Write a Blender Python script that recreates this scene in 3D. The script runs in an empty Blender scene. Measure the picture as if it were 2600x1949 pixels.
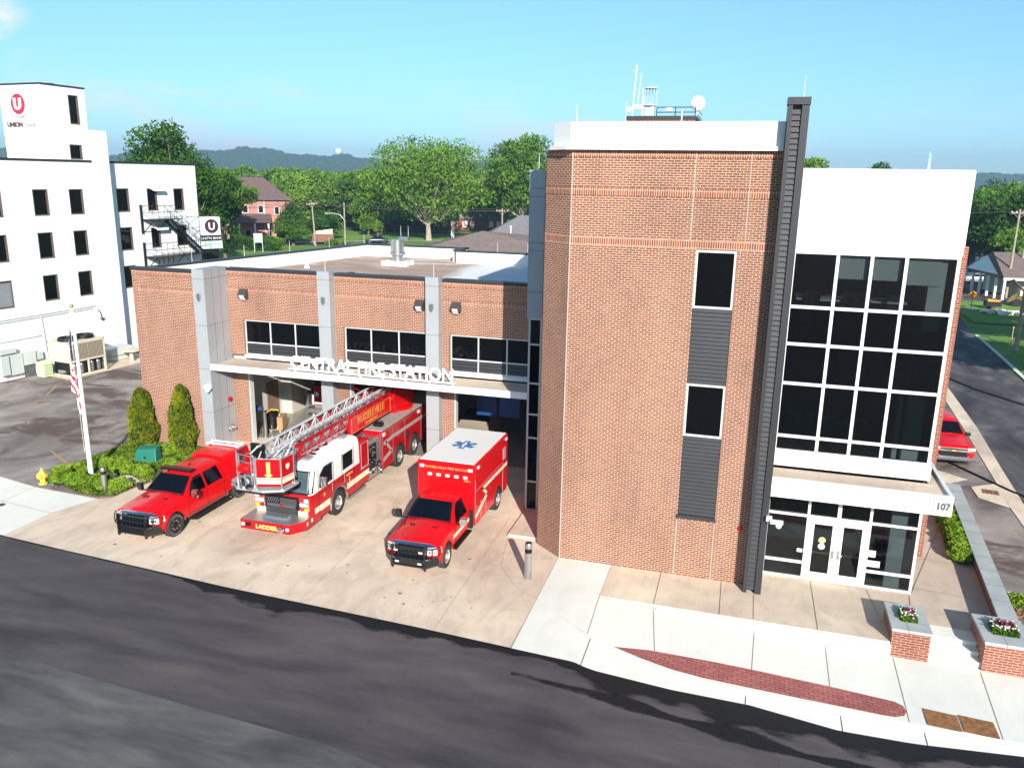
import bpy, bmesh, math, random
import numpy as np
from mathutils import Vector, Matrix
random.seed(7); rng = np.random.default_rng(7)
S = bpy.context.scene; COL = S.collection
R = math.radians; PI = math.pi

# ------------------------------------------------------------------ mesh builder
class MB:
    def __init__(s): s.v = []; s.f = []; s.m = []; s.M = Matrix.Identity(4); s.mi = 0
    def add(s, pts, faces):
        b = len(s.v); s.v += [s.M @ Vector(p) for p in pts]
        for f in faces: s.f.append([b+i for i in f]); s.m.append(s.mi)
        return s
    def poly(s, pts): return s.add(pts, [list(range(len(pts)))])
    def box(s, x0, x1, y0, y1, z0, z1):
        p = [(x, y, z) for z in (z0, z1) for x, y in ((x0, y0), (x1, y0), (x1, y1), (x0, y1))]
        return s.add(p, [(3,2,1,0), (4,5,6,7), (0,1,5,4), (1,2,6,5), (2,3,7,6), (3,0,4,7)])
    def prism(s, poly, axis, a, b):
        f = {'z': lambda p, t: (p[0], p[1], t), 'y': lambda p, t: (p[0], t, p[1]), 'x': lambda p, t: (t, p[0], p[1])}[axis]
        n = len(poly); pts = [f(p, a) for p in poly]+[f(p, b) for p in poly]
        return s.add(pts, [list(range(n))[::-1], list(range(n, 2*n))]+[(i, (i+1) % n, n+(i+1) % n, n+i) for i in range(n)])
    def cyl(s, a, b, r, r2=None, n=12, caps=True):
        a = Vector(a); b = Vector(b); r2 = r if r2 is None else r2
        d = (b-a).normalized(); u = d.orthogonal().normalized(); w = d.cross(u)
        ring = lambda c, q: [c+(u*math.cos(2*PI*i/n)+w*math.sin(2*PI*i/n))*q for i in range(n)]
        fs = [(i, (i+1) % n, n+(i+1) % n, n+i) for i in range(n)]
        if caps: fs += [list(range(n))[::-1], list(range(n, 2*n))]
        return s.add(ring(a, r)+ring(b, r2), fs)
    def tube(s, pts, r, n=6):
        rr = r if isinstance(r, (list, tuple)) else [r]*len(pts)
        P = [Vector(p) for p in pts]; out = []; up = Vector((0, 0, 1))
        for i, p in enumerate(P):
            d = (P[min(i+1, len(P)-1)]-P[max(i-1, 0)]).normalized()
            u = d.cross(up if abs(d.z) < .95 else Vector((1, 0, 0))).normalized(); w = d.cross(u)
            out += [p+(u*math.cos(2*PI*k/n)+w*math.sin(2*PI*k/n))*rr[i] for k in range(n)]
        fs = [(i*n+k, i*n+(k+1) % n, (i+1)*n+(k+1) % n, (i+1)*n+k) for i in range(len(P)-1) for k in range(n)]
        fs += [list(range(n))[::-1], list(range((len(P)-1)*n, len(P)*n))]
        return s.add(out, fs)
    def ball(s, c, r, sc=(1, 1, 1), nu=12, nv=8):
        c = Vector(c); pts = [c+Vector((0, 0, -r*sc[2]))]
        for j in range(1, nv):
            t = -PI/2+PI*j/nv
            for i in range(nu): pts.append(c+Vector((math.cos(t)*math.cos(2*PI*i/nu)*r*sc[0], math.cos(t)*math.sin(2*PI*i/nu)*r*sc[1], math.sin(t)*r*sc[2])))
        pts.append(c+Vector((0, 0, r*sc[2]))); L = len(pts)-1
        fs = [(0, 1+(i+1) % nu, 1+i) for i in range(nu)]
        for j in range(nv-2):
            for i in range(nu): a = 1+j*nu; fs.append((a+i, a+(i+1) % nu, a+nu+(i+1) % nu, a+nu+i))
        a = 1+(nv-2)*nu; fs += [(a+i, a+(i+1) % nu, L) for i in range(nu)]
        return s.add(pts, fs)
    def loft(s, secs):
        n = len(secs[0]); pts = [p for q in secs for p in q]
        fs = [(j*n+i, j*n+(i+1) % n, (j+1)*n+(i+1) % n, (j+1)*n+i) for j in range(len(secs)-1) for i in range(n)]
        fs += [list(range(n))[::-1], list(range((len(secs)-1)*n, len(secs)*n))]
        return s.add(pts, fs)
    def lathe(s, c, prof, n=20, axis='z'):
        c = Vector(c); pts = []
        for r, h in prof:
            for i in range(n):
                a = 2*PI*i/n
                q = {'z': (r*math.cos(a), r*math.sin(a), h), 'x': (h, r*math.cos(a), r*math.sin(a)), 'y': (r*math.cos(a), h, r*math.sin(a))}[axis]
                pts.append(c+Vector(q))
        m = len(prof); fs = [(j*n+i, j*n+(i+1) % n, (j+1)*n+(i+1) % n, (j+1)*n+i) for j in range(m-1) for i in range(n)]
        fs += [list(range(n))[::-1], list(range((m-1)*n, m*n))]
        return s.add(pts, fs)
    def build(s, name, mats, parent=None, smooth=False, bevel=0, solid=True, sharp=40):
        if not isinstance(mats, (list, tuple)): mats = [mats]
        me = bpy.data.meshes.new(name)
        bm = bmesh.new(); vs = [bm.verts.new(v) for v in s.v]
        for f, m in zip(s.f, s.m):
            try: fc = bm.faces.new([vs[i] for i in f]); fc.material_index = m; fc.smooth = smooth
            except ValueError: pass
        bm.normal_update()
        if solid: bmesh.ops.recalc_face_normals(bm, faces=bm.faces)
        uvl = bm.loops.layers.uv.new('uv')
        for f in bm.faces:
            n = f.normal
            if abs(n.z) < .7:
                t = Vector((-n.y, n.x, 0)); t = t.normalized() if t.length > 1e-6 else Vector((1, 0, 0))
                if t.x+t.y*.3 < 0: t = -t
                for l in f.loops: l[uvl].uv = (l.vert.co.dot(t), l.vert.co.z)
            else:
                for l in f.loops: l[uvl].uv = (l.vert.co.x, l.vert.co.y)
        bm.to_mesh(me); bm.free()
        for m in mats: me.materials.append(m)
        o = bpy.data.objects.new(name, me); COL.objects.link(o)
        if parent: o.parent = parent
        if bevel:
            b = o.modifiers.new('b', 'BEVEL'); b.width = bevel; b.segments = 2; b.limit_method = 'ANGLE'; b.angle_limit = R(35)
            b.harden_normals = False
        if smooth:
            try: me.set_sharp_from_angle(angle=R(sharp))
            except Exception: pass
        return o

def pieces(mb, gap=.03):
    """split a builder into one builder per spatially separate piece"""
    par = list(range(len(mb.v)))
    def fd(i):
        while par[i] != i: par[i] = par[par[i]]; i = par[i]
        return i
    for f in mb.f:
        for k in f[1:]: par[fd(k)] = fd(f[0])
    isl = {}
    for k, f in enumerate(mb.f): isl.setdefault(fd(f[0]), []).append(k)
    G = []
    for fs in isl.values():
        P_ = [mb.v[i] for k in fs for i in mb.f[k]]
        lo = [min(p[i] for p in P_)-gap for i in range(3)]; hi = [max(p[i] for p in P_)+gap for i in range(3)]
        G.append([lo, hi, fs])
    ch = True
    while ch:
        ch = False
        for i in range(len(G)):
            for j in range(i+1, len(G)):
                if all(G[i][0][k] <= G[j][1][k] and G[j][0][k] <= G[i][1][k] for k in range(3)):
                    G[i] = [[min(a, b) for a, b in zip(G[i][0], G[j][0])], [max(a, b) for a, b in zip(G[i][1], G[j][1])], G[i][2]+G[j][2]]; G.pop(j); ch = True; break
            if ch: break
    out = []
    for _, _, fs in G:
        q = MB(); mp = {}
        for k in fs:
            for i in mb.f[k]:
                if i not in mp: mp[i] = len(q.v); q.v.append(mb.v[i])
            q.f.append([mp[i] for i in mb.f[k]]); q.m.append(mb.m[k])
        out.append(q)
    return out
def thing(name, label, cat, loc=(0, 0, 0), rz=0, group=None):
    o = bpy.data.objects.new(name, None); COL.objects.link(o); o.location = loc; o.rotation_euler = (0, 0, rz)
    o.empty_display_size = .2
    o['label'] = label; o['category'] = cat
    if group: o['group'] = group
    return o
def tag(o, label, cat, group=None, kind=None):
    o['label'] = label; o['category'] = cat
    if group: o['group'] = group
    if kind: o['kind'] = kind
    return o
def struct(o): o['kind'] = 'structure'; return o
def lab(o, l): o['label'] = l; return o
def copytree(o, loc, rz=None, label=None, scale=None, parent=None):
    c = o.copy(); COL.objects.link(c)
    if parent: c.parent = parent
    else:
        c.location = loc
        if rz is not None: c.rotation_euler = (0, 0, rz)
        if scale is not None: c.scale = scale if isinstance(scale, (tuple, list)) else (scale,)*3
        if label: c['label'] = label
    for ch in KIDS.get(o.name, [k for k in o.children]): copytree(ch, None, parent=c)
    return c
KIDS = {}
def cut(o, cutter, mats, wells=()):
    """boolean-subtract a cutter mesh and keep the result as plain mesh"""
    c = cutter.build('cutter', mats, o.parent)
    m = o.modifiers.new('c', 'BOOLEAN'); m.operation = 'DIFFERENCE'; m.object = c; m.solver = 'EXACT'
    try: m.material_mode = 'TRANSFER'
    except Exception: pass
    bpy.context.view_layer.update(); dg = bpy.context.evaluated_depsgraph_get()
    me = bpy.data.meshes.new_from_object(o.evaluated_get(dg)); o.modifiers.remove(m)
    o.data = me; bpy.data.objects.remove(c)
    for p in me.polygons:
        p.material_index = 0
        for (y, z, r) in wells:
            dd = max(math.hypot(me.vertices[v].co.y-y, me.vertices[v].co.z-z) for v in p.vertices)
            if dd <= r*1.003: p.material_index = 1
    return o
def text(name, s, size, mat, parent, M, ext=.004, off=0., align='CENTER', sx=1., spacing=1., split=None):
    cu = bpy.data.curves.new(name, 'FONT'); cu.body = s; cu.size = size; cu.extrude = ext; cu.offset = off
    cu.align_x = align; cu.space_character = spacing; cu.resolution_u = 3
    t = bpy.data.objects.new(name, cu); COL.objects.link(t)
    dg = bpy.context.evaluated_depsgraph_get(); dg.update()
    me = bpy.data.meshes.new_from_object(t.evaluated_get(dg)); bpy.data.objects.remove(t)
    me.transform(M @ Matrix.Scale(sx, 4, (1, 0, 0))); me.materials.clear(); me.materials.append(mat)
    o = bpy.data.objects.new(name, me); COL.objects.link(o); o.parent = parent
    return o
def TM(loc, xdir, ydir):
    """matrix with text x along xdir, text up along ydir"""
    x = Vector(xdir).normalized(); y = Vector(ydir).normalized(); z = x.cross(y)
    return Matrix(((x.x, y.x, z.x, loc[0]), (x.y, y.y, z.y, loc[1]), (x.z, y.z, z.z, loc[2]), (0, 0, 0, 1)))

# ------------------------------------------------------------------ materials
def newmat(name):
    m = bpy.data.materials.new(name); m.use_nodes = True; nt = m.node_tree
    return m, nt, nt.nodes['Principled BSDF']
def N(nt, t, **k):
    n = nt.nodes.new(t)
    for a, b in k.items():
        if a.startswith('i_'): n.inputs[a[2:].replace('_', ' ')].default_value = b
        else: setattr(n, a, b)
    return n
def c4(c): return (c[0], c[1], c[2], 1)
def ramp(nt, fac, stops):
    r = nt.nodes.new('ShaderNodeValToRGB'); e = r.color_ramp.elements
    while len(e) < len(stops): e.new(.5)
    for k, (p, c) in enumerate(stops): e[k].position = p; e[k].color = c4(c) if isinstance(c, tuple) else (c, c, c, 1)
    nt.links.new(fac, r.inputs[0]); return r.outputs[0]
def mixc(nt, fac, a, b, mode='MIX'):
    m = nt.nodes.new('ShaderNodeMix'); m.data_type = 'RGBA'; m.blend_type = mode
    for i, x in ((0, fac), (6, a), (7, b)):
        if hasattr(x, 'links'): nt.links.new(x, m.inputs[i])
        else: m.inputs[i].default_value = x if i == 0 else c4(x)
    return m.outputs[2]
def noise(nt, vec, scale, detail=4, rough=.55, dist=0.):
    n = N(nt, 'ShaderNodeTexNoise'); n.inputs['Scale'].default_value = scale; n.inputs['Detail'].default_value = detail
    n.inputs['Roughness'].default_value = rough; n.inputs['Distortion'].default_value = dist
    if vec is not None: nt.links.new(vec, n.inputs['Vector'])
    return n.outputs[0]
def pos(nt, sc=(1, 1, 1)):
    g = N(nt, 'ShaderNodeNewGeometry'); m = N(nt, 'ShaderNodeMapping'); m.inputs['Scale'].default_value = sc
    nt.links.new(g.outputs['Position'], m.inputs['Vector']); return m.outputs[0]
def bump(nt, p, h, st, dist=.02):
    b = N(nt, 'ShaderNodeBump'); b.inputs['Strength'].default_value = st; b.inputs['Distance'].default_value = dist
    nt.links.new(h, b.inputs['Height']); nt.links.new(b.outputs[0], p.inputs['Normal'])
def M_(name, col, rough=.6, metal=0., var=.12, vs=1.5, bs=0., bsc=40, coat=0., spec=None):
    m, nt, p = newmat(name); p.inputs['Roughness'].default_value = rough; p.inputs['Metallic'].default_value = metal
    if coat: p.inputs['Coat Weight'].default_value = coat; p.inputs['Coat Roughness'].default_value = .04
    if spec is not None: p.inputs['Specular IOR Level'].default_value = spec
    if var:
        n = noise(nt, pos(nt), vs, 5)
        d = tuple(c*(1-var) for c in col); l = tuple(min(1, c*(1+var)) for c in col)
        nt.links.new(ramp(nt, n, [(.3, d), (.7, l)]), p.inputs['Base Color'])
    else: p.inputs['Base Color'].default_value = c4(col)
    if bs: bump(nt, p, noise(nt, pos(nt), bsc, 3), bs)
    return m
def uvn(nt, sc=(1, 1, 1), rot=0):
    u = N(nt, 'ShaderNodeUVMap'); m = N(nt, 'ShaderNodeMapping'); m.inputs['Scale'].default_value = sc; m.inputs['Rotation'].default_value = (0, 0, rot)
    nt.links.new(u.outputs[0], m.inputs['Vector']); return m.outputs[0]
def brickmat(name, w, h, c1, c2, mortar, soldier=False, ms=.012, offset=.5, rough=.8):
    m, nt, p = newmat(name); p.inputs['Roughness'].default_value = rough; v = uvn(nt)
    b = N(nt, 'ShaderNodeTexBrick'); nt.links.new(v, b.inputs['Vector'])
    b.offset = 0. if soldier else offset; b.squash = 1
    b.inputs['Scale'].default_value = 1; b.inputs['Brick Width'].default_value = w; b.inputs['Row Height'].default_value = h
    b.inputs['Mortar Size'].default_value = ms; b.inputs['Mortar Smooth'].default_value = .15; b.inputs['Bias'].default_value = 0
    b.inputs['Color1'].default_value = c4(c1); b.inputs['Color2'].default_value = c4(c2); b.inputs['Mortar'].default_value = c4(mortar)
    n = noise(nt, pos(nt, (1, 1, .35)), .6, 7, .65); t = ramp(nt, n, [(.28, .74), (.5, .98), (.72, 1.14)])
    n2 = noise(nt, pos(nt), 14, 3); t2 = ramp(nt, n2, [(.3, .85), (.7, 1.12)])
    c = mixc(nt, 1., mixc(nt, 1., b.outputs[0], t, 'MULTIPLY'), t2, 'MULTIPLY')
    nt.links.new(c, p.inputs['Base Color'])
    iv = N(nt, 'ShaderNodeMath', operation='SUBTRACT'); iv.inputs[0].default_value = 1; nt.links.new(b.outputs[1], iv.inputs[1])
    bump(nt, p, iv.outputs[0], .5, .008)
    return m
BR1, BR2, MORT = (.240, .090, .052), (.160, .060, .038), (.68, .47, .35)
m_brick = brickmat('brick', .213, .0745, BR1, BR2, MORT, ms=.0088)
m_soldier = brickmat('brick soldier course', .0745, .22, (.34, .10, .035), (.15, .06, .05), MORT, True, ms=.009)
m_paver = brickmat('red pavers', .26, .13, (.46, .16, .14), (.38, .11, .10), (.10, .03, .03), ms=.009)
m_planter = brickmat('planter brick', .26, .085, (.26, .075, .045), (.20, .055, .032), (.55, .33, .26), ms=.010)
m_hbrick = brickmat('house brick', .3, .1, (.36, .10, .06), (.28, .08, .05), (.30, .16, .12), ms=.01)
m_white = M_('white stucco', (.82, .82, .82), .8, var=.03, vs=.6)
m_wpanel = M_('white metal panel', (.78, .79, .80), .35, var=.02, vs=.5)
m_gpanel = M_('grey metal panel', (.40, .42, .45), .45, .25, var=.05, vs=.7)
m_alum = M_('aluminium frame', (.70, .72, .73), .35, .2, var=0)
m_dark = M_('dark bronze metal', (.043, .042, .047), .45, .3, var=.06)
m_black = M_('black plastic', (.009, .009, .010), .45, var=0, spec=.3)
m_rubber = M_('tyre rubber', (.028, .026, .025), .8, var=.1, vs=6)
m_chrome = M_('chrome', (.75, .75, .77), .12, 1., var=0)
m_steel = M_('brushed steel', (.52, .52, .53), .3, .9, var=.05, vs=3)
m_alu_diamond = M_('tread plate', (.50, .51, .53), .3, .8, var=.15, vs=14, bs=.3, bsc=60)
m_lgrey = M_('ladder grey metal', (.42, .44, .47), .35, .6, var=.05)
m_cream = M_('cream equipment paint', (.62, .56, .42), .6, var=.08)
m_egrey = M_('electrical box grey', (.50, .55, .55), .5, var=.04)
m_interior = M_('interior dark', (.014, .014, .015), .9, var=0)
m_inlight = M_('interior wall paint', (.55, .53, .47), .85, var=.03)
m_infloor = M_('garage floor', (.30, .28, .25), .3, var=.15, vs=.6)
m_rim = M_('polished wheel', (.86, .86, .87), .28, .75, var=0)
m_blind = M_('roller blind', (.62, .66, .65), .9, var=.02)
m_dpipe = M_('dark pipe', (.08, .07, .07), .5, var=0)
m_wood = M_('pole wood', (.36, .29, .22), .9, var=.2, vs=3)
m_roofmaroon = M_('maroon shingles', (.13, .085, .085), .9, var=.15, vs=2)
m_roofgrey = M_('grey shingles', (.19, .18, .19), .9, var=.12, vs=2)
m_roofbrown = M_('brown shingles', (.17, .13, .12), .9, var=.15, vs=1.5)
m_stonecap = M_('cast stone cap', (.40, .43, .43), .7, var=.12, vs=1.2)
m_membrane = None
def car_paint(name, col):
    m, nt, p = newmat(name); p.inputs['Base Color'].default_value = c4(col); p.inputs['Roughness'].default_value = .32
    p.inputs['Coat Weight'].default_value = .5; p.inputs['Coat Roughness'].default_value = .05; p.inputs['Specular IOR Level'].default_value = .15
    bump(nt, p, noise(nt, pos(nt), 3., 2), .03, .01)
    return m
m_red = car_paint('fire red paint', (.66, .003, .006))
m_red2 = car_paint('deep red paint', (.44, .004, .008))
m_wpaint = car_paint('white paint', (.80, .80, .79))
m_gold = M_('gold lettering', (.80, .50, .16), .4, var=0)
m_creamstripe = M_('cream stripe', (.82, .74, .55), .45, var=0)
m_silvstripe = M_('silver stripe', (.50, .47, .48), .4, .3, var=0)
m_lens = M_('clear lamp lens', (.85, .86, .88), .08, .3, var=0)
m_redlens = M_('red lamp lens', (.45, .01, .015), .15, var=0)
m_amber = M_('amber lamp lens', (.85, .45, .02), .15, var=0)
m_blue = M_('blue decal', (.03, .16, .42), .4, var=0)
m_yellow = M_('hydrant yellow', (.72, .52, .07), .5, var=.06, vs=6)
m_green = M_('green cabinet', (.012, .16, .12), .45, var=.05)
m_seat = M_('seat grey', (.16, .18, .20), .8, var=0)
m_label = M_('white card', (.75, .75, .75), .6, var=0)
def glassmat(name, tint, refl_rough=.02, trans=.8, base=(.01, .012, .014), ior=1.5):
    m, nt, p = newmat(name); nt.nodes.remove(p); out = nt.nodes['Material Output']
    tr = N(nt, 'ShaderNodeBsdfTransparent'); tr.inputs[0].default_value = c4(tint)
    di = N(nt, 'ShaderNodeBsdfDiffuse'); di.inputs[0].default_value = c4(base)
    gl = N(nt, 'ShaderNodeBsdfGlossy'); gl.inputs['Roughness'].default_value = refl_rough
    fr = N(nt, 'ShaderNodeFresnel'); fr.inputs[0].default_value = ior
    a = N(nt, 'ShaderNodeMixShader'); a.inputs[0].default_value = 1-trans
    nt.links.new(tr.outputs[0], a.inputs[1]); nt.links.new(di.outputs[0], a.inputs[2])
    b = N(nt, 'ShaderNodeMixShader'); nt.links.new(fr.outputs[0], b.inputs[0]); nt.links.new(a.outputs[0], b.inputs[1]); nt.links.new(gl.outputs[0], b.inputs[2])
    nt.links.new(b.outputs[0], out.inputs[0]); return m
m_glass = glassmat('tinted window glass', (.56, .60, .61), trans=.97)
m_glassd = glassmat('dark window glass', (.16, .17, .17), trans=.8, ior=1.38)
m_wind = glassmat('windscreen glass', (.62, .70, .74), trans=.9, base=(.03, .05, .06), ior=1.7)
m_windd = glassmat('privacy glass', (.20, .24, .32), trans=.8, base=(.006, .010, .02), ior=1.75)
# ground materials
def concrete(name, a, b, c, rough=.85, stain=.35):
    m, nt, p = newmat(name); p.inputs['Roughness'].default_value = rough
    n1 = noise(nt, pos(nt, (.35, .5, 1)), .55, 6, .6, .6); n2 = noise(nt, pos(nt), 9, 6, .7)
    n3 = noise(nt, pos(nt, (1, .6, 1)), .13, 5, .55, 1.)
    c0 = ramp(nt, n1, [(.33, a), (.52, b), (.7, c)])
    c1 = mixc(nt, .35, c0, ramp(nt, n3, [(.4, a), (.6, c)]))
    c2 = mixc(nt, 1., c1, ramp(nt, n2, [(.25, 1-.25*stain), (.7, 1+.12*stain)]), 'MULTIPLY')
    n5 = noise(nt, pos(nt, (1, .45, 1)), 1.0, 6, .6, 1.6); c2 = mixc(nt, 1., c2, ramp(nt, n5, [(.36, 1-.42*stain), (.5, 1.), (.68, 1+.16*stain)]), 'MULTIPLY')
    sp = noise(nt, pos(nt), 2.2, 9, .75); c3 = mixc(nt, ramp(nt, sp, [(.62, 0.), (.70, .28)]), c2, tuple(x*.5 for x in a))
    nt.links.new(c3, p.inputs['Base Color']); bump(nt, p, n2, .15, .01)
    return m
m_apron = concrete('tan apron concrete', (.58, .46, .365), (.74, .60, .46), (.88, .76, .59), stain=.34)
m_walk = concrete('pale sidewalk concrete', (.72, .73, .67), (.80, .80, .74), (.86, .85, .77), stain=.1)
m_terr = concrete('terrace concrete', (.48, .38, .31), (.64, .52, .42), (.84, .74, .55), stain=.32)
m_joint = M_('joint', (.10, .085, .075), .9, var=.1)
def asphaltm(name, a, b, c, fine=.5, stretch=(.25, 1, 1), sc=.5, patch=None):
    m, nt, p = newmat(name); p.inputs['Roughness'].default_value = .85; p.inputs['Specular IOR Level'].default_value = .25
    n1 = noise(nt, pos(nt, stretch), sc, 6, .6, .8); n2 = noise(nt, pos(nt), 45, 4, .75); n3 = noise(nt, pos(nt, stretch), sc*3.3, 5, .6)
    c0 = ramp(nt, n1, [(.34, a), (.5, b), (.68, c)])
    c1 = mixc(nt, 1., c0, ramp(nt, n3, [(.3, .8), (.7, 1.18)]), 'MULTIPLY')
    c2 = mixc(nt, 1., c1, ramp(nt, n2, [(.3, 1-.45*fine), (.7, 1+.5*fine)]), 'MULTIPLY')
    if patch:
        n4 = noise(nt, pos(nt, (.6, 1, 1)), .28, 8, .65, .5)
        c2 = mixc(nt, ramp(nt, n4, [(.52, 0.), (.58, .85)]), c2, patch)
    nt.links.new(c2, p.inputs['Base Color']); bump(nt, p, n2, .35, .01)
    return m
m_road = asphaltm('street asphalt', (.055, .050, .056), (.085, .077, .082), (.115, .10, .10))
m_oldroad = asphaltm('old street asphalt', (.075, .074, .078), (.11, .108, .11), (.15, .145, .14), fine=.8, sc=.9)
m_lot = asphaltm('worn lot asphalt', (.15, .125, .115), (.27, .24, .22), (.38, .34, .31), stretch=(1, .6, 1), sc=.35, patch=(.105, .07, .056))
m_sroad = asphaltm('side street asphalt', (.05, .045, .048), (.095, .09, .093), (.20, .19, .19), stretch=(1, .5, 1), sc=.3)
m_tar = asphaltm('black tar edge', (.008, .008, .01), (.013, .012, .014), (.02, .018, .02), fine=.6)
def grassm(name, a, b, c):
    m, nt, p = newmat(name); p.inputs['Roughness'].default_value = .9
    n1 = noise(nt, pos(nt), .12, 6, .6); n2 = noise(nt, pos(nt), 6, 4, .7)
    c0 = ramp(nt, n1, [(.35, a), (.5, b), (.65, c)]); c1 = mixc(nt, 1., c0, ramp(nt, n2, [(.3, .65), (.7, 1.35)]), 'MULTIPLY')
    nt.links.new(c1, p.inputs['Base Color']); bump(nt, p, n2, .6, .05); return m
m_grass = grassm('lawn', (.08, .19, .022), (.13, .27, .03), (.20, .33, .05))
m_earth = M_('bare earth', (.16, .10, .07), .95, var=.35, vs=4, bs=.5, bsc=20)
def leafm(name, a, b, c, sc=.35, tr=.35):
    m, nt, p = newmat(name); nt.nodes.remove(p); out = nt.nodes['Material Output']
    n1 = noise(nt, pos(nt), sc, 4, .6); n2 = noise(nt, pos(nt), sc*9, 2, .6); oi = N(nt, 'ShaderNodeObjectInfo')
    mm = N(nt, 'ShaderNodeMath', operation='MULTIPLY_ADD'); nt.links.new(n2, mm.inputs[0]); mm.inputs[1].default_value = .5
    nt.links.new(n1, mm.inputs[2]); rr = N(nt, 'ShaderNodeMath', operation='MULTIPLY_ADD'); nt.links.new(oi.outputs['Random'], rr.inputs[0]); rr.inputs[1].default_value = .12; rr.inputs[2].default_value = -.31
    ad = N(nt, 'ShaderNodeMath', operation='ADD'); nt.links.new(mm.outputs[0], ad.inputs[0]); nt.links.new(rr.outputs[0], ad.inputs[1])
    c0 = ramp(nt, ad.outputs[0], [(.32, a), (.5, b), (.68, c)])
    d = N(nt, 'ShaderNodeBsdfDiffuse'); t = N(nt, 'ShaderNodeBsdfTranslucent'); x = N(nt, 'ShaderNodeMixShader'); x.inputs[0].default_value = tr
    nt.links.new(c0, d.inputs[0]); nt.links.new(c0, t.inputs[0]); nt.links.new(d.outputs[0], x.inputs[1]); nt.links.new(t.outputs[0], x.inputs[2])
    nt.links.new(x.outputs[0], out.inputs[0]); return m
m_leaf = leafm('oak leaves', (.05, .13, .015), (.13, .26, .03), (.26, .40, .05))
m_leafy = leafm('light leaves', (.07, .16, .018), (.15, .28, .03), (.27, .39, .055))
m_leafd = leafm('dark leaves', (.02, .065, .010), (.05, .13, .018), (.11, .215, .03))
m_pinel = leafm('pine needles', (.045, .12, .015), (.12, .23, .025), (.22, .34, .035))
m_arb = leafm('arborvitae leaves', (.07, .11, .008), (.18, .22, .012), (.33, .32, .018), sc=1.6, tr=.25)
m_box = leafm('boxwood leaves', (.09, .17, .012), (.22, .36, .03), (.36, .50, .05), sc=3., tr=.3)
m_cover = leafm('ground cover leaves', (.04, .10, .010), (.13, .22, .022), (.30, .38, .06), sc=1.6, tr=.3)
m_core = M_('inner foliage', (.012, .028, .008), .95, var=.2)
m_bark = M_('bark', (.17, .13, .10), .95, var=.25, vs=3, bs=.5, bsc=10)
m_barkp = M_('pine bark', (.30, .20, .16), .95, var=.2, vs=3)

def leafcloud(name, C, size, mats, parent=None, flat=0., matidx=None, up=0.):
    """one mesh of leaf-shaped quads at centres C (n,3)"""
    n = len(C); s = size*(.6+.8*rng.random(n))[:, None]
    a = rng.normal(size=(n, 3)); a[:, 2] *= (1-flat); a /= np.linalg.norm(a, axis=1)[:, None]
    b = rng.normal(size=(n, 3)); b -= (b*a).sum(1)[:, None]*a; b[:, 2] *= (1-flat); b /= np.linalg.norm(b, axis=1)[:, None]
    V = np.empty((n, 4, 3)); V[:, 0] = C-a*s; V[:, 1] = C-b*s*.55; V[:, 2] = C+a*s; V[:, 3] = C+b*s*.55
    me = bpy.data.meshes.new(name); me.vertices.add(4*n); me.vertices.foreach_set('co', V.reshape(-1).astype('f'))
    me.loops.add(4*n); me.loops.foreach_set('vertex_index', np.arange(4*n, dtype='i'))
    me.polygons.add(n); me.polygons.foreach_set('loop_start', (np.arange(n)*4).astype('i'))
    me.update(calc_edges=True)
    for m in (mats if isinstance(mats, (list, tuple)) else [mats]): me.materials.append(m)
    o = bpy.data.objects.new(name, me); COL.objects.link(o)
    if parent: o.parent = parent
    return o
# ------------------------------------------------------------------ ground and street
def lerp(x, P):
    if x <= P[0][0]: return P[0][1]
    for (a, b), (c, d) in zip(P, P[1:]):
        if x <= c: return b+(d-b)*(x-a)/(c-a)
    return P[-1][1]
ZW = [(-4, 0), (5, -.45), (9, -.5), (60, -1.2)]
ZR = [(-7, -.03), (-4, -.04), (1, -.40), (5, -.60), (9, -.66), (60, -1.4)]
EDGE = [(-90, 26.4), (-26.6, 22.02), (-23.3, 21.75), (-19.6, 21.48), (-16.1, 21.2), (-9, 20.85), (-5.6, 20.62), (-3.9, 20.52), (-3.4, 20.36), (-1.1, 20.35), (1, 20.53), (3.3, 20.3), (5.4, 20.5), (7.8, 20.84), (12, 21.1), (60, 23)]
def ground():
    mb = MB(); xs = [-6000, -400, -60, 60, 400, 6000]; ys = [-6000, -200, 24.0, 25.8, 45, 400, 6000]
    hz = lambda x, y: -1.6 if y < 25 else -.06
    P = [(x, y, hz(x, y)) for y in ys for x in xs]; nx = len(xs)
    mb.add(P, [(j*nx+i, j*nx+i+1, (j+1)*nx+i+1, (j+1)*nx+i) for j in range(len(ys)-1) for i in range(nx-1)])
    struct(mb.build('ground', m_grass, solid=False))
ground()
def strip(mb, xs, f0, z0, f1, z1):
    for a, b in zip(xs, xs[1:]): mb.poly([(a, f0(a), z0(a)), (b, f0(b), z0(b)), (b, f1(b), z1(b)), (a, f1(a), z1(a))])
xs = sorted({x for x, _ in EDGE} | {-7, -4, 5, 9, -50, -35, 25, 40})
e = lambda x: lerp(x, EDGE); zr = lambda x: lerp(x, ZR); zw = lambda x: lerp(x, ZW)
SEAM = [(-90, 20), (-20, 15.95), (-12.1, 15.6), (-8, 14.9), (60, 12)]
mb = MB(); strip(mb, xs, lambda x: lerp(x, SEAM)-.2, zr, e, zr); struct(mb.build('street', m_road, solid=False))
mb = MB(); strip(mb, xs, lambda x: -14, lambda x: zr(x)+.006, lambda x: lerp(x, SEAM)+.12*math.sin(x*1.3)+.06*math.sin(x*4.1), lambda x: zr(x)+.006); struct(mb.build('street_old_lane', m_oldroad, solid=False))
mb = MB(); strip(mb, xs, lambda x: -160, lambda x: zr(x)+.02, lambda x: -14, lambda x: zr(x)+.02); struct(mb.build('unseen_dark_ground', m_road, solid=False))  # unseen dark ground, added so the glazing reflects dark asphalt instead of lit grass
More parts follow.
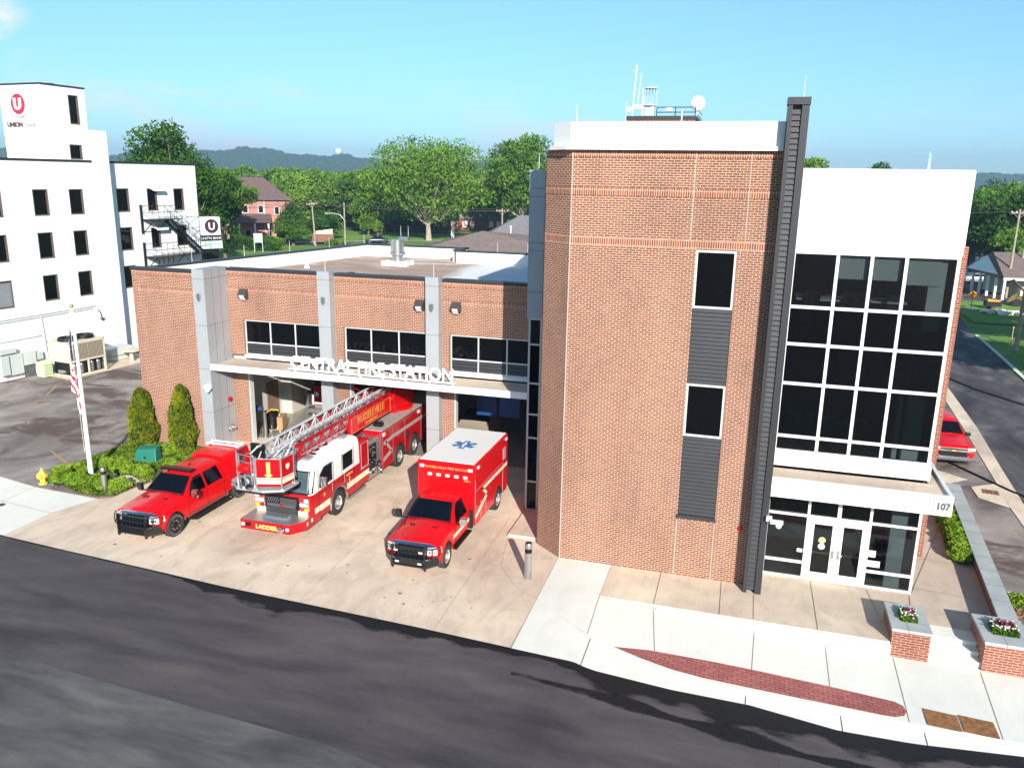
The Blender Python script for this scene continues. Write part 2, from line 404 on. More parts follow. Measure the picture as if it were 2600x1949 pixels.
# black tar along the apron edge, worn through towards the road
rr = random.Random(4)
m_tarw, nt, p = newmat('worn black tar'); p.inputs['Base Color'].default_value = (.009, .009, .011, 1); p.inputs['Roughness'].default_value = .7; p.inputs['Specular IOR Level'].default_value = .3
at_ = N(nt, 'ShaderNodeAttribute', attribute_name='wear'); n1 = noise(nt, pos(nt, (.5, 1.6, 1)), 2.2, 8, .7); n2 = noise(nt, pos(nt), 30, 3, .7)
q1 = N(nt, 'ShaderNodeMath', operation='MULTIPLY_ADD'); nt.links.new(n1, q1.inputs[0]); q1.inputs[1].default_value = 1.1; nt.links.new(at_.outputs['Fac'], q1.inputs[2])
q2 = N(nt, 'ShaderNodeMath', operation='MULTIPLY_ADD'); nt.links.new(n2, q2.inputs[0]); q2.inputs[1].default_value = .5; nt.links.new(q1.outputs[0], q2.inputs[2])
sc_ = N(nt, 'ShaderNodeMath', operation='MULTIPLY'); nt.links.new(q2.outputs[0], sc_.inputs[0]); sc_.inputs[1].default_value = .5
nt.links.new(ramp(nt, sc_.outputs[0], [(.53, 1.), (.68, 0.)]), p.inputs['Alpha'])
def tarstrip(name, rows):
    """rows: list of point rows across; wear value per column"""
    mb = MB(); P_ = [r for row in rows for r in row]; n = len(rows[0])
    mb.add([q[:3] for q in P_], [(i*n+j, (i+1)*n+j, (i+1)*n+j+1, i*n+j+1) for i in range(len(rows)-1) for j in range(n-1)])
    o = mb.build(name, m_tarw, solid=False); a_ = o.data.attributes.new('wear', 'FLOAT', 'POINT'); a_.data.foreach_set('value', [q[3] for q in P_]); return struct(o)
rows = []
for i in range(300):
    x = -27+i*.125; w = lerp(x, [(-27, .06), (-20, .08), (-17.8, .12), (-16.3, .75), (-13.5, .9), (-11.6, .45), (-9, .8), (-6, .35), (-4.2, .45), (-3.2, .9), (0, 1.25), (4, 1.0), (10, .9)])
    w *= 1+.25*math.sin(x*1.7)+.15*math.sin(x*4.1); z = zr(x)+.008
    rows.append([(x, e(x)+.02, z, 0), (x, e(x)-w*.33, z, .1), (x, e(x)-w, z, .75), (x, e(x)-w*1.5, z, 1.2)])
tarstrip('tar_edge', rows)
rows = []
for i in range(90):
    x = -5.5+i*.13; t_ = i/89; y = 19.42-t_*.62+.04*math.sin(x*2); w = .12+.32*math.sin(PI*t_)*(.6+.4*math.sin(x*1.9)); z = zr(x)+.010; k_ = .35-.25*math.sin(PI*t_)
    rows.append([(x, y+w*1.6, z, 1.2), (x, y+w*.5, z, k_+.1), (x, y-w*.5, z, k_+.1), (x, y-w*1.6, z, 1.2)])
tarstrip('tar_smear', rows)
mb = MB()
def blot(x, y, w, h, n=6):
    z = zr(x)+.011; mb.poly([(x+w*math.cos(2*PI*i/n)*rr.uniform(.6, 1.1), y+h*math.sin(2*PI*i/n)*rr.uniform(.5, 1.1), z) for i in range(n)])
for i in range(110): blot(rr.uniform(-24, 8), rr.uniform(11, 20.3), rr.uniform(.01, .03), rr.uniform(.01, .025))
struct(mb.build('tar_specks', m_tar, solid=False))
def sheet(name, P, z, m, joints=(), jw=.008, jm=None):
    mb = MB(); mb.poly([(x, y, z) for x, y in P])
    mb.mi = 1
    for (x0, y0), (x1, y1) in joints:
        d = Vector((x1-x0, y1-y0, 0)).normalized()*jw; n = Vector((-d.y, d.x, 0)); q = Vector((x0, y0, z+.005)); r = Vector((x1, y1, z+.005))
        mb.poly([q-n, r-n, r+n, q+n])
    return struct(mb.build(name, [m, jm or m_joint], solid=False))
sheet('parking_lot', [(-70, 27.5), (-24.5, 25.2), (-24.5, 75), (-70, 75)], -.012, m_lot)
AP = [(-26.42, 22.0), (-23.3, 21.74), (-19.6, 21.47), (-16.1, 21.19), (-9, 20.84), (-5.86, 20.63), (-5.86, 23.5), (-5.86, 26.87), (-6.92, 27.76), (-6.95, 30.75), (-8.3, 30.75), (-8.3, 35.6), (-24.9, 35.6), (-24.9, 28.8), (-25.25, 27.4), (-25.3, 26.4), (-25.78, 26.05), (-26.41, 24.3)]
J = [((-24.9, 29.9), (-8, 29.6)), ((-26.2, 25.3), (-6, 24.9)), ((-19.3, 21.5), (-19.2, 34.8)), ((-13.2, 21.1), (-13.6, 34.8)), ((-8.4, 20.9), (-8.6, 30)), ((-22.1, 21.7), (-22.3, 24.7)), ((-8.1, 27.9), (-7.7, 25.6)), ((-7.7, 25.6), (-6.8, 24.3)), ((-6.8, 24.3), (-5.75, 23.6))]
m_ajoint = M_('apron joint', (.36, .28, .21), .9, var=.1)
sheet('apron', AP, 0, m_apron, J, .007, m_ajoint)
sheet('left_sidewalk', [(-75, 29.9), (-31.86, 26.8), (-29.34, 26.3), (-25.78, 26.07), (-26.41, 24.3), (-26.42, 22.01), (-75, 25.3)], .004, m_walk, [((-29.3, 24.6), (-26.45, 24.25)), ((-29.3, 24.55), (-29.34, 26.28)), ((-29.3, 24.6), (-45, 26)), ((-33, 24.9), (-33.1, 26.85))])
mb = MB(); mb.box(-8.15, -6.98, 28.02, 30.62, .0, .10); struct(mb.build('stair_pad', m_terr))
rs = random.Random(9); mb = MB()
for x, y, r in [(-21.9, 22.7, .07), (-17.9, 27.6, .08), (-20.2, 25.4, .05), (-10.3, 22.6, .06), (-8.9, 25.7, .06), (-14.9, 23.2, .05), (-12.6, 26.8, .07), (-16.3, 22.9, .05), (-12.9, 23.9, .04), (-9.9, 22.0, .05)]+[(rs.uniform(-24, -7), rs.uniform(22, 30), rs.uniform(.015, .04)) for _ in range(40)]:
    mb.poly([(x+r*1.4*math.cos(2*PI*i/8)*rs.uniform(.7, 1.1), y+r*math.sin(2*PI*i/8)*rs.uniform(.7, 1.1), .006) for i in range(8)])
struct(mb.build('oil_spots', M_('oil spot', (.20, .15, .12), .6, var=.2), solid=False))
# right hand sidewalk, curb and gutter
U = [(-5.85, 23.75), (-5.0, 22.95), (-3.83, 22.05), (-3.05, 21.62), (-1.6, 21.12), (0, 20.98), (1, 21.0), (4.5, 21.13), (7.4, 21.2), (12, 21.4), (60, 23.4)]
u = lambda x: lerp(x, U)
xw = [-5.85, -5.0, -4, -3.83, -3.05, -1.6, 0, 1, 3, 4.5, 5, 7.4, 9, 12, 25, 60]
mb = MB(); strip(mb, [x for x in xw], u, zw, lambda x: 24.6, zw)
mb.poly([(-5.85, 24.6, 0), (-3.9, 24.6, 0), (-3.9, 26.95, 0), (-5.85, 26.95, 0)])
mb.mi = 1
def jl(a, b, w=.009):
    n = 8; d = Vector((b[0]-a[0], b[1]-a[1], 0)).normalized(); q = Vector((-d.y, d.x, 0))*w
    for i in range(n):
        p0 = Vector((a[0]+(b[0]-a[0])*i/n, a[1]+(b[1]-a[1])*i/n, 0)); p1 = Vector((a[0]+(b[0]-a[0])*(i+1)/n, a[1]+(b[1]-a[1])*(i+1)/n, 0))
        p0.z = zw(p0.x)+.006; p1.z = zw(p1.x)+.006; mb.poly([p0-q, p1-q, p1+q, p0+q])
for a, b in (((-3.9, 24.5), (-3.83, 22.1)), ((-2.1, 24.5), (-1.75, 21.9)), ((1.12, 24.5), (1.05, 22.1)), ((3.24, 24.5), (3.2, 22.0)), ((5.2, 24.4), (5.15, 21.2)), ((7.6, 24.4), (7.4, 21.2)), ((9.6, 24.4), (9.5, 21.4)), ((-3.9, 26.9), (-3.9, 24.5)), ((-3.9, 24.45), (-2.1, 24.45))): jl(a, b)
struct(mb.build('sidewalk', [m_walk, m_joint], solid=False))
crb = lambda x: lerp(x, [(-4, 0), (1, .14), (60, .15)])
mb = MB()
xx = [-5.85, -5.0, -3.83, -3.05, -1.6, 0, 1, 3, 4.5, 5, 7.4, 9, 12, 25, 60]
# rounded curb nose, face, gutter pan
strip(mb, xx, lambda x: u(x)-.05, lambda x: zw(x)-.02*crb(x)/.15, u, lambda x: zw(x)-.0005)
strip(mb, xx, lambda x: u(x)-.07, lambda x: zw(x)-crb(x), lambda x: u(x)-.05, lambda x: zw(x)-.02*crb(x)/.15)
strip(mb, xx, lambda x: e(x)-.01, lambda x: zr(x)+.004, lambda x: u(x)-.07, lambda x: zw(x)-crb(x))
mb.mi = 1
for x in (-3.7, .9, 3.4, 5.5, 7.9, 10.3):
    mb.poly([(x-.012, e(x), zr(x)+.012), (x+.012, e(x), zr(x)+.012), (x+.02, u(x)-.07, zw(x)-crb(x)+.006), (x-.006, u(x)-.07, zw(x)-crb(x)+.006)])
struct(mb.build('kerb', [m_walk, m_joint], solid=False))
# red paver strip
mb = MB(); top = [(-2.95, 21.70), (-1.9, 21.93), (0, 22.05), (1, 22.08), (3.2, 22.08), (4.9, 22.02), (5.1, 21.9), (5.15, 21.65), (5.05, 21.42), (4.8, 21.28), (4.4, 21.24), (1, 21.14), (-.3, 21.12), (-1.2, 21.20), (-2.1, 21.42)]
mb.poly([(x, y, zw(x)+.008) for x, y in top]); struct(mb.build('paver_strip', m_paver, solid=False))
# terrace with its face, steps
mb = MB()
mb.prism([(-3.9, 24.5), (6.2, 24.5), (6.2, 25.95), (7.65, 25.95), (7.65, 24.6), (9.4, 24.6), (9.4, 40), (-5.8, 40), (-5.8, 27.2), (-3.9, 27.0)], 'z', -.9, .006)
struct(mb.build('terrace', m_terr))
mb = MB()
mb.prism([(25.98, -.9), (25.98, 0), (25.28, 0), (25.28, -.15), (24.95, -.15), (24.95, -.3), (24.62, -.3), (24.62, -.9)], 'x', 6.17, 7.66)
struct(mb.build('steps', m_walk))
mb = MB(); mb.box(-2.0, 5.1, 24.36, 24.52, -.9, -.06); struct(mb.build('terrace_footing', m_walk))
sheet('terrace_joint_lines', [(1.05, 24.55), (1.07, 24.55), (1.07, 26.2), (1.05, 26.2)], .011, m_joint, [((3.0, 24.5), (2.97, 27.85)), ((4.95, 26.1), (4.78, 27.85)), ((-2.1, 24.5), (-2.1, 26.8)), ((.0, 24.5), (-.02, 26.8)), ((6.15, 27.9), (5.95, 26.2)), ((6.3, 28.4), (9, 28.2)), ((6.8, 31), (9, 30.8)), ((6.2, 27.9), (8.5, 35))])
# right side: lot, side street, strips
sheet('side_lot', [(9.0, 24.9), (12.9, 24.5), (13.9, 30), (12.3, 37), (11.75, 37.6), (12.5, 48), (13.9, 62), (8, 62), (8, 38)], -.004, m_lot)
sheet('side_street', [(13.0, 24.6), (24, 24), (17.5, 48), (19.77, 65.3), (20.5, 82), (23, 106), (34, 110), (60, 112), (60, 122), (24, 119), (8, 117), (6, 100), (12, 68), (13.9, 61.5), (12.35, 45)], .0, m_sroad)
sheet('side_sidewalk', [(12.2, 30), (13.5, 30), (12.45, 38.4), (12.8, 43.3), (13.4, 50.7), (13.9, 61.5), (13.2, 61.5), (12.5, 48.7), (12.0, 40.9), (11.75, 37.6), (11.7, 35.5)], .02, m_apron)
sheet('drain_slab', [(10.7, 39.9), (12.0, 40.8), (11.73, 37.6), (10.7, 38.5)], .024, m_apron)
sheet('lot_slab', [(8.9, 42.2), (9.68, 41.9), (10.8, 40.93), (9.68, 39.95), (8.9, 40.2)], .016, m_apron)
mb = MB(); mb.tube([(13.6, 66, .01), (14.4, 63.9, .012), (15.6, 60.5, .012), (17.5, 57.3, .012), (19, 55.5, .012)], .09, 6); mb.tube([(10.4, 43.5, .01), (11.2, 42.0, .01), (12.3, 39.9, .022), (13.5, 38.3, .01)], .07, 6); struct(mb.build('tar_seam', m_tar))
sheet('old_lot_beyond', [(21, 112), (60, 112), (60, 180), (20, 180)], .01, m_sroad)
sheet('green_verge', [(22.5, 92), (28, 92), (36, 106), (30, 110), (23, 110)], .03, m_grass)
sheet('verge_curb', [(19.5, 62), (19.75, 62), (20.4, 72), (21, 84), (20.75, 84), (20.15, 73)], .1, m_walk)
# far road behind the garage and lawns
sheet('back_street', [(-140, 133), (-60, 150), (-20, 158), (-20, 164), (-60, 157), (-140, 140)], .0, m_sroad)
sheet('back_path', [(-104, 134), (-98, 141), (-80, 158), (-60, 172), (-60, 174), (-80, 160.5), (-99, 143), (-106, 136)], .02, m_terr)
sheet('cross_street', [(-120, 195), (-60, 188), (10, 178), (10, 184), (-60, 194), (-120, 202)], .02, m_sroad)
# parking stripes and stains on the lot
mb = MB()
for x0, y0, x1, y1 in ((-32.6, 30.4, -30.1, 29.0), (-42.4, 40.6, -41.2, 38.6), (-40.6, 37.4, -40.0, 36.2)):
    d = Vector((x1-x0, y1-y0, 0)).normalized()*.06; n = Vector((-d.y, d.x, 0)); a = Vector((x0, y0, -.004)); b = Vector((x1, y1, -.004)); mb.poly([a-n, b-n, b+n, a+n])
for x0, y0, x1, y1 in ((11.0, 33, 11.7, 31.4), (11.3, 35.2, 11.8, 33.6)):
    d = Vector((x1-x0, y1-y0, 0)).normalized()*.05; n = Vector((-d.y, d.x, 0)); a = Vector((x0, y0, .004)); b = Vector((x1, y1, .004)); mb.poly([a-n, b-n, b+n, a+n])
struct(mb.build('parking_stripes', M_('faded yellow stripe', (.42, .27, .12), .8, var=.3, vs=9), solid=False))
# ------------------------------------------------------------------ fire station
ST = thing('fire_station', 'red brick fire station with three open bays, tall brick tower and glazed entrance', 'fire station', (0, 0, 0))
YF, YP = 34.8, 33.0
WHOLE = {'curtain_wall', 'storefront', 'window', 'pane', 'louvre', 'fin_louvre', 'soldier_course', 'tower_soldier_course', 'brick_wall', 'control_joint', 'stair_panel', 'pillar'}
def P(name, mb, m, parent=ST, **k):
    if name in WHOLE or len(mb.f) > 1500: return mb.build(name, m, parent, **k)
    os_ = [q.build(name, m, parent, **k) for q in pieces(mb)]
    return os_[0]
def window(x0, x1, y, z0, z1, mx=(), tz=(), t=.055, d=.08, glass=None, parent=ST, name='window', fm=None, label=None):
    """grid window in a wall that faces -y; mx / tz inner mullions and transoms"""
    mb = MB(); X = [x0+t/2]+list(mx)+[x1-t/2]; Z = [z0+t/2]+list(tz)+[z1-t/2]
    for x in X: mb.box(x-t/2, x+t/2, y-.02, y+d, z0, z1)
    for z in Z:
        for a, b in zip(X, X[1:]): mb.box(a+t/2, b-t/2, y-.017, y+d-.003, z-t/2, z+t/2)
    o = P(name, mb, fm or m_alum, parent)
    g = MB()
    for a, b in zip(X, X[1:]):
        for p, q in zip(Z, Z[1:]): g.box(a+t/2, b-t/2, y+.03, y+.036, p+t/2, q-t/2)
    P('pane', g, glass or m_glass, o)
    return o
def louvre(x0, x1, y, z0, z1, pitch=.11, m=None, parent=ST, name='louvre'):
    mb = MB(); n = max(1, int((z1-z0)/pitch)); h = (z1-z0)/n
    mb.box(x0, x1, y+.055, y+.06, z0, z1)
    for i in range(n):
        z = z0+i*h; mb.prism([(y, z+.012), (y+.02, z+h-.012), (y+.05, z+h-.012), (y+.05, z+.012)], 'x', x0, x1)
    return P(name, mb, m or m_dark, parent)
# --- garage walls (front wall pieces between pillars with door and window openings)
mb = MB()
Wz0, Wz1 = 4.62, 6.43
def wall(mb, x0, x1, z0, z1, y0=YF, y1=YF+.3): mb.box(x0, x1, y0, y1, z0, z1)
wall(mb, -24.9, -8.3, Wz1, 8.86)
for a, b in ((-24.9, -24.12), (-19.8, -18.56), (-14.25, -13.12)): wall(mb, a, b, 4.62, Wz1)
wall(mb, -24.9, -24.0, 0, 4.2); wall(mb, -19.7, -18.3, 0, 4.2); wall(mb, -14.15, -12.85, 0, 4.2); wall(mb, -9.0, -8.3, 0, 4.2)
mb.box(-29.1, -25.4, 33.1, 33.4, 0, 8.86)             # left brick wing
lw = [(-29.1, 33.1), (-25.95, 52.1), (-18.2, 52.1), (-18.2, 50), (-8.3, 50)]
def wallseg(mb, a, b, t, z0, z1):
    a = Vector((a[0], a[1], 0)); b = Vector((b[0], b[1], 0)); n = Vector(((b-a).y, -(b-a).x, 0)).normalized()*t
    mb.prism([(a.x, a.y), (b.x, b.y), (b.x+n.x, b.y+n.y), (a.x+n.x, a.y+n.y)], 'z', z0, z1)
for a, b in zip(lw, lw[1:]): wallseg(mb, a, b, .3, 0, 8.8)
P('brick_wall', mb, m_brick)
mb = MB()
for a, b in ((-24.9, -19.6), (-18.95, -14.1), (-13.44, -8.3)):
    mb.box(a, b, YF-.012, YF, 8.64, 8.86); mb.box(a, b, YF-.012, YF, 7.84, 8.06)
mb.box(-29.1, -25.55, 33.088, 33.1, 8.64, 8.86); mb.box(-29.1, -25.55, 33.088, 33.1, 7.84, 8.06)
P('soldier_course', mb, m_soldier)
mb = MB()   # dark coping + white inner parapet
for a, b in ((-24.9, -19.6), (-18.95, -14.1), (-13.44, -8.3)): mb.box(a, b, YF-.05, YF+.4, 8.86, 9.0)
mb.box(-29.15, -25.55, 33.05, 33.5, 8.86, 9.0)
P('coping', mb, m_dark)
mb = MB()
for a, b in zip(lw, lw[1:]): wallseg(mb, a, b, .42, 8.86, 8.95)
P('parapet_cap', mb, m_dark)
mb = MB()
def inner(a, b, o, t, z0, z1):
    a = Vector((a[0], a[1], 0)); b = Vector((b[0], b[1], 0)); n = Vector(((b-a).y, -(b-a).x, 0)).normalized()
    a += n*o; b += n*o; mb.prism([(a.x, a.y), (b.x, b.y), (b.x+n.x*t, b.y+n.y*t), (a.x+n.x*t, a.y+n.y*t)], 'z', z0, z1)
lwi = [(-28.98, 33.8)]+lw[1:]
for a, b in zip(lwi, lwi[1:]): inner(a, b, .3, .08, 8.1, 8.855)
P('parapet_lining', mb, m_white)
m, nt, p = newmat('roof membrane'); p.inputs['Roughness'].default_value = .8; p.inputs['Specular IOR Level'].default_value = .15
n1 = noise(nt, pos(nt, (.5, 1, 1)), .35, 7, .6, 1.2); c = ramp(nt, n1, [(.38, (.40, .29, .23)), (.55, (.50, .38, .31)), (.60, (.62, .50, .43)), (.66, (.85, .82, .80))])
sxx = N(nt, 'ShaderNodeSeparateXYZ'); nt.links.new(pos(nt), sxx.inputs[0])
am = N(nt, 'ShaderNodeMath', operation='MULTIPLY_ADD'); nt.links.new(sxx.outputs[0], am.inputs[0]); am.inputs[1].default_value = .16; am.inputs[2].default_value = 3.0
an = N(nt, 'ShaderNodeMath', operation='MULTIPLY_ADD'); nt.links.new(noise(nt, pos(nt, (1, .45, 1)), .5, 4), an.inputs[0]); an.inputs[1].default_value = .5; nt.links.new(am.outputs[0], an.inputs[2])
c = mixc(nt, ramp(nt, an.outputs[0], [(.55, 0.), (.75, 1.)]), c, (.80, .82, .84)); nt.links.new(c, p.inputs['Base Color']); m_membrane = m
mb = MB(); mb.prism([(-28.6, 33.3), (-25.5, 51.9), (-18, 51.9), (-18, 49.9), (-8.3, 49.9), (-8.3, 34.9), (-25, 34.9), (-25.1, 33.3)], 'z', 7.9, 8.15)
P('flat_roof', mb, m)
# --- pillars
def pillar(x0, x1, y0, y1, z0, z1, joints):
    mb = MB(); mb.box(x0, x1, y0, y1, z0, z1); mb.mi = 1
    for z in joints:
        mb.box(x0-.004, x1+.004, y0-.004, y1, z-.008, z+.008)
    if y1-y0 > 1: 
        for y in (y0+.62, y0+1.22): mb.box(x1-.01, x1+.004, y-.006, y+.006, z0, z1)
    return P('pillar', mb, [m_gpanel, m_joint])
lab(pillar(-25.55, -24.9, YP, YF+.05, 0, 9.05, (8.6, 6.35, 4.2, 2.0)), 'deep grey metal panel pier at the left end of the bays')
lab(pillar(-19.6, -18.96, 34.3, YF+.05, 0, 9.1, (8.7, 6.45, 4.2, 1.9)), 'grey panel pillar between the left and middle bays')
lab(pillar(-14.09, -13.45, 34.3, YF+.05, 0, 9.1, (8.7, 6.45, 4.2, 1.9)), 'grey panel pillar between the middle and right bays')
for x, y in ((-19.28, 34.3), (-13.77, 34.3), (-25.2, YP)):
    mb = MB(); mb.prism([(-.09, .18), (.09, .18), (.09, -.06), (.0, -.18), (-.09, -.06)], 'y', -.12, 0); 
    for i, q in enumerate(mb.v): mb.v[i] = q+Vector((x, y, 7.72))
    P('pillar_light', mb, m_steel)
# --- windows of the apparatus bays
W3 = (((-24.05, -19.6), (-22.62, -21.22)), ((-18.5, -14.1), (-17.12, -15.68)), ((-13.06, -9.0), (-11.7, -10.32)))
for (x0, x1), mx in W3:
    o = window(x0, x1, YF+.05, 4.66, 6.43, mx, (5.28,), glass=m_glassd)
    X = [x0]+list(mx)+[x1]
    for a, b in zip(X, X[1:]): louvre(a+.04, b-.04, YF+.04, 4.72, 5.24, .17, parent=o)
mb = MB()
for (x0, x1), _ in W3: mb.box(x0-.06, x1+.06, YF-.06, YF+.1, 4.5, 4.66)
P('window_sill', mb, m_wpanel)
# wall packs
for x in (-23.95, -14.55, -12.75):
    mb = MB(); mb.prism([(YF-.28, 7.62), (YF-.28, 7.76), (YF-.08, 7.98), (YF-.01, 7.98), (YF-.01, 7.5), (YF-.12, 7.5)], 'x', x-.22, x+.22)
    o = P('wall_light', mb, M_('wall pack bronze', (.06, .05, .05), .5, var=0) if x < -20 else bpy.data.materials['wall pack bronze'])
    mb = MB(); mb.prism([(YF-.285, 7.60), (YF-.285, 7.69), (YF-.13, 7.49), (YF-.15, 7.44)], 'x', x-.13, x+.13); P('lens', mb, m_lens, o)
# --- entry canopy over the bays
mb = MB(); mb.box(-24.88, -8.32, YP-.02, YP+.10, 4.17, 4.47); mb.box(-24.88, -8.32, YP+.10, YF, 4.22, 4.36); 
mb.mi = 1
for x in (-22.4, -19.7, -16.9, -14.1, -11.4): mb.box(x-.007, x+.007, YP-.026, YP-.018, 4.17, 4.475)
P('bay_canopy', mb, [m_wpanel, m_joint])
mb = MB(); mb.box(-24.86, -8.34, YP+.11, YF-.01, 4.365, 4.40); P('canopy_membrane', mb, m_terr)
# sign
o = text('sign_letters', 'CENTRAL FIRE STATION', .86, m_wpaint, ST, TM((-16.33, YP-.02, 4.66), (1, 0, 0), (0, 0, 1)), ext=.04, off=.012, sx=1.0)
bb = [v.co.x for v in o.data.vertices]; wv = max(bb)-min(bb); cx = (max(bb)+min(bb))/2
for v in o.data.vertices: v.co.x = -16.33+(v.co.x-cx)*8.15/wv
mb = MB(); mb.box(-20.55, -12.1, YP-.06, YP+.02, 4.56, 4.645)
for i in range(8):
    x = -20.2+i*1.13; mb.box(x-.03, x+.03, YP-.03, YP+.22, 4.48, 4.56); mb.ball((x, YP+.0, 4.49), .06)
P('sign_rail', mb, m_alum, o)
# door jamb linings and tracks
mb = MB()
for a, b in ((-24.0, -19.7), (-18.3, -14.15), (-12.85, -9.0)):
    mb.box(a, a+.05, YF-.02, YF+.32, 0, 4.2); mb.box(b-.05, b, YF-.02, YF+.32, 0, 4.2)
P('door_jamb', mb, m_alum)
mb = MB()   # rolled-up sectional doors inside, under the ceiling
for a, b in ((-24.0, -19.7), (-18.3, -14.15), (-12.85, -9.0)): mb.box(a, b, 35.3, 39.2, 4.45, 4.52)
P('overhead_door', mb, m_egrey)
# interior shell
mb = MB(); mb.box(-25.55, -25.5, 33.5, 40.1, 0, 7.85); mb.box(-25.5, -24.05, 35.1, 35.15, 0, 7.85); mb.box(-24.86, -8.4, 49.5, 49.6, 0, 7.85); mb.box(-8.45, -8.4, 35.1, 49.5, 0, 7.85)
mb.box(-25.55, -24.86, 40.1, 49.5, 0, 7.85)
P('interior_wall', mb, m_inlight)
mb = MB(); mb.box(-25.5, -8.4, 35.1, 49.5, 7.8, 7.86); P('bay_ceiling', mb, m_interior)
mb = MB(); mb.box(-25.5, -8.4, 35.6, 49.5, .0, .012); P('bay_floor', mb, m_infloor)
mb = MB(); mb.box(-25.49, -25.44, 38.55, 39.1, 0, 2.1); mb.box(-25.49, -25.44, 39.12, 39.68, 0, 2.1); P('interior_door', mb, M_('brown door', (.20, .12, .09), .6, var=.05))
for x in (-12.1, -10.9):  # flat blue panels standing in for a blue-lit vehicle top
    mb = MB(); mb.box(x-.52, x+.52, 37.4, 37.45, 1.9, 4.1); P('blue_vehicle_standin', mb, M_('blue stand-in panel', (.004, .05, .20), .5, var=.1) if x < -12 else bpy.data.materials['blue stand-in panel'])
# --- fittings on the pier and walls
mb = MB(); mb.box(-25.2, -24.98, YP-.25, YP-.005, 3.3, 3.42); mb.cyl((-25.05, YP-.3, 3.34), (-24.75, YP-.3, 3.30), .07); mb.ball((-24.95, YP-.28, 3.18), .1); P('security_camera', mb, m_wpaint)
mb = MB(); mb.cyl((-24.9, 34.35, 2.35), (-24.82, 34.35, 2.35), .13, n=16); P('alarm_bell', mb, m_red2)
mb = MB(); mb.box(-24.9, -24.87, 34.05, 34.55, .7, 1.0); mb.cyl((-24.9, 34.15, .85), (-24.7, 34.15, .82), .07); mb.cyl((-24.9, 34.42, .85), (-24.7, 34.42, .82), .07); P('standpipe_inlet', mb, m_steel)
mb = MB(); mb.box(.38, .5, 26.8, 26.86, 2.0, 2.14); P('strobe', mb, m_red2)
# --- roof plant
mb = MB(); mb.box(-21.9, -20.3, 46.2, 47.6, 8.15, 8.42); P('exhaust_curb', mb, m_white)
mb = MB(); mb.lathe((-21.1, 46.9, 0), [(.36, 8.42), (.36, 8.75), (.50, 8.78), (.50, 8.95), (.42, 8.98), (.42, 9.7)], 24); mb.box(-21.0, -20.35, 46.8, 47.2, 9.7, 9.88)
mb.tube([(-20.6, 46.9, 9.0), (-19.7, 45.9, 8.16)], .012, 4); mb.tube([(-20.6, 46.9, 9.0), (-20.1, 45.4, 8.16)], .012, 4); P('exhaust_fan', mb, m_steel, smooth=True, sharp=30)
mb = MB(); mb.cyl((-25.2, 43, 8.15), (-25.2, 43, 8.45), .18, .05); mb.cyl((-24.2, 36.4, 8.15), (-24.2, 36.4, 8.25), .14, .09); P('roof_vent', mb, m_white)
mb = MB(); mb.lathe((-21.6, 41.6, 0), [(.22, 8.15), (.22, 8.2), (.12, 8.22)], 16); mb.lathe((-10.0, 38.2, 0), [(.24, 8.15), (.24, 8.2), (.12, 8.23)], 16); P('roof_drain', mb, m_black)
mb = MB()
for x, y, z in [(-19.28, 34.55, 9.1), (-13.77, 34.55, 9.1), (-20.9, 47, 9.93), (-20.4, 47, 9.93)]+[(-29.1+3.15*t, 33.1+19*t, 8.95) for t in (.2, .4, .6, .8, 1.)]+[(-15.5, 49.8, 8.95), (-13.5, 49.8, 8.95), (-8.0, 30.9, 13.83), (-5.9, 27.6, 15.3), (-4.2, 27.1, 15.3), (5.2, 29.5, 13.95), (5.6, 31.5, 13.95), (1.1, 26.6, 15.95)]:
    mb.cyl((x, y, z), (x, y, z+.62), .014, .008, n=5)
P('lightning_rod', mb, m_alum)
# ------------------------------------------------------------------ tower
TY = 26.87
mb = MB()
mb.box(-5.84, -1.69, TY, TY+.35, -.3, 14.5); mb.box(-.42, .72, TY, TY+.35, -.3, 14.5)
mb.box(-1.69, -.42, TY, TY+.35, -.3, 2.18); mb.box(-1.69, -.42, TY, TY+.35, 11.4, 14.5)
mb.prism([(-5.84, TY), (-6.92, 27.76), (-6.7, 28.03), (-5.7, TY+.35), (-5.84, TY+.35)], 'z', -.1, 14.44)
P('tower_wall', mb, m_brick)
mb = MB()
for z in (14.22, 13.02, 11.42):
    mb.box(-5.84, -1.69 if z < 12 else .72, TY-.012, TY, z, z+.25)
    if z < 12: mb.box(-1.69, .72, TY-.012, TY, z, z+.25)
    a = Vector((-5.84, TY, 0)); b = Vector((-6.92, 27.76, 0)); n = Vector(((b-a).y, -(b-a).x, 0)).normalized()*-.012
    if n.y > 0: n = -n
    mb.prism([(a.x, a.y), (b.x, b.y), (b.x+n.x, b.y+n.y), (a.x+n.x, a.y+n.y)], 'z', z, z+.25)
P('tower_soldier_course', mb, m_soldier)
mb = MB()
for x, z0, z1 in ((-1.89, 11.7, 14.5), (-.21, 11.7, 14.5), (-1.69, -.1, 2.1), (-.42, -.1, 2.1)): mb.box(x-.008, x+.008, TY-.016, TY-.001, z0, z1)
mb.box(-5.835, -5.815, TY-.016, TY-.001, 0, 14.5)
P('control_joint', mb, M_('sealant', (.72, .58, .50), .8, var=0))
mb = MB()   # white metal parapet
TP = [(-5.90, TY-.10), (-6.60, 27.42), (-6.40, 28.3), (-6.4, 34), (.68, 34), (.68, TY-.10)]
mb.prism(TP, 'z', 14.56, 15.30); P('tower_parapet', mb, m_wpanel)
mb = MB(); mb.prism([(x-(.12 if x < 0 else 0), y-.12 if y < 28 else y) for x, y in TP], 'z', 14.44, 14.56); P('tower_cornice', mb, m_wpanel)
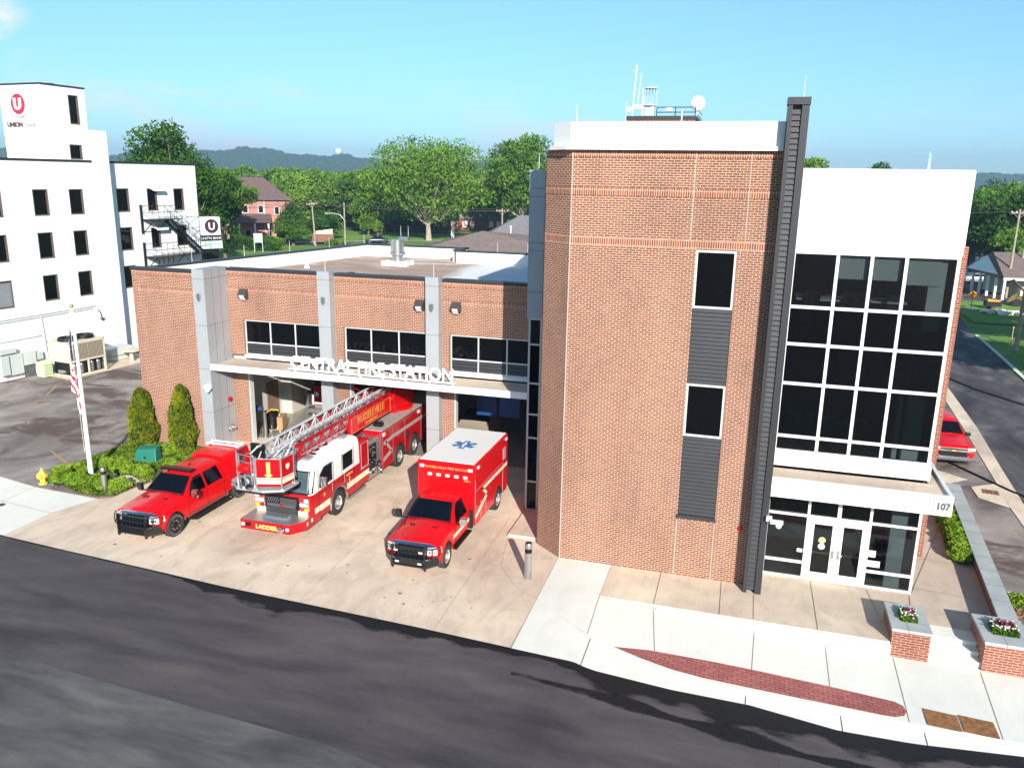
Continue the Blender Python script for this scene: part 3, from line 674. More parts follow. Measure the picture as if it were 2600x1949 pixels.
# strip of windows and louvres
for z0, z1 in ((9.51, 11.38), (5.15, 6.97)): window(-1.69, -.42, TY+.04, z0, z1, t=.07, glass=m_glassd)
louvre(-1.69, -.42, TY+.03, 6.97, 9.51, .13); louvre(-1.69, -.42, TY+.03, 2.3, 5.15, .13)
mb = MB(); mb.box(-1.72, -.39, TY-.04, TY+.1, 2.17, 2.30); P('louvre_sill', mb, m_dark)
# dark metal fin
mb = MB()
mb.box(.70, .82, 26.28, 27.9, 0, 15.75); mb.box(1.08, 1.29, 26.28, 27.9, 0, 15.75); mb.box(.82, 1.08, 26.5, 27.9, 0, 15.75); mb.box(.66, 1.31, 26.24, 27.0, 15.73, 15.94)
P('metal_fin', mb, m_dark)
mb = MB(); z = .1
while z < 15.6:
    mb.prism([(26.33, z+.015), (26.36, z+.150), (26.5, z+.150), (26.5, z+.015)], 'x', .82, 1.08); z += .165
P('fin_louvre', mb, m_dark)
mb = MB(); mb.box(1.22, 1.4, 26.1, 26.26, 2.75, 2.9); mb.box(1.35, 1.75, 26.0, 26.12, 2.72, 2.84); mb.ball((1.62, 26.06, 2.66), .1); lab(P('security_camera', mb, m_wpaint), 'white security camera on the dark fin by the entrance')
# stair column panel and windows
mb = MB(); mb.box(-8.3, -7.68, 30.7, 49.9, 8.16, 13.83); mb.box(-7.68, -6.5, 30.9, 49.9, 0, 13.8); mb.box(-8.3, -8.15, 31.0, 49.9, 0, 8.16)
mb.mi = 1
for z in (13.15, 12.85, 11.1, 10.8, 9.2): mb.box(-8.305, -7.675, 30.695, 30.8, z-.008, z+.008)
P('stair_panel', mb, [M_('blue grey metal panel', (.32, .36, .42), .4, .3, var=.04), m_joint])
window(-8.22, -7.68, 30.75, .02, 8.16, (), (7.1, 5.5, 4.2, 3.2, 1.3), t=.07, glass=m_glassd, fm=m_egrey)
mb = MB(); mb.box(-6.9, -6.5, 28.0, 30.9, 0, 14.4); P('tower_return', mb, m_brick)
# core of the tower and roofs
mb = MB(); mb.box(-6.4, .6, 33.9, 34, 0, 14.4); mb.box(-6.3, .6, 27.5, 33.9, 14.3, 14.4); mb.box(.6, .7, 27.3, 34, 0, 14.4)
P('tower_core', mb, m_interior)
# penthouse behind the parapet
mb = MB(); mb.box(-6.45, -3.12, 42.0, 47, 13.0, 16.42); P('penthouse', mb, m_brick)
mb = MB(); mb.box(-6.52, -3.05, 41.93, 47.05, 16.42, 16.58)
for z in (16.75, 16.98): mb.tube([(-5.0, 42, z), (-3.15, 42, z), (-3.15, 47, z)], .022, 4)
for x in (-5.0, -4.1, -3.15): mb.tube([(x, 42, 16.58), (x, 42, 16.98)], .022, 4)
P('roof_railing', mb, m_dark)
mb = MB(); mb.tube([(-5.74, 42.1, 16.3), (-5.72, 42.1, 17.9)], .055, 6); mb.tube([(-5.5, 42.1, 16.3), (-5.48, 42.1, 17.2)], .03, 6); mb.tube([(-5.3, 42.1, 16.3), (-5.28, 42.1, 17.2)], .03, 6)
for z in (17.1, 17.9): mb.lathe((-5.4, 42.3, 0), [(.33, z-.03), (.36, z-.03), (.36, z+.03), (.33, z+.03)], 20)
for i in range(14): a = 2*PI*i/14; mb.tube([(-5.4+.34*math.cos(a), 42.3+.34*math.sin(a), 17.1), (-5.4+.34*math.cos(a), 42.3+.34*math.sin(a), 17.9)], .01, 4)
mb.box(-5.6, -5.15, 42.1, 42.5, 16.6, 17.05); P('ladder_cage', mb, m_egrey)
mb = MB(); mb.tube([(-6.22, 42.1, 16.5), (-6.1, 42.1, 18.95)], .035, 6)
for z in (17.5, 18.6): mb.tube([(-6.25, 42.1, z+.12), (-6.16, 42.1, z), (-6.05, 42.1, z+.12)], .014, 4)
mb.tube([(-6.0, 42.1, 16.9), (-5.85, 42.1, 18.62)], .022, 5); P('antenna', mb, m_alum)
mb = MB(); mb.cyl((-6.4, 42, 16.8), (-6.3, 42, 17.0), .11); mb.box(-6.1, -5.8, 42, 42.2, 16.9, 17.12); P('antenna_dish', mb, m_wpaint)
mb = MB(); mb.ball((-3.08, 42.3, 17.18), .34, (1, .35, 1.05), 16, 10); mb.tube([(-3.12, 42.4, 16.5), (-3.1, 42.4, 17.1)], .035); P('satellite_dish', mb, m_wpaint)
mb = MB(); mb.box(-4.55, -4.25, 42, 42.2, 16.8, 17.0); P('camera_box', mb, m_wpaint)
mb = MB(); mb.tube([(-3.6, 40, 15.3), (-3.6, 40, 16.7)], .03, 5); P('vent_pipe', mb, m_wpaint)
# ------------------------------------------------------------------ glazed entrance block
GY = 27.9; GX1 = 6.2
hx, hy = math.sin(R(14)), math.cos(R(14)); SE = (GX1+hx*11, GY+hy*11)
mb = MB(); mb.prism([(1.29, GY-.06), (GX1+.02, GY-.06), (GX1+.02, 31.25), (7.0, 31.25), (7.0, 40), (1.29, 40)], 'z', 11.42, 13.97); mb.mi = 1
for x in (2.68, 4.7): mb.box(x-.006, x+.006, GY-.066, GY-.055, 11.42, 13.97)
P('white_top_block', mb, [m_wpanel, m_egrey])
CX = [2.68, 3.69, 4.69]
window(1.29, GX1, GY, 4.62, 11.42, CX, (9.60, 8.365, 7.03, 5.20), t=.10, d=.14, fm=m_wpaint, name='curtain_wall')
mb = MB(); mb.box(1.29, GX1+.04, GY-.08, GY+.1, 4.15, 4.62); P('base_panel', mb, m_wpanel)
mb = MB(); mb.box(6.0, 7.12, 31.2, 40, 0, 11.5); P('side_wall', mb, m_planter)
mb = MB(); mb.box(6.10, 6.2, GY+.16, 31.2, 0, 11.42); P('side_glazing', mb, m_dark)
# entrance storefront
o = window(1.29, GX1, GY, .03, 3.6, (2.68, 4.66), (2.40,), t=.085, d=.12, fm=m_wpaint, name='storefront')
mb = MB()
for a, b in ((1.39, 2.63), (4.71, 6.15)): mb.box(a, b, GY-.01, GY+.1, .60, .70)
mb.box(3.60, 3.72, GY-.015, GY+.1, 2.45, 3.5); P('storefront_rail', mb, m_wpaint, o)
for k, (a, b) in enumerate(((2.73, 3.665), (3.675, 4.61))):
    mb = MB(); y0, y1 = GY-.045, GY+.01
    mb.box(a, a+.17, y0, y1, .05, 2.34); mb.box(b-.17, b, y0, y1, .05, 2.34); mb.box(a+.17, b-.17, y0, y1, .05, .36); mb.box(a+.17, b-.17, y0, y1, 2.16, 2.34)
    d = lab(P('entrance_door', mb, m_wpaint), ('left', 'right')[k]+' leaf of the glazed double entrance door')
    mb = MB(); mb.box(a+.17, b-.17, GY-.02, GY-.014, .36, 2.16); P('pane', mb, m_glass, d)
    hxx = b-.09 if k == 0 else a+.09
    mb = MB(); mb.box(hxx-.045, hxx+.045, y0-.012, y0, .95, 1.25); mb.tube([(hxx, y0-.02, 1.15), (hxx, y0-.07, 1.13), (hxx+(.1 if k else -.1), y0-.07, 1.11)], .013); P('handle', mb, m_steel, d)
    mb = MB(); mb.box(a+.17, b-.17, GY+.02, GY+.06, 1.05, 1.12); P('push_bar', mb, m_steel, d)
    if k == 0:
        mb = MB(); mb.cyl((3.2, GY-.03, 1.58), (3.2, GY-.022, 1.58), .115, n=20); P('yellow_decal', mb, M_('yellow decal', (.75, .68, .25), .5, var=0), d)
        mb = MB(); mb.cyl((3.2, GY-.03, 1.35), (3.2, GY-.022, 1.35), .115, n=20); P('blue_decal', mb, M_('pale blue decal', (.45, .68, .78), .5, var=0), d)
mb = MB()
for x0, x1, z0, z1 in ((2.42, 2.6, 1.02, 1.15), (4.72, 4.95, 1.18, 1.42), (4.72, 5.12, .82, 1.05)): mb.box(x0, x1, GY+.012, GY+.02, z0, z1)
P('window_notice', mb, m_label)
# canopy with street number
FB = (8.9, 33.8)
mb = MB()
mb.box(1.29, 6.70, 26.50, 26.62, 3.49, 4.15)
mb.box(6.58, 6.70, 26.62, 31.2, 3.49, 4.15)
mb.prism([(1.29, 26.62), (6.58, 26.62), (6.58, 31.2), (GX1, 31.2), (GX1, GY-.09), (1.29, GY-.09)], 'z', 3.60, 4.02)
mb.mi = 1
for x in (2.75, 4.75, 6.15): mb.box(x-.008, x+.008, 26.494, 26.51, 3.49, 4.15)
P('entrance_canopy', mb, [m_wpanel, m_joint])
mb = MB(); mb.prism([(1.30, 26.63), (6.57, 26.63), (6.57, 31.19), (GX1+.01, 31.19), (GX1+.01, GY-.09), (1.30, GY-.09)], 'z', 4.022, 4.06); P('canopy_membrane', mb, m_terr)
text('street_number', '107', .31, M_('number grey', (.10, .10, .11), .4, var=0), ST, TM((6.43, 26.49, 3.70), (1, 0, 0), (0, 0, 1)), ext=.012, off=.012, sx=.86)
# interior of the glazed block
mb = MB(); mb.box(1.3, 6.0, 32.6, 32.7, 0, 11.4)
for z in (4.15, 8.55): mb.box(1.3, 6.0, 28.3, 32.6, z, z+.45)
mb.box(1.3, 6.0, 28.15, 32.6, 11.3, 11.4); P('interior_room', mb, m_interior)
mb = MB(); mb.box(1.3, 6.2, 28.1, 32.6, .01, .02); P('lobby_floor', mb, m_seat)
mb = MB(); mb.box(2.76, 3.62, 28.12, 28.15, 10.55, 11.3); mb.box(3.75, 4.6, 28.12, 28.15, 10.55, 11.3); mb.box(4.76, 5.75, 28.12, 28.15, 10.45, 11.3); P('roller_blind', mb, m_blind)
mb = MB(); mb.box(5.45, 5.92, 28.2, 28.5, 9.0, 11.3); mb.box(5.35, 5.85, 28.2, 28.5, 4.66, 7.0); mb.box(5.05, 5.2, 28.2, 28.5, 4.66, 7.0); mb.box(5.35, 5.85, 28.2, 28.5, .02, 3.5); P('interior_column', mb, m_blind)
mb = MB(); 
for x, y in ((1.9, 29.6), (2.9, 29.9), (4.0, 29.6)): mb.lathe((x, y, 0), [(.35, 5.3), (.5, 5.4), (.5, 5.45), (.1, 5.5)], 14); mb.box(x-.05, x+.05, y-.05, y+.05, 4.6, 5.3)
mb.box(1.6, 3.3, 28.9, 30.2, 9.7, 9.76); mb.box(3.9, 5.0, 28.7, 29.8, 9.75, 9.8); P('office_table', mb, m_blind)
mb = MB()
for x, y, z in ((1.7, 29, 4.6), (2.4, 28.9, 4.6), (3.3, 29, 4.6), (4.2, 28.8, 4.6), (4.9, 29.2, 4.6), (4.6, 28.8, 9.0), (3.3, 28.8, 9.0), (2.1, 28.8, 9.0)):
    mb.box(x-.25, x+.25, y-.05, y+.05, z+.55, z+1.05); mb.box(x-.25, x+.25, y-.3, y+.2, z+.42, z+.5); mb.cyl((x, y, z), (x, y, z+.45), .05)
P('office_chair', mb, m_black)
# ------------------------------------------------------------------ vehicles (fronts face -y)
m_well = M_('wheel well', (.01, .01, .01), .95, var=0)
m_blackgl = M_('gloss black', (.008, .008, .009), .18, var=0, coat=.5)
def panel(mb, pts, t=.008):
    p = [Vector(q) for q in pts]; n = (p[1]-p[0]).cross(p[2]-p[0]).normalized()*t
    k = len(p); mb.add([q for q in p]+[q+n for q in p], [list(range(k))[::-1], list(range(k, 2*k))]+[(i, (i+1) % k, k+(i+1) % k, k+i) for i in range(k)])
def sec(y, pts):
    """closed section at station y from right half profile bottom->top"""
    r = [(x, y, z) for x, z in pts]; l = [(-x, y, z) for x, z in reversed(pts) if x > 1e-6]
    return r+l
def wheel(T, x, y, r, w, side, rim, label=None, letters=False, dual=False, rr=.58):
    """side=+1 right (outer face +x)"""
    mb = MB(); xo = x; xi = x-side*w; b = r*.93
    prof = [(r*rr, xi), (b, xi), (r, xi+side*w*.15), (r, xo-side*w*.15), (b, xo), (r*rr, xo), (r*rr, xo-side*w*.3)]
    if dual: prof = [(r*rr, xi-side*w*1.15), (b, xi-side*w*1.15), (r, xi-side*w), (r, xi-side*w*.2), (b, xi-side*.03), (b, xi)]+prof[1:]
    mb.lathe((0, y, r), prof, 32, 'x')
    o = mb.build('wheel', m_rubber, T, smooth=True, sharp=30)
    if label: lab(o, label)
    mb = MB(); q = r*rr
    mb.lathe((0, y, r), [(q, xo-side*w*.3), (q, xo-side*.005), (q*.92, xo-side*.0), (q*.86, xo-side*.03), (q*.45, xo-side*.07), (q*.42, xo+side*.01), (q*.2, xo+side*.03), (.01, xo+side*.035)], 24, 'x')
    if rim is not m_black:
        for i in range(8):
            a = 2*PI*i/8; mb.cyl((xo-side*.05, y+math.cos(a)*q*.31, r+math.sin(a)*q*.31), (xo+side*.03, y+math.cos(a)*q*.31, r+math.sin(a)*q*.31), q*.05, n=6)
    mb.build('rim', rim, o, smooth=True, sharp=30)
    mb = MB()
    for i in range(8):
        a = 2*PI*(i+.5)/8; mb.cyl((xo-side*.045, y+math.cos(a)*q*.66, r+math.sin(a)*q*.66), (xo-side*.03, y+math.cos(a)*q*.66, r+math.sin(a)*q*.66), q*.13, n=8)
    mb.build('rim_hole', m_steel if rim is m_black else m_well, o)
    if letters:
        mb = MB()
        for a0 in (25, 205):
            for i in range(9):
                a = R(a0+i*12); c, s = math.cos(a), math.sin(a); rr_ = r*.80
                if i == 4 and a0 == 25: pass
                q0 = (y+c*rr_, r+s*rr_); mb.box(xo, xo+side*.004, q0[0]-.013, q0[0]+.013, q0[1]-.013, q0[1]+.013)
        mb.build('tyre_lettering', M_('tyre letter grey', (.45, .45, .45), .7, var=0), o)
    return o
def ram_front(T, cab_end, roof, mega, lamps=((-.42, .60), (.42, .60), (-.46, 1.02), (.46, 1.02))):
    B = lambda zb, xt, zt, w=1.0: [(0, .45), (.90, .45), (w, .60), (w+.01, 1.0), (w-.02, zb), (xt, zt-.07), (xt-.12, zt), (0, zt+.03)]
    S_ = [sec(.30, B(1.05, .80, 1.14, .95)), sec(.38, B(1.12, .87, 1.20, .985)), sec(.8, B(1.18, .88, 1.27)), sec(1.35, B(1.22, .88, 1.32)), sec(1.78, B(1.25, .86, 1.36)),
          sec(2.55, B(1.27, .71, roof-.08)), sec(2.85, B(1.27, .72, roof))]
    if mega: S_ += [sec(cab_end-.35, B(1.27, .72, roof)), sec(cab_end, B(1.27, .70, roof-.04))]
    else: S_ += [sec(cab_end-.1, B(1.27, .72, roof)), sec(cab_end, B(1.27, .71, roof-.03))]
    mb = MB(); mb.loft(S_); body = mb.build('body', [m_red, m_well], T, smooth=True, sharp=28)
    c = MB(); c.mi = 1
    for s in (1, -1): c.cyl((s*.60, 1.10, .45), (s*1.3, 1.10, .45), .56, n=28)
    cut(body, c, [m_red, m_well], [(1.10, .45, .56)])
    for p in body.data.polygons: p.use_smooth = True
    body.data.set_sharp_from_angle(angle=R(28))
    # fender flares
    for s in (1, -1):
        mb = MB(); pts = [(s*.985, 1.10+math.cos(a)*.57, .45+math.sin(a)*.57) for a in [PI*i/14 for i in range(15)]]; mb.tube(pts, .03, 6)
        mb.build('fender_flare', m_red, T, smooth=True)
    # hood bulge and scoops
    mb = MB(); mb.loft([[(-.42, .5, 1.255), (.42, .5, 1.255), (.38, .5, 1.262), (-.38, .5, 1.262)], [(-.50, 1.0, 1.30), (.50, 1.0, 1.30), (.42, 1.0, 1.345), (-.42, 1.0, 1.345)], [(-.52, 1.72, 1.365), (.52, 1.72, 1.365), (.44, 1.72, 1.42), (-.44, 1.72, 1.42)]])
    mb.build('hood_bulge', m_red, T, smooth=True, sharp=50)
    for s in (1, -1):
        mb = MB(); mb.box(s*.42-.10, s*.42+.10, 1.28, 1.34, 1.362, 1.392); mb.build('hood_scoop', m_black, T)
    # windscreen
    mb = MB(); panel(mb, [(-.80, 1.84, 1.415), (.80, 1.84, 1.415), (.645, 2.50, roof-.075), (-.645, 2.50, roof-.075)], .02); w = mb.build('windscreen', m_windd, T)
    mb = MB(); mb.tube([(-.84, 1.80, 1.39), (.84, 1.80, 1.39)], .028, 5)
    for s in (1, -1): mb.tube([(s*.84, 1.80, 1.39), (s*.665, 2.52, roof-.055)], .018, 5)
    mb.tube([(-.5, 1.86, 1.44), (.05, 1.90, 1.46)], .012, 4); mb.tube([(.1, 1.86, 1.44), (.65, 1.90, 1.46)], .012, 4); mb.build('wiper_cowl', m_black, w)
    # side glass
    fx = lambda z: .985-(z-1.27)*.26/(roof-.07-1.27)+.006
    zt = roof-.12
    def sidewin(yz):
        for s in (1, -1):
            mb = MB(); pts = [(s*(fx(z)+.004), y, z) for y, z in yz]
            if s > 0: pts = pts[::1]
            else: pts = pts[::-1]
            panel(mb, pts, .008); mb.build('side_window', m_windd, T)
    if mega: sidewin([(2.02, 1.30), (3.02, 1.30), (3.02, zt), (2.58, zt), (2.3, zt-.18)]); sidewin([(3.14, 1.30), (4.12, 1.30), (4.02, zt), (3.14, zt)])
    else: sidewin([(2.02, 1.30), (cab_end-.22, 1.30), (cab_end-.22, zt), (2.58, zt), (2.3, zt-.18)])
    # door seams and handles
    mb = MB()
    for s in (1, -1):
        for y in ([1.92, 3.08, 4.2] if mega else [1.92, cab_end-.12]):
            mb.box(s*1.008-.003, s*1.008+.005, y-.006, y+.006, .58, 1.2)
    mb.build('door_seam', m_black, T)
    for s in (1, -1):
        for y in ([2.85, 3.9] if mega else [cab_end-.42]):
            mb = MB(); mb.box(s*1.0-.01, s*1.0+.035, y-.11, y+.11, 1.10, 1.14); mb.build('door_handle', m_red2, T)
    # mirrors
    for s in (1, -1):
        mb = MB(); mb.tube([(s*.93, 2.05, 1.28), (s*1.20, 1.98, 1.30)], .028, 6); o = mb.build('mirror', m_blackgl, T)
        mb = MB(); mb.loft([[(s*1.17, 1.94, 1.27), (s*1.36, 1.97, 1.27), (s*1.36, 2.06, 1.27), (s*1.17, 2.06, 1.27)], [(s*1.15, 1.90, 1.40), (s*1.40, 1.95, 1.40), (s*1.40, 2.07, 1.40), (s*1.15, 2.05, 1.40)], [(s*1.17, 1.93, 1.58), (s*1.37, 1.96, 1.58), (s*1.37, 2.06, 1.58), (s*1.17, 2.06, 1.58)]])
        mb.build('mirror_shell', m_chrome if s > 0 else m_blackgl, o, smooth=True, sharp=50)
    # grille, lamps, chrome brow
    mb = MB(); mb.box(-.62, .62, .18, .34, .62, 1.10); gr = mb.build('grille', m_blackgl, T, bevel=.02)
    mb = MB()
    for i in range(5): mb.box(-.62, .62, .185, .20, .68+i*.085, .70+i*.085)
    for i in range(9): mb.box(-.6+i*.15, -.585+i*.15, .186, .2, .64, 1.06)
    mb.build('grille_bars', m_black, gr)
    mb = MB(); mb.loft([[(-.84, .34, 1.06), (-.84, .30, 1.10), (-.80, .40, 1.17), (-.84, .5, 1.15)], [(-.5, .17, 1.09), (-.5, .15, 1.14), (-.5, .30, 1.20), (-.5, .4, 1.18)], [(.5, .17, 1.09), (.5, .15, 1.14), (.5, .30, 1.20), (.5, .4, 1.18)], [(.84, .34, 1.06), (.84, .30, 1.10), (.80, .40, 1.17), (.84, .5, 1.15)]]); mb.build('chrome_brow', m_chrome, T, smooth=True)
    for s in (1, -1):
        mb = MB(); q = lambda X, Y, Z: (s*X, Y, Z)
        mb.loft([[q(.62, .20, .80), q(.62, .15, .84), q(.62, .17, 1.09), q(.62, .40, 1.09), q(.62, .4, .80)], [q(.91, .28, .82), q(.92, .24, .86), q(.91, .27, 1.09), q(.88, .45, 1.09), q(.88, .45, .82)], [q(1.015, .54, .86), q(1.02, .52, .88), q(1.0, .52, 1.07), q(.97, .66, 1.07), q(.97, .66, .86)]])
        h = mb.build('headlight', m_lens, T, smooth=True, sharp=40)
        mb = MB(); mb.box(s*.95-.02, s*.95+.045, .52, .66, .9, 1.03); mb.build('turn_signal', m_amber, h)
        mb = MB()
        for i in range(3): mb.box(s*(.70+i*.08)-.028, s*(.70+i*.08)+.028, .165+i*.018, .2+i*.018, .90, .99)
        mb.build('projector', m_chrome, h)
    # heavy black guard
    mb = MB(); mb.loft([[(-.98, .42, .42), (-.98, .30, .45), (-.98, .30, .72), (-.98, .45, .74)], [(-.62, .05, .36), (-.62, -.04, .42), (-.62, -.02, .70), (-.62, .2, .72)], [(.62, .05, .36), (.62, -.04, .42), (.62, -.02, .70), (.62, .2, .72)], [(.98, .42, .42), (.98, .30, .45), (.98, .30, .72), (.98, .45, .74)]])
    g = mb.build('bumper', m_blackgl, T, bevel=.015)
    mb = MB()
    for s in (1, -1):
        mb.box(s*.60-.03, s*.60+.03, -.09, .02, .34, 1.18); mb.tube([(s*.6, -.04, 1.14), (s*.86, .10, 1.12), (s*1.0, .32, 1.10), (s*1.02, .40, .98), (s*1.0, .34, .82), (s*.84, .06, .76), (s*.6, -.04, .74)], .024, 6)
        mb.tube([(s*.84, .06, 1.12), (s*.84, .05, .76)], .018, 6)
    for z in (.46, .74, .95, 1.14): mb.tube([(-.6, -.05, z), (.6, -.05, z)], .026, 6)
    for i in range(6): mb.tube([(-.4+i*.16, -.05, .74), (-.4+i*.16, -.05, 1.14)], .014, 5)
    mb.build('grille_guard', m_blackgl, T, smooth=True)
    for x, z in lamps:
        mb = MB(); mb.box(x-.07, x+.07, -.10, -.075, z-.03, z+.03); mb.build('grille_lamp', m_lens, T)
    # interior hint: dash and seats
    mb = MB(); mb.box(-.7, .7, 2.0, 2.2, 1.2, 1.36)
    for s in (1, -1): mb.box(s*.38-.22, s*.38+.22, 2.7, 2.8, 1.1, 1.72)
    mb.build('seats', m_seat, T)
# --- command pickup with topper (left)
T = thing('pickup_truck', 'red crew cab pickup with topper and black grille guard beside the garden bed', 'pickup truck', (-21.2, 22.92, 0))
ram_front(T, 4.5, 1.97, True, ())
B2 = lambda w, zt, xt: [(0, .50), (.90, .50), (w, .62), (w+.01, 1.0), (w-.01, 1.28), (xt, zt-.10), (xt-.10, zt), (0, zt+.03)]
mb = MB(); mb.loft([sec(4.54, B2(1.0, 2.03, .78)), sec(4.75, B2(1.0, 2.07, .80)), sec(6.15, B2(1.0, 2.09, .80)), sec(6.28, B2(.98, 2.05, .79))])
o = mb.build('bed_topper', [m_red, m_well], T, smooth=True, sharp=28)
c = MB(); c.mi = 1
for s in (1, -1): c.cyl((s*.60, 5.24, .45), (s*1.3, 5.24, .45), .55, n=28)
cut(o, c, [m_red, m_well], [(5.24, .45, .55)]); o.data.set_sharp_from_angle(angle=R(28))
for y in (1.10, 5.24):
    for s in (1, -1): wheel(T, s*1.02, y, .46, .30, s, m_black, letters=True)
mb = MB(); mb.box(-.70, .70, 2.54, 2.82, 2.02, 2.13); mb.tube([(-.6, 2.7, 1.97), (-.6, 2.7, 2.03)], .03); mb.tube([(.6, 2.7, 1.97), (.6, 2.7, 2.03)], .03); mb.build('light_bar', M_('smoked light bar', (.02, .008, .01), .25, var=0), T, bevel=.03)
for x, y in ((-.35, 2.5), (.0, 3.3)):
    mb = MB(); mb.prism([(y, 1.98), (y+.14, 1.98), (y+.12, 2.06)], 'x', x-.02, x+.02); mb.build('roof_antenna', m_black, T)
mb = MB()
for y in (5.62, 5.95): mb.box(-.78, .78, y-.04, y+.04, 2.14, 2.20)
for s in (1, -1): mb.box(s*.74-.05, s*.74+.05, 5.55, 6.05, 2.10, 2.17)
mb.build('roof_rack', m_wpaint, T)
for s in (1, -1):
    mb = MB(); mb.tube([(s*1.0, 1.86, .42), (s*1.10, 1.98, .38), (s*1.10, 4.3, .38), (s*1.0, 4.42, .42)], .05, 8); mb.box(s*1.04-.09, s*1.04+.07, 2.1, 4.2, .40, .43); mb.build('side_step', m_black, T)
    mb = MB(); mb.box(s*1.0-.03, s*1.0+.02, 1.8, 4.4, .47, .50); mb.build('sill_trim', m_chrome, T)
for s in (1, -1):
    mb = MB(); mb.box(s*.96-.006, s*.96+.012, 1.52, 1.80, 1.13, 1.18); mb.build('fender_badge', m_silvstripe, T)
mb = MB(); mb.box(-.9, .9, .7, 6.1, .42, .62); mb.build('chassis', m_well, T)
# --- ambulance (centre right)
T = thing('ambulance', 'red box ambulance with white roof and blue star of life parked nearest the brick tower', 'ambulance', (-10.45, 23.75, 0))
ram_front(T, 3.42, 1.97, False)
for s in (1, -1):
    wheel(T, s*1.0, 1.10, .43, .26, s, m_rim)
    wheel(T, s*1.14, 6.65, .46, .26, s, m_rim, dual=True)
mb = MB(); z0, z1, y0, y1, w = .52, 3.0, 3.6, 7.9, 1.16
mb.prism([(y0+.02, z0+.42), (y0, z1-.06), (y0+.06, z1), (y1-.05, z1), (y1, z1-.05), (y1, z0), (y0+.1, z0)], 'x', -w, w)
o = mb.build('box_body', [m_red, m_well], T)
c = MB(); c.mi = 1
for s in (1, -1): c.cyl((s*.7, 6.65, .47), (s*1.5, 6.65, .47), .58, n=28)
cut(o, c, [m_red, m_well], [(6.65, .47, .58)]); b = o.modifiers.new('b', 'BEVEL'); b.width = .02; b.segments = 2; b.limit_method = 'ANGLE'
m, nt, p = newmat('box roof white'); p.inputs['Base Color'].default_value = (.80, .78, .76, 1); p.inputs['Roughness'].default_value = .5; m_boxroof = m
mb = MB(); mb.box(-w+.06, w-.06, y0+.07, y1-.06, z1, z1+.022); rf = mb.build('roof', m_boxroof, T)
mb = MB()   # star of life: three crossed bars, with staff cut shown white
cx, cy, L, hw = -.02, 5.75, .50, .125
pts = []
for k in range(3):
    a = R(60*k+90); d = Vector((math.cos(a), math.sin(a), 0)); n = Vector((-d.y, d.x, 0)); c = Vector((cx, cy, 0))
    zz = z1+.024+.003*k
    mb.add([c+d*L-n*hw+Vector((0, 0, zz)), c+d*L+n*hw+Vector((0, 0, zz)), c-d*L+n*hw+Vector((0, 0, zz)), c-d*L-n*hw+Vector((0, 0, zz))], [(0, 1, 2, 3)])
mb.build('star_of_life', m_blue, rf, solid=False)
mb = MB(); mb.tube([(cx, cy-.34, z1+.034), (cx, cy+.34, z1+.034)], .018, 4); mb.tube([(cx+.06*math.sin(t*1.1), cy-.30+t*.055, z1+.036) for t in range(11)], .014, 4); mb.build('star_staff', m_wpaint, rf)
text('front_lettering', 'RUSSELLVILLE FIRE RESCUE', .125, m_gold, T, TM((.0, y0+.005, 2.72), (1, 0, 0), (0, 0, 1)), ext=.006, off=.0, sx=1.05, spacing=1.08)
text('unit_lettering', 'MED 1', .10, m_gold, T, TM((.86, y0+.01, 2.30), (1, 0, 0), (0, 0, 1)), ext=.006)
for x in (-.98, .98):
    mb = MB(); mb.box(x-.09, x+.09, y0-.04, y0+.02, 2.72, 2.84); mb.build('corner_light', m_lens, T, bevel=.01)
for i in range(5):
    x = -.66+i*.36; mb = MB(); mb.box(x-.085, x+.085, y0-.035, y0+.01, 2.42, 2.53); mb.build('warning_light', m_lens, T, bevel=.01)
mb = MB()
for i, x in enumerate((-.5, -.25, 0, .25, .5)):
    pass
for x in (-.5, -.25, 0, .25, .5):
    mb = MB(); mb.ball((x, 2.68, 1.985), .035, (1.6, 1, .8), 8, 5); mb.build('marker_light', m_redlens, T)
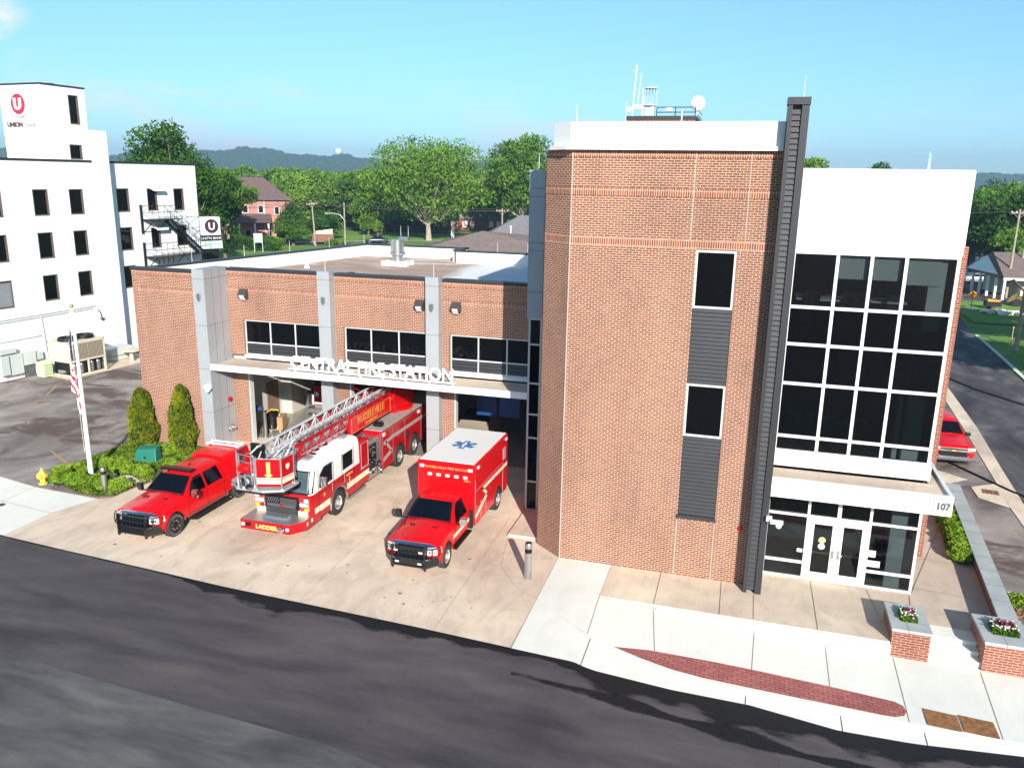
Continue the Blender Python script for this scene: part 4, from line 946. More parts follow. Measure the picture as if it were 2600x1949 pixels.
# side stripe with the zigzag, seams, window, fittings on both flanks
for s in (1, -1):
    X = s*(w+.004); mb = MB()
    def band(a, b, wd):
        mb.prism([(a[0], a[1]), (b[0], b[1]), (b[0], b[1]+wd), (a[0], a[1]+wd)], 'x', X-.004, X+.004)
    band((7.88, 1.60), (4.55, 1.66), .15); band((4.55, 1.66), (5.15, 1.22), .16); band((5.15, 1.22), (3.66, .76), .18)
    mb.build('side_stripe', m_creamstripe, T)
    mb = MB()
    for y, a, b in ((4.35, .56, 1.35), (4.95, .56, 1.2), (7.25, .56, 1.9), (3.66, .6, 2.4), (7.25, 2.0, 2.5), (7.6, 2.0, 2.5)): mb.box(X-.002, X+.006, y-.008, y+.008, a, b)
    for z, a, b in ((2.5, 7.25, 7.6), (2.0, 7.25, 7.6), (1.92, 3.7, 6.9)): mb.box(X-.002, X+.006, a, b, z-.008, z+.008)
    mb.build('panel_seam', m_silvstripe, T)
    mb = MB(); mb.box(X-.002, X+.008, 7.28, 7.57, 2.03, 2.47); mb.build('side_window', m_silvstripe, T)
    for y, z in ((3.95, 1.28), (4.5, 1.05), (5.6, 1.4), (6.1, 1.66), (7.4, 1.3)):
        mb = MB(); mb.box(X, X+s*.03, y-.06, y+.06, z-.03, z+.03); mb.build('latch', m_chrome, T)
    for y in (4.0, 7.7):
        mb = MB(); mb.box(X-.01, X+s*.04, y-.09, y+.09, 2.76, 2.86); mb.build('scene_light', m_lens, T)
    mb = MB(); mb.box(s*1.02-.10, s*1.02+.10, 1.72, 3.4, .42, .48)
    for k in range(4): mb.box(s*1.02-.085+k*.045, s*1.02-.065+k*.045, 1.74, 3.38, .48, .487)
    mb.build('running_board', m_black, T)
    mb = MB(); mb.box(s*1.0-.004, s*1.0+.014, 1.70, 3.38, .84, .98); mb.build('cab_stripe', m_creamstripe, T)
mb = MB(); mb.box(-1.1, 1.1, 3.45, 3.62, .5, 1.2); mb.box(-.85, .85, .7, 7.8, .42, .6); mb.build('chassis', m_well, T)
mb = MB(); mb.box(-.8, .8, 7.9, 8.15, .42, .5); mb.build('rear_step', m_alu_diamond, T)
# --- ladder truck (centre)
T = thing('ladder_truck', 'red and white ladder truck with platform bucket, rear end inside the middle bay', 'fire truck', (-16.56, 24.65, 0))
hw = 1.23
def cabsec(y, f=0, top=2.80, zr=1.70):
    return sec(y, [(0, .55), (hw-.10, .55), (hw, .62), (hw, 1.72), (hw-.005, 2.10), (hw-.03, 2.58), (hw-.10, top-.06), (hw-.26, top), (0, top+.02)])
def shrink(S2, k, dz=0): return [(x*k, y, z+dz) for x, y, z in S2]
def rake(S2): return [(x, y+.36*max(0, z-1.66), z) for x, y, z in S2]
mb = MB(); mb.loft([rake(shrink(cabsec(1.03, top=2.64), .90)), rake(shrink(cabsec(1.11, top=2.70), .965)), rake(cabsec(1.25, top=2.77)), cabsec(1.9, top=2.80), cabsec(5.1, top=2.80), ])
cab = mb.build('cab', [m_wpaint, m_well], T, smooth=True, sharp=30)
c = MB(); c.mi = 1
for s in (1, -1): c.cyl((s*.8, 3.18, .537), (s*1.6, 3.18, .537), .66, n=32)
c.box(-2, 2, -1, 1, -1, -.5)
cut(cab, c, [m_wpaint, m_well], [(3.18, .537, .66)]); cab.data.set_sharp_from_angle(angle=R(30))
# lower red wrap in front of the white shell
mb = MB()
lowr = lambda y, k=1.0: sec(y, [(0, .50), ((hw+.012)*k, .50), ((hw+.016)*k, .6), ((hw+.016)*k, 1.60), ((hw-.05)*k, 1.615), (0, 1.615)])
mb.loft([lowr(1.015, .905), lowr(1.10, .97), lowr(1.25), lowr(5.12)])
lo = mb.build('cab_lower', [m_red2, m_well], T, smooth=True, sharp=30)
c = MB(); c.mi = 1
for s in (1, -1): c.cyl((s*.8, 3.18, .537), (s*1.6, 3.18, .537), .68, n=32)
cut(lo, c, [m_red2, m_well], [(3.18, .537, .68)]); lo.data.set_sharp_from_angle(angle=R(30))
for s in (1, -1):
    mb = MB(); mb.tube([(s*(hw+.02), 3.18+math.cos(a)*.69, .537+math.sin(a)*.69) for a in [PI*i/16-.1 for i in range(18)]], .035, 6); mb.build('wheel_arch_trim', m_steel, T, smooth=True)
    X = s*(hw+.02)
    for q in ((1.28, 2.47, .76, 1.02), (3.92, 5.95, .84, 1.08)):
        mb = MB(); mb.box(X-.004, X+.004, *q); mb.build('white_stripe', m_creamstripe, T)
    mb = MB(); panel(mb, [(s*(hw+.004), y, z) for y, z in ([(1.72, 1.76), (2.66, 1.76), (2.66, 2.42), (2.12, 2.42), (1.8, 2.2)][::s])], .012); wn = mb.build('side_window', m_wind, T)
    mb = MB(); P5 = [(s*(hw+.012), y, z) for y, z in [(1.69, 1.73), (2.69, 1.73), (2.69, 2.45), (2.10, 2.45), (1.77, 2.22), (1.69, 1.73)]]; mb.tube(P5, .022, 5); mb.build('window_seal', m_black, wn)
    mb = MB(); panel(mb, [(s*(hw+.004), y, z) for y, z in ([(3.65, 1.82), (4.42, 1.82), (4.42, 2.40), (3.65, 2.40)][::s])], .012); wn = mb.build('side_window', m_wind, T)
    mb = MB(); mb.tube([(s*(hw+.012), y, z) for y, z in [(3.63, 1.8), (4.44, 1.8), (4.44, 2.42), (3.63, 2.42), (3.63, 1.8)]], .022, 5); mb.build('window_seal', m_black, wn)
    mb = MB()
    for y, a, b in ((1.60, .62, 2.5), (2.8, 1.1, 2.5), (3.52, 1.25, 2.5), (4.55, .62, 2.5)): mb.box(X-.002, X+.006, y-.008, y+.008, a, b)
    mb.build('door_seam', m_black, T)
    for y in (2.60, 3.62):
        mb = MB(); mb.tube([(X, y, 1.25), (X+s*.05, y, 1.27), (X+s*.05, y, 1.62), (X, y, 1.64)], .016); mb.build('grab_handle', m_chrome, T)
    mb = MB(); mb.tube([(s*hw, 1.75, 1.72), (s*(hw+.22), 1.65, 1.75), (s*(hw+.22), 1.65, 1.85)], .022); o = mb.build('mirror', m_chrome, T); mb = MB(); mb.box(s*(hw+.24)-.12, s*(hw+.24)+.12, 1.60, 1.72, 1.82, 2.22); mb.build('mirror_shell', m_chrome, o, bevel=.03)
    wheel(T, s*(hw), 3.18, .54, .32, s, m_rim, rr=.54)
    for y in (9.28, 11.05): wheel(T, s*(hw), y, .53, .28, s, m_rim, dual=True, rr=.54)
text('door_lettering', 'LADDER CO', .10, m_gold, T, TM((hw+.02, 4.15, 1.42), (0, 1, 0), (0, 0, 1)), ext=.004)
text('door_number', '1', .36, m_gold, T, TM((hw+.02, 4.15, 1.09), (0, 1, 0), (0, 0, 1)), ext=.004, off=.01)
text('door_initial', 'R', .22, m_gold, T, TM((hw+.02, 2.05, 1.25), (0, 1, 0), (0, 0, 1)), ext=.004)
# windscreen
mb = MB(); panel(mb, [(-1.07, 1.035, 1.70), (1.07, 1.035, 1.70), (1.03, 1.30, 2.45), (-1.03, 1.30, 2.45)], .015); w = mb.build('windscreen', m_wind, T)
for s in (1, -1):
    mb = MB(); panel(mb, [(s*1.085, 1.04, 1.70), (s*1.205, 1.19, 1.70), (s*1.175, 1.46, 2.44), (s*1.05, 1.30, 2.45)][::s], .02); mb.build('corner_glass', m_windd, w)
mb = MB(); mb.tube([(-1.22, 1.18, 1.68), (-1.08, 1.02, 1.68), (1.08, 1.02, 1.68), (1.22, 1.18, 1.68), (1.19, 1.46, 2.47), (1.04, 1.29, 2.48), (-1.04, 1.29, 2.48), (-1.19, 1.46, 2.47), (-1.22, 1.18, 1.68)], .028, 6); mb.tube([(-.7, 1.02, 1.73), (-.05, 1.06, 1.9)], .012, 4); mb.tube([(.1, 1.02, 1.73), (.75, 1.06, 1.9)], .012, 4); mb.build('windscreen_seal', m_black, w)
mb = MB(); mb.box(-1.0, 1.0, 1.25, 1.7, 1.4, 1.72)
for x in (-.6, .6): mb.box(x-.25, x+.25, 2.3, 2.45, 1.2, 2.2)
for x in (-.8, .0, .8): mb.box(x-.22, x+.22, 4.3, 4.45, 1.2, 2.2)
mb.build('cab_interior', m_seat, T)
mb = MB(); mb.box(-.72, .72, .70, .78, .62, 1.50); g = mb.build('grille', m_black, T, bevel=.02); g.location.y = .25
mb = MB()
for i in range(9):
    z = .70+i*.085
    if i in (4, 5): continue
    mb.box(-.66 if i < 4 else -.05, .66, .675, .70, z, z+.05)
mb.box(-.62, .62, .668, .70, 1.05, 1.19); mb.build('grille_slats', M_('grille grey', (.16, .16, .17), .35, .5, var=0), g)
mb = MB()
for i in range(6):
    for j in range(3): mb.box(-.62+i*.09+(.04 if j % 2 else 0), -.59+i*.09+(.04 if j % 2 else 0), .672, .70, 1.25+j*.07, 1.28+j*.07)
mb.build('grille_stars', M_('star grey', (.35, .35, .36), .35, .5, var=0), g)
mb = MB(); mb.lathe((0, .672, 1.12), [(.07, -.008), (.07, .02)], 16, 'y'); mb.build('grille_badge', m_red2, g)
for s in (1, -1):
    mb = MB(); mb.box(s*.96-.20, s*.96+.20, .72, .84, .98, 1.52); h = mb.build('headlight', m_chrome, T, bevel=.02); h.location.y = .25
    for (x, z, mm, nm) in ((-.08, 1.43, m_redlens, 'warning_lens'), (.1, 1.43, m_lens, 'warning_lens'), (-.09, 1.24, m_lens, 'lamp_lens'), (.1, 1.24, m_lens, 'lamp_lens'), (-.09, 1.06, m_redlens, 'warning_lens'), (.1, 1.06, m_amber, 'turn_signal')):
        q = MB(); X = s*.96+s*x*1.0; q.box(X-.085, X+.085, .69, .735, z-.065, z+.065); q.build(nm, mm, h, bevel=.01)
mb = MB(); mb.box(-1.1, 1.1, .70, .79, .80, .98); mb.build('front_stripe', m_creamstripe, T).location.y = .25
# bumper
mb = MB(); BP = [(-1.23, 1.05), (-1.23, .02), (.86, .0), (1.26, .50), (1.26, 1.7), (1.2, 1.7), (1.2, 1.05)]
mb.prism(BP, 'z', .42, .80); mb.build('bumper', m_red2, T, bevel=.01)
mb = MB(); mb.prism([(-1.21, 1.01), (-1.21, .04), (.84, .02), (1.24, .52), (1.24, 1.25), (1.1, 1.01)], 'z', .80, .815); mb.box(-.5, .55, .38, .66, .815, .90); mb.build('bumper_deck', m_alu_diamond, T)
text('bumper_lettering', 'LADDER', .22, m_gold, T, TM((-.10, -.006, .52), (1, 0, 0), (0, 0, 1)), ext=.01, off=.012, sx=1.1)
mb = MB(); mb.lathe((.56, -.02, .60), [(.14, 0), (.12, -.10), (.05, -.12), (.01, -.125)], 20, 'y'); mb.build('siren', m_chrome, T, smooth=True)
for x in (-1.10, .80):
    mb = MB(); mb.lathe((x, -.005, .62), [(.075, 0), (.065, -.03), (.01, -.04)], 16, 'y'); mb.build('bumper_lamp', m_lens, T)
mb = MB(); mb.box(-.98, -.78, -.012, .02, .55, .70); mb.build('tow_box', m_black, T)
for q in ((.62, .70, .58, .72), (.95, 1.05, .60, .74)):
    mb = MB(); mb.box(1.262, 1.27, *q); mb.build('side_marker', m_lens, T)
# roof equipment
mb = MB(); mb.box(-.75, .75, 2.05, 4.2, 2.81, 2.90); ac = mb.build('roof_aircon', m_wpaint, T, bevel=.03)
for y in (2.65, 3.35):
    mb = MB(); mb.lathe((.50, y, 2.90), [(.22, 0), (.22, .015), (.02, .02)], 24); mb.build('fan', m_black, ac)
mb = MB(); mb.box(.15, .85, 2.1, 2.25, 2.90, 2.93); mb.build('vent', m_black, ac)
for y in (1.62, 4.45):
    mb = MB(); mb.box(.15, .85, y, y+.38, 2.83, 2.92); mb.build('roof_panel', m_lgrey, T)
# red compartment behind the cab, pump panel, body
for a, b in ((hw-.55, hw+.02), (-hw-.02, -hw+.55)):
    mb = MB(); mb.box(a, b, 5.12, 5.98, .55, 2.48); mb.build('side_compartment', m_red2, T, bevel=.02)
mb = MB(); mb.tube([(hw+.03, 5.22, 1.3), (hw+.03, 5.22, 2.38), (hw+.03, 5.88, 2.38), (hw+.03, 5.88, 1.3), (hw+.03, 5.22, 1.3)], .014, 4); mb.box(hw+.02, hw+.03, 5.2, 5.9, 1.24, 1.30); mb.build('compartment_trim', m_silvstripe, T)
mb = MB(); mb.box(-hw+.04, hw-.04, 5.98, 7.35, .45, 2.05); pp = mb.build('pump_panel', m_alu_diamond, T)
mb = MB(); mb.box(hw-.05, hw, 6.05, 6.75, .9, 2.0); mb.build('pump_recess', m_black, pp)
rg = random.Random(5)
mb = MB()
for i in range(22):
    y = 6.12+rg.random()*.55; z = .95+rg.random()*.95; mb.lathe((hw, y, z), [(.05, 0), (.05, .03), (.01, .035)], 10, 'x')
mb.build('gauge', m_chrome, pp)
mb = MB()
for y, z in ((6.25, .75), (6.6, .78), (6.95, .8), (6.9, 1.05), (7.1, .6)): mb.cyl((hw-.04, y, z), (hw+.10, y, z), .075, n=12); mb.cyl((hw+.10, y, z), (hw+.13, y, z), .09, n=12)
mb.build('hose_outlet', m_chrome, pp)
mb = MB(); mb.tube([(hw+.05, 6.2, 1.5), (hw+.12, 6.3, 1.1), (hw+.08, 6.6, .95), (hw+.12, 6.8, 1.2)], .03, 6); mb.build('hose', m_black, pp)
mb = MB(); mb.box(-hw+.2, hw-.2, 6.0, 7.35, 2.05, 2.12); mb.box(hw-.5, hw-.35, 6.05, 6.4, 2.05, 2.5); mb.build('pump_deck', m_steel, T)
body = MB(); body.box(-hw, hw, 7.38, 14.2, .50, 2.30)
o = body.build('body', [m_red2, m_well], T)
c = MB(); c.mi = 1
for s in (1, -1):
    for y in (9.28, 11.05): c.cyl((s*.7, y, .537), (s*1.6, y, .537), .66, n=32)
cut(o, c, [m_red2, m_well], [(9.28, .537, .66), (11.05, .537, .66)])
mb = MB(); mb.box(-hw+.02, hw-.02, 7.4, 14.1, 2.30, 2.33); mb.build('body_deck', M_('deck grip', (.36, .33, .31), .8, var=.15, vs=4), T)
mb = MB(); mb.box(.55, .95, 7.9, 8.2, 2.34, 2.50); mb.tube([(.58, 7.95, 2.5), (.58, 8.15, 2.56), (.92, 8.15, 2.56), (.92, 7.95, 2.5)], .02); mb.build('deck_light', m_black, T)
for s in (1, -1):
    X = s*(hw+.003)
    mb = MB(); band2 = lambda a, b, wd: mb.prism([a, b, (b[0], b[1]+wd), (a[0], a[1]+wd)], 'x', X-.004, X+.006)
    band2((13.6, 1.62), (8.45, 1.66), .17); band2((8.45, 1.66), (7.55, 1.60), .17); band2((7.75, 1.62), (8.35, 1.02), .2); band2((8.45, 1.02), (7.42, .80), .2)
    mb.build('reflective_stripe', m_silvstripe, T)
    mb = MB()
    for y in (7.42, 8.55, 9.9, 11.9): mb.box(X-.003, X+.012, y-.012, y+.012, .55, 2.25)
    mb.box(X-.003, X+.012, 7.4, 13.9, 2.22, 2.26); mb.build('body_trim', m_steel, T)
    for y in (7.55, 11.6):
        mb = MB(); mb.box(X, X+s*.05, y-.1, y+.1, 2.05, 2.2); mb.build('scene_light', m_lens, T)
    for y in (10.15,):
        mb = MB(); mb.tube([(X+s*.03, y+.1*math.cos(a), 1.35+.2*math.sin(a)) for a in [2*PI*i/12 for i in range(13)]], .03, 5); mb.build('body_port', m_black, T)
mb = MB(); mb.box(-hw+.15, hw-.15, 1.0, 14, .40, .56); mb.build('chassis', m_well, T)
for a, b in ((hw-.25, hw+.06), (-hw-.06, -hw+.25)):
    mb = MB(); mb.box(a, b, 4.0, 5.6, .38, .44); mb.build('running_step', m_alu_diamond, T)
# ladder: outer red section, grey inner sections, platform
def truss(mb, x, y0, y1, z0, z1, n, rb=.05, rd=.022, top=True):
    mb.box(x-rb, x+rb, y0, y1, z0-rb, z0+rb)
    if top: mb.box(x-rb*.8, x+rb*.8, y0, y1, z1-rb*.8, z1+rb*.8)
    st = (y1-y0)/n
    for i in range(n):
        a = y0+i*st; mb.tube([(x, a, z0), (x, a+st*.5, z1), (x, a+st, z0)], rd, 5)
        mb.tube([(x, a+st*.5, z0), (x, a+st*.5, z1)], rd*.8, 5)
mb = MB(); LX0, LX1 = -.62, .56
truss(mb, LX1, 1.2, 11.0, 2.98, 3.50, 12, .055, .03); truss(mb, LX0, 1.6, 11.0, 2.98, 3.50, 12, .055, .03)
mb.add([(LX1, .7, 2.75), (LX1, 1.25, 2.93), (LX1, 1.25, 3.03), (LX1, .7, 2.85)], [(0, 1, 2, 3)]); mb.tube([(LX1, .7, 2.8), (LX1, 1.9, 3.5)], .05, 6)
mb.build('ladder_base_section', m_red2, T)
mb = MB(); mb.box(LX1+.02, LX1+.05, 1.6, 5.2, 2.93, 3.06); 
for i in range(6): mb.box(LX1+.052, LX1+.06, 1.9+i*.55, 2.25+i*.55, 2.96, 3.03)
mb.build('ladder_side_rail', m_silvstripe, T)
mb = MB(); truss(mb, LX1-.13, .3, 10.5, 3.10, 3.64, 13, .05, .028); truss(mb, LX0+.13, .3, 10.5, 3.10, 3.64, 13, .05, .028)
for i in range(34): y = .35+i*.3; mb.tube([(LX0+.13, y, 3.08), (LX1-.13, y, 3.08)], .018, 5)
mb.build('ladder_mid_section', m_lgrey, T)
mb = MB(); truss(mb, LX1-.26, .1, 9.5, 3.18, 3.72, 10, .04, .022); truss(mb, LX0+.26, .1, 9.5, 3.18, 3.72, 10, .04, .022)
for s in (LX1-.1, LX0+.1): mb.tube([(s, -.1, 2.6), (s, .6, 3.2), (s, 1.2, 3.68)], .04, 6); mb.tube([(s, -.1, 3.5), (s, .5, 3.66), (s, 1.4, 3.7)], .035, 6); mb.tube([(s, .0, 3.4), (s, .5, 2.9)], .03, 5)
mb.build('ladder_fly_section', m_alum, T)
mb = MB(); mb.box(LX1+.04, LX1+.14, 5.35, 9.6, 2.66, 3.40); mb.box(LX0-.14, LX0-.04, 5.35, 9.6, 2.66, 3.40); sg = mb.build('ladder_sign_board', m_red, T)
m_dgold = M_('dull gold lettering', (.50, .26, .06), .5, var=0)
text('sign_lettering', 'RUSSELLVILLE', .46, m_dgold, sg, TM((LX1+.145, 7.45, 2.98), (0, 1, 0), (0, 0, 1)), ext=.006, off=.008, sx=.98)
text('sign_lettering', 'FIRE DEPARTMENT', .15, m_dgold, sg, TM((LX1+.145, 7.45, 2.76), (0, 1, 0), (0, 0, 1)), ext=.006)
mb = MB(); mb.tube([(LX1+.15, y, z) for y, z in ((5.5, 2.7), (9.45, 2.7), (9.45, 3.36), (5.5, 3.36), (5.5, 2.7))], .012, 4); mb.build('sign_border', m_dgold, sg)
mb = MB(); mb.box(-.5, .62, 10.2, 12.4, 2.33, 3.45); mb.prism([(9.9, 3.1), (10.3, 3.75), (11.6, 3.75), (12.4, 3.3), (12.4, 2.6), (10.2, 2.6)], 'x', LX1-.02, LX1+.10); mb.lathe((0, 11.3, 2.33), [(1.0, 0), (1.0, .12), (.8, .14)], 28); mb.build('turntable', m_red, T, bevel=.02)
# platform bucket
DK = [(-1.22, -.35), (-.60, -.95), (.46, -.97), (1.16, -.62), (1.21, .28), (.6, .65), (-.6, .65), (-1.24, .3)]
mb = MB(); mb.prism(DK, 'z', 2.42, 2.50); mb.build('bucket_floor', M_('bucket floor', (.55, .56, .58), .45, .5, var=.1, vs=12), T)
mb = MB(); mb.prism([(x*.99, y*.99) for x, y in DK], 'z', 2.34, 2.42); mb.build('bucket_underframe', m_black, T)
def vpanel(a, b, z0, z1, t, m, nm):
    a = Vector((a[0], a[1], 0)); b = Vector((b[0], b[1], 0)); n = Vector(((b-a).y, -(b-a).x, 0)).normalized()*t
    q = MB(); q.prism([(a.x, a.y), (b.x, b.y), (b.x-n.x, b.y-n.y), (a.x-n.x, a.y-n.y)], 'z', z0, z1)
    return q.build(nm, m, T), (b-a).normalized()
pA = ((.20, -.86), (1.04, -.60)); pB = ((1.06, -.60), (1.14, .10)); pC = ((-.98, -.30), (-.72, -.62)); pD = ((-1.05, .25), (-.98, -.30))
for (a, b), nm, num in ((pA, 'front', '1'), (pB, 'side', None), (pC, 'corner', '1'), (pD, 'left', None)):
    o, d = vpanel(a, b, 2.60, 3.62, .05, m_red2, 'bucket_panel')
    L = (Vector(b)-Vector(a)).length; n3 = Vector((d.y, -d.x, 0)); mid = (Vector((a[0], a[1], 0))+Vector((b[0], b[1], 0)))/2
    def onp(zc): return mid+n3*.008+Vector((0, 0, zc))
    q = MB()
    for z0, z1, in ((2.70, 2.86), (2.89, 2.93)):
        A = Vector((a[0], a[1], 0))+n3*.004; Bq = Vector((b[0], b[1], 0))+n3*.004; q.prism([(A.x, A.y), (Bq.x, Bq.y), (Bq.x+n3.x*.004, Bq.y+n3.y*.004), (A.x+n3.x*.004, A.y+n3.y*.004)], 'z', z0, z1)
    q.build('panel_stripe', m_creamstripe, o)
    if num:
        text('panel_number', num, .74 if nm == 'front' else .6, m_gold, o, TM(onp(2.99), d, (0, 0, 1)), ext=.004, off=.035)
        for zz in ((2.995, 3.05),) if nm == 'front' else (): q = MB(); c0 = onp(zz[0]); q.add([c0-d*.13, c0+d*.13, c0+d*.13+Vector((0, 0, .06)), c0-d*.13+Vector((0, 0, .06))], [(0, 1, 2, 3)]); q.v = [w_+n3*.006 for w_ in q.v]; q.build('number_foot', m_gold, o, solid=False)
    if nm == 'side':
        q = MB(); c0 = onp(3.28); u2 = d; z2 = Vector((0, 0, 1)); prof = [(-.09, .1), (.09, .1), (.10, -.02), (.0, -.14), (-.10, -.02)]
        q.add([c0+u2*x+z2*z for x, z in prof]+[c0+n3*.004+u2*x+z2*z for x, z in prof], [(0, 1, 2, 3, 4), (9, 8, 7, 6, 5)]); q.build('crest', m_creamstripe, o)
        q = MB(); q.box(0, 0, 0, 0, 0, 0) if 0 else None
    q = MB()
    for e_ in (a, b): q.tube([(e_[0]+n3.x*.01, e_[1]+n3.y*.01, 2.5), (e_[0]+n3.x*.01, e_[1]+n3.y*.01, 3.66)], .016, 6)
    q.tube([(a[0], a[1], 3.64), (b[0], b[1], 3.64)], .016, 6); q.build('panel_frame', m_lgrey, o)
mb = MB()
for z in (3.15, 3.4, 3.66): mb.tube([(-.72, -.62, z), (.20, -.82, z)], .016, 6)
for x in (-.6, -.1, .0): mb.tube([(x, -.70, 2.5), (x, -.70, 3.66)], .02, 6)
mb.box(.08, .17, -.78, -.74, 2.5, 3.66)
for z in (3.3, 3.66): mb.tube([(1.14, .12, z), (.9, .6, z), (-.9, .6, z), (-1.05, .25, z)], .017, 6)
for x, y in ((1.06, .12), (.9, .6), (.3, .6), (-.3, .6), (-.9, .6)): mb.tube([(x, y, 2.5), (x, y, 3.66)], .017, 6)
mb.build('bucket_rail', m_lgrey, T)
mb = MB(); mb.box(-.80, -.25, .35, .45, 3.2, 3.75)
for i in range(4): mb.box(-.78, -.27, .30, .35, 3.26+i*.12, 3.32+i*.12)
mb.build('bucket_screen', m_black, T)
mb = MB(); mb.ball((-.35, -.78, 3.2), .22, (1.3, .8, .9)); mb.build('monitor_cover', m_red, T)
mb = MB(); mb.cyl((-.35, -.85, 2.5), (-.35, -.85, 2.75), .16, .12, n=16); mb.tube([(-.35, -.85, 2.7), (-.4, -.95, 2.95), (-.2, -1.02, 3.0), (-.05, -1.05, 2.8), (.05, -1.12, 2.66)], .055, 8); mb.cyl((.0, -1.1, 2.72), (.12, -1.2, 2.58), .08, .10, n=12); mb.cyl((-.6, -.95, 2.62), (-.75, -.98, 2.62), .07, n=10); mb.build('water_monitor', m_steel, T, smooth=True, sharp=40)
mb = MB(); mb.cyl((.02, -1.12, 2.70), (.10, -1.18, 2.62), .105, n=12); mb.tube([(-.5, -.8, 2.95), (-.3, -.95, 2.8), (-.28, -.98, 2.6)], .05, 6); mb.build('monitor_valve', m_black, T)
# --- pickup on the side lot
T = thing('pickup_truck', 'red pickup with chrome grille parked on the lot beside the side street', 'pickup truck', (10.42, 42.55, 0), R(3))
B3 = lambda zb, xt, zt, w=.98: [(0, .40), (.86, .40), (w, .55), (w+.01, .95), (w-.02, zb), (xt, zt-.06), (xt-.12, zt), (0, zt+.03)]
mb = MB(); mb.loft([sec(.1, B3(.95, .82, 1.05, .92)), sec(.2, B3(1.02, .88, 1.13, .97)), sec(.9, B3(1.1, .88, 1.22)), sec(1.6, B3(1.15, .86, 1.27)), sec(2.3, B3(1.18, .68, 1.80)), sec(2.6, B3(1.18, .69, 1.87)), sec(4.3, B3(1.18, .69, 1.86)), sec(4.7, B3(1.18, .80, 1.22)), sec(5.7, B3(1.15, .85, 1.20))])
o = mb.build('body', [m_red, m_well], T, smooth=True, sharp=28); c = MB(); c.mi = 1
for s in (1, -1):
    for y in (1.05, 4.7): c.cyl((s*.6, y, .42), (s*1.3, y, .42), .47, n=24)
cut(o, c, [m_red, m_well], [(1.05, .42, .47), (4.7, .42, .47)]); o.data.set_sharp_from_angle(angle=R(28))
mb = MB(); panel(mb, [(-.78, 1.66, 1.31), (.78, 1.66, 1.31), (.63, 2.26, 1.77), (-.63, 2.26, 1.77)], .03); mb.build('windscreen', m_windd, T)
for s in (1, -1):
    mb = MB(); fx = lambda z: .965-(z-1.18)*.27/.58+.006
    panel(mb, [(s*fx(z), y, z) for y, z in ([(1.95, 1.22), (4.2, 1.22), (4.1, 1.70), (2.4, 1.70)][::s])], .008); mb.build('side_window', m_windd, T)
    mb = MB(); mb.box(s*1.06-.12, s*1.06+.14, 1.8, 1.9, 1.18, 1.38); mb.build('mirror', m_black, T, bevel=.03)
    mb = MB(); mb.box(s*.78-.2, s*.78+.2, .04, .2, .93, 1.05); mb.build('headlight', m_lens, T, bevel=.02)
    mb = MB(); mb.box(s*.84-.12, s*.84+.12, .06, .2, .66, .78); mb.build('fog_lamp', m_redlens, T)
    for y in (1.05, 4.7): wheel(T, s*.97, y, .39, .26, s, m_rim)
mb = MB(); mb.box(-.62, .62, .03, .2, .62, 1.02); g = mb.build('grille', m_black, T)
mb = MB(); mb.box(-.9, .9, .0, .06, .86, .93); mb.box(-.62, .62, .0, .06, 1.0, 1.05); mb.prism([(-.7, .62), (-.62, .55), (.62, .55), (.7, .62), (.7, .68), (.6, .61), (-.6, .61), (-.7, .68)], 'y', -.02, .05); mb.build('grille_chrome', m_chrome, g)
mb = MB(); mb.box(-.09, .09, -.01, .03, .88, .93); mb.build('emblem', m_gold, g)
mb = MB(); mb.box(-.96, .96, -.02, .3, .38, .56); mb.build('bumper', M_('grey bumper', (.09, .09, .10), .5, var=0), T, bevel=.04)
# --- vehicles inside the bays
T = thing('fire_engine', 'red fire engine with flag grille standing deep in the left bay behind the pillar', 'fire truck', (-22.05, 38.95, 0), R(0))
mb = MB(); mb.box(-1.2, 1.2, .8, 7.5, .6, 2.9); o = mb.build('body', m_red2, T, bevel=.08)
mb = MB(); mb.box(-.7, .7, .74, .8, 1.0, 1.8); mb.build('grille', m_black, T)
mb = MB()
for i in range(4): mb.box(-.1, .66, .72, .74, 1.05+i*.18, 1.14+i*.18)
for i in range(5):
    for j in range(3): mb.box(-.62+i*.1, -.58+i*.1, .72, .74, 1.45+j*.11, 1.49+j*.11)
mb.build('flag_decal', m_label, T)
for s in (1, -1):
    mb = MB(); mb.lathe((s*.95, .74, 1.45), [(.16, 0), (.14, -.04), (.02, -.05)], 16, 'y'); mb.build('headlight', m_lens, T)
mb = MB(); mb.box(-1.1, 1.1, .77, .8, 1.9, 2.7); mb.build('windscreen', m_glassd, T)
mb = MB(); mb.box(-1.2, 1.2, 0, .8, .55, .8); mb.build('bumper', m_alu_diamond, T)
mb = MB(); mb.box(-1.1, 1.1, .77, .8, .85, .98); mb.build('stripe', m_label, T)
T = thing('parked_car', 'beige car standing in the right bay behind the ambulance', 'car', (-13.1, 37.2, 0))
mb = MB(); mb.loft([sec(0, [(0, .3), (.8, .3), (.9, .5), (.9, .85), (.8, .95), (0, 1.0)]), sec(1.3, [(0, .3), (.85, .3), (.95, .5), (.95, .95), (.85, 1.08), (0, 1.12)]), sec(2.2, [(0, .3), (.85, .3), (.95, .5), (.95, 1.0), (.65, 1.65), (0, 1.7)]), sec(4.2, [(0, .3), (.85, .3), (.95, .5), (.95, 1.0), (.65, 1.6), (0, 1.65)])])
mb.build('body', M_('beige car paint', (.35, .30, .24), .4, var=0), T, smooth=True, sharp=30)
mb = MB(); panel(mb, [(-.8, 1.42, 1.16), (.8, 1.42, 1.16), (.62, 2.15, 1.62), (-.62, 2.15, 1.62)], .04); mb.build('windscreen', m_windd, T)
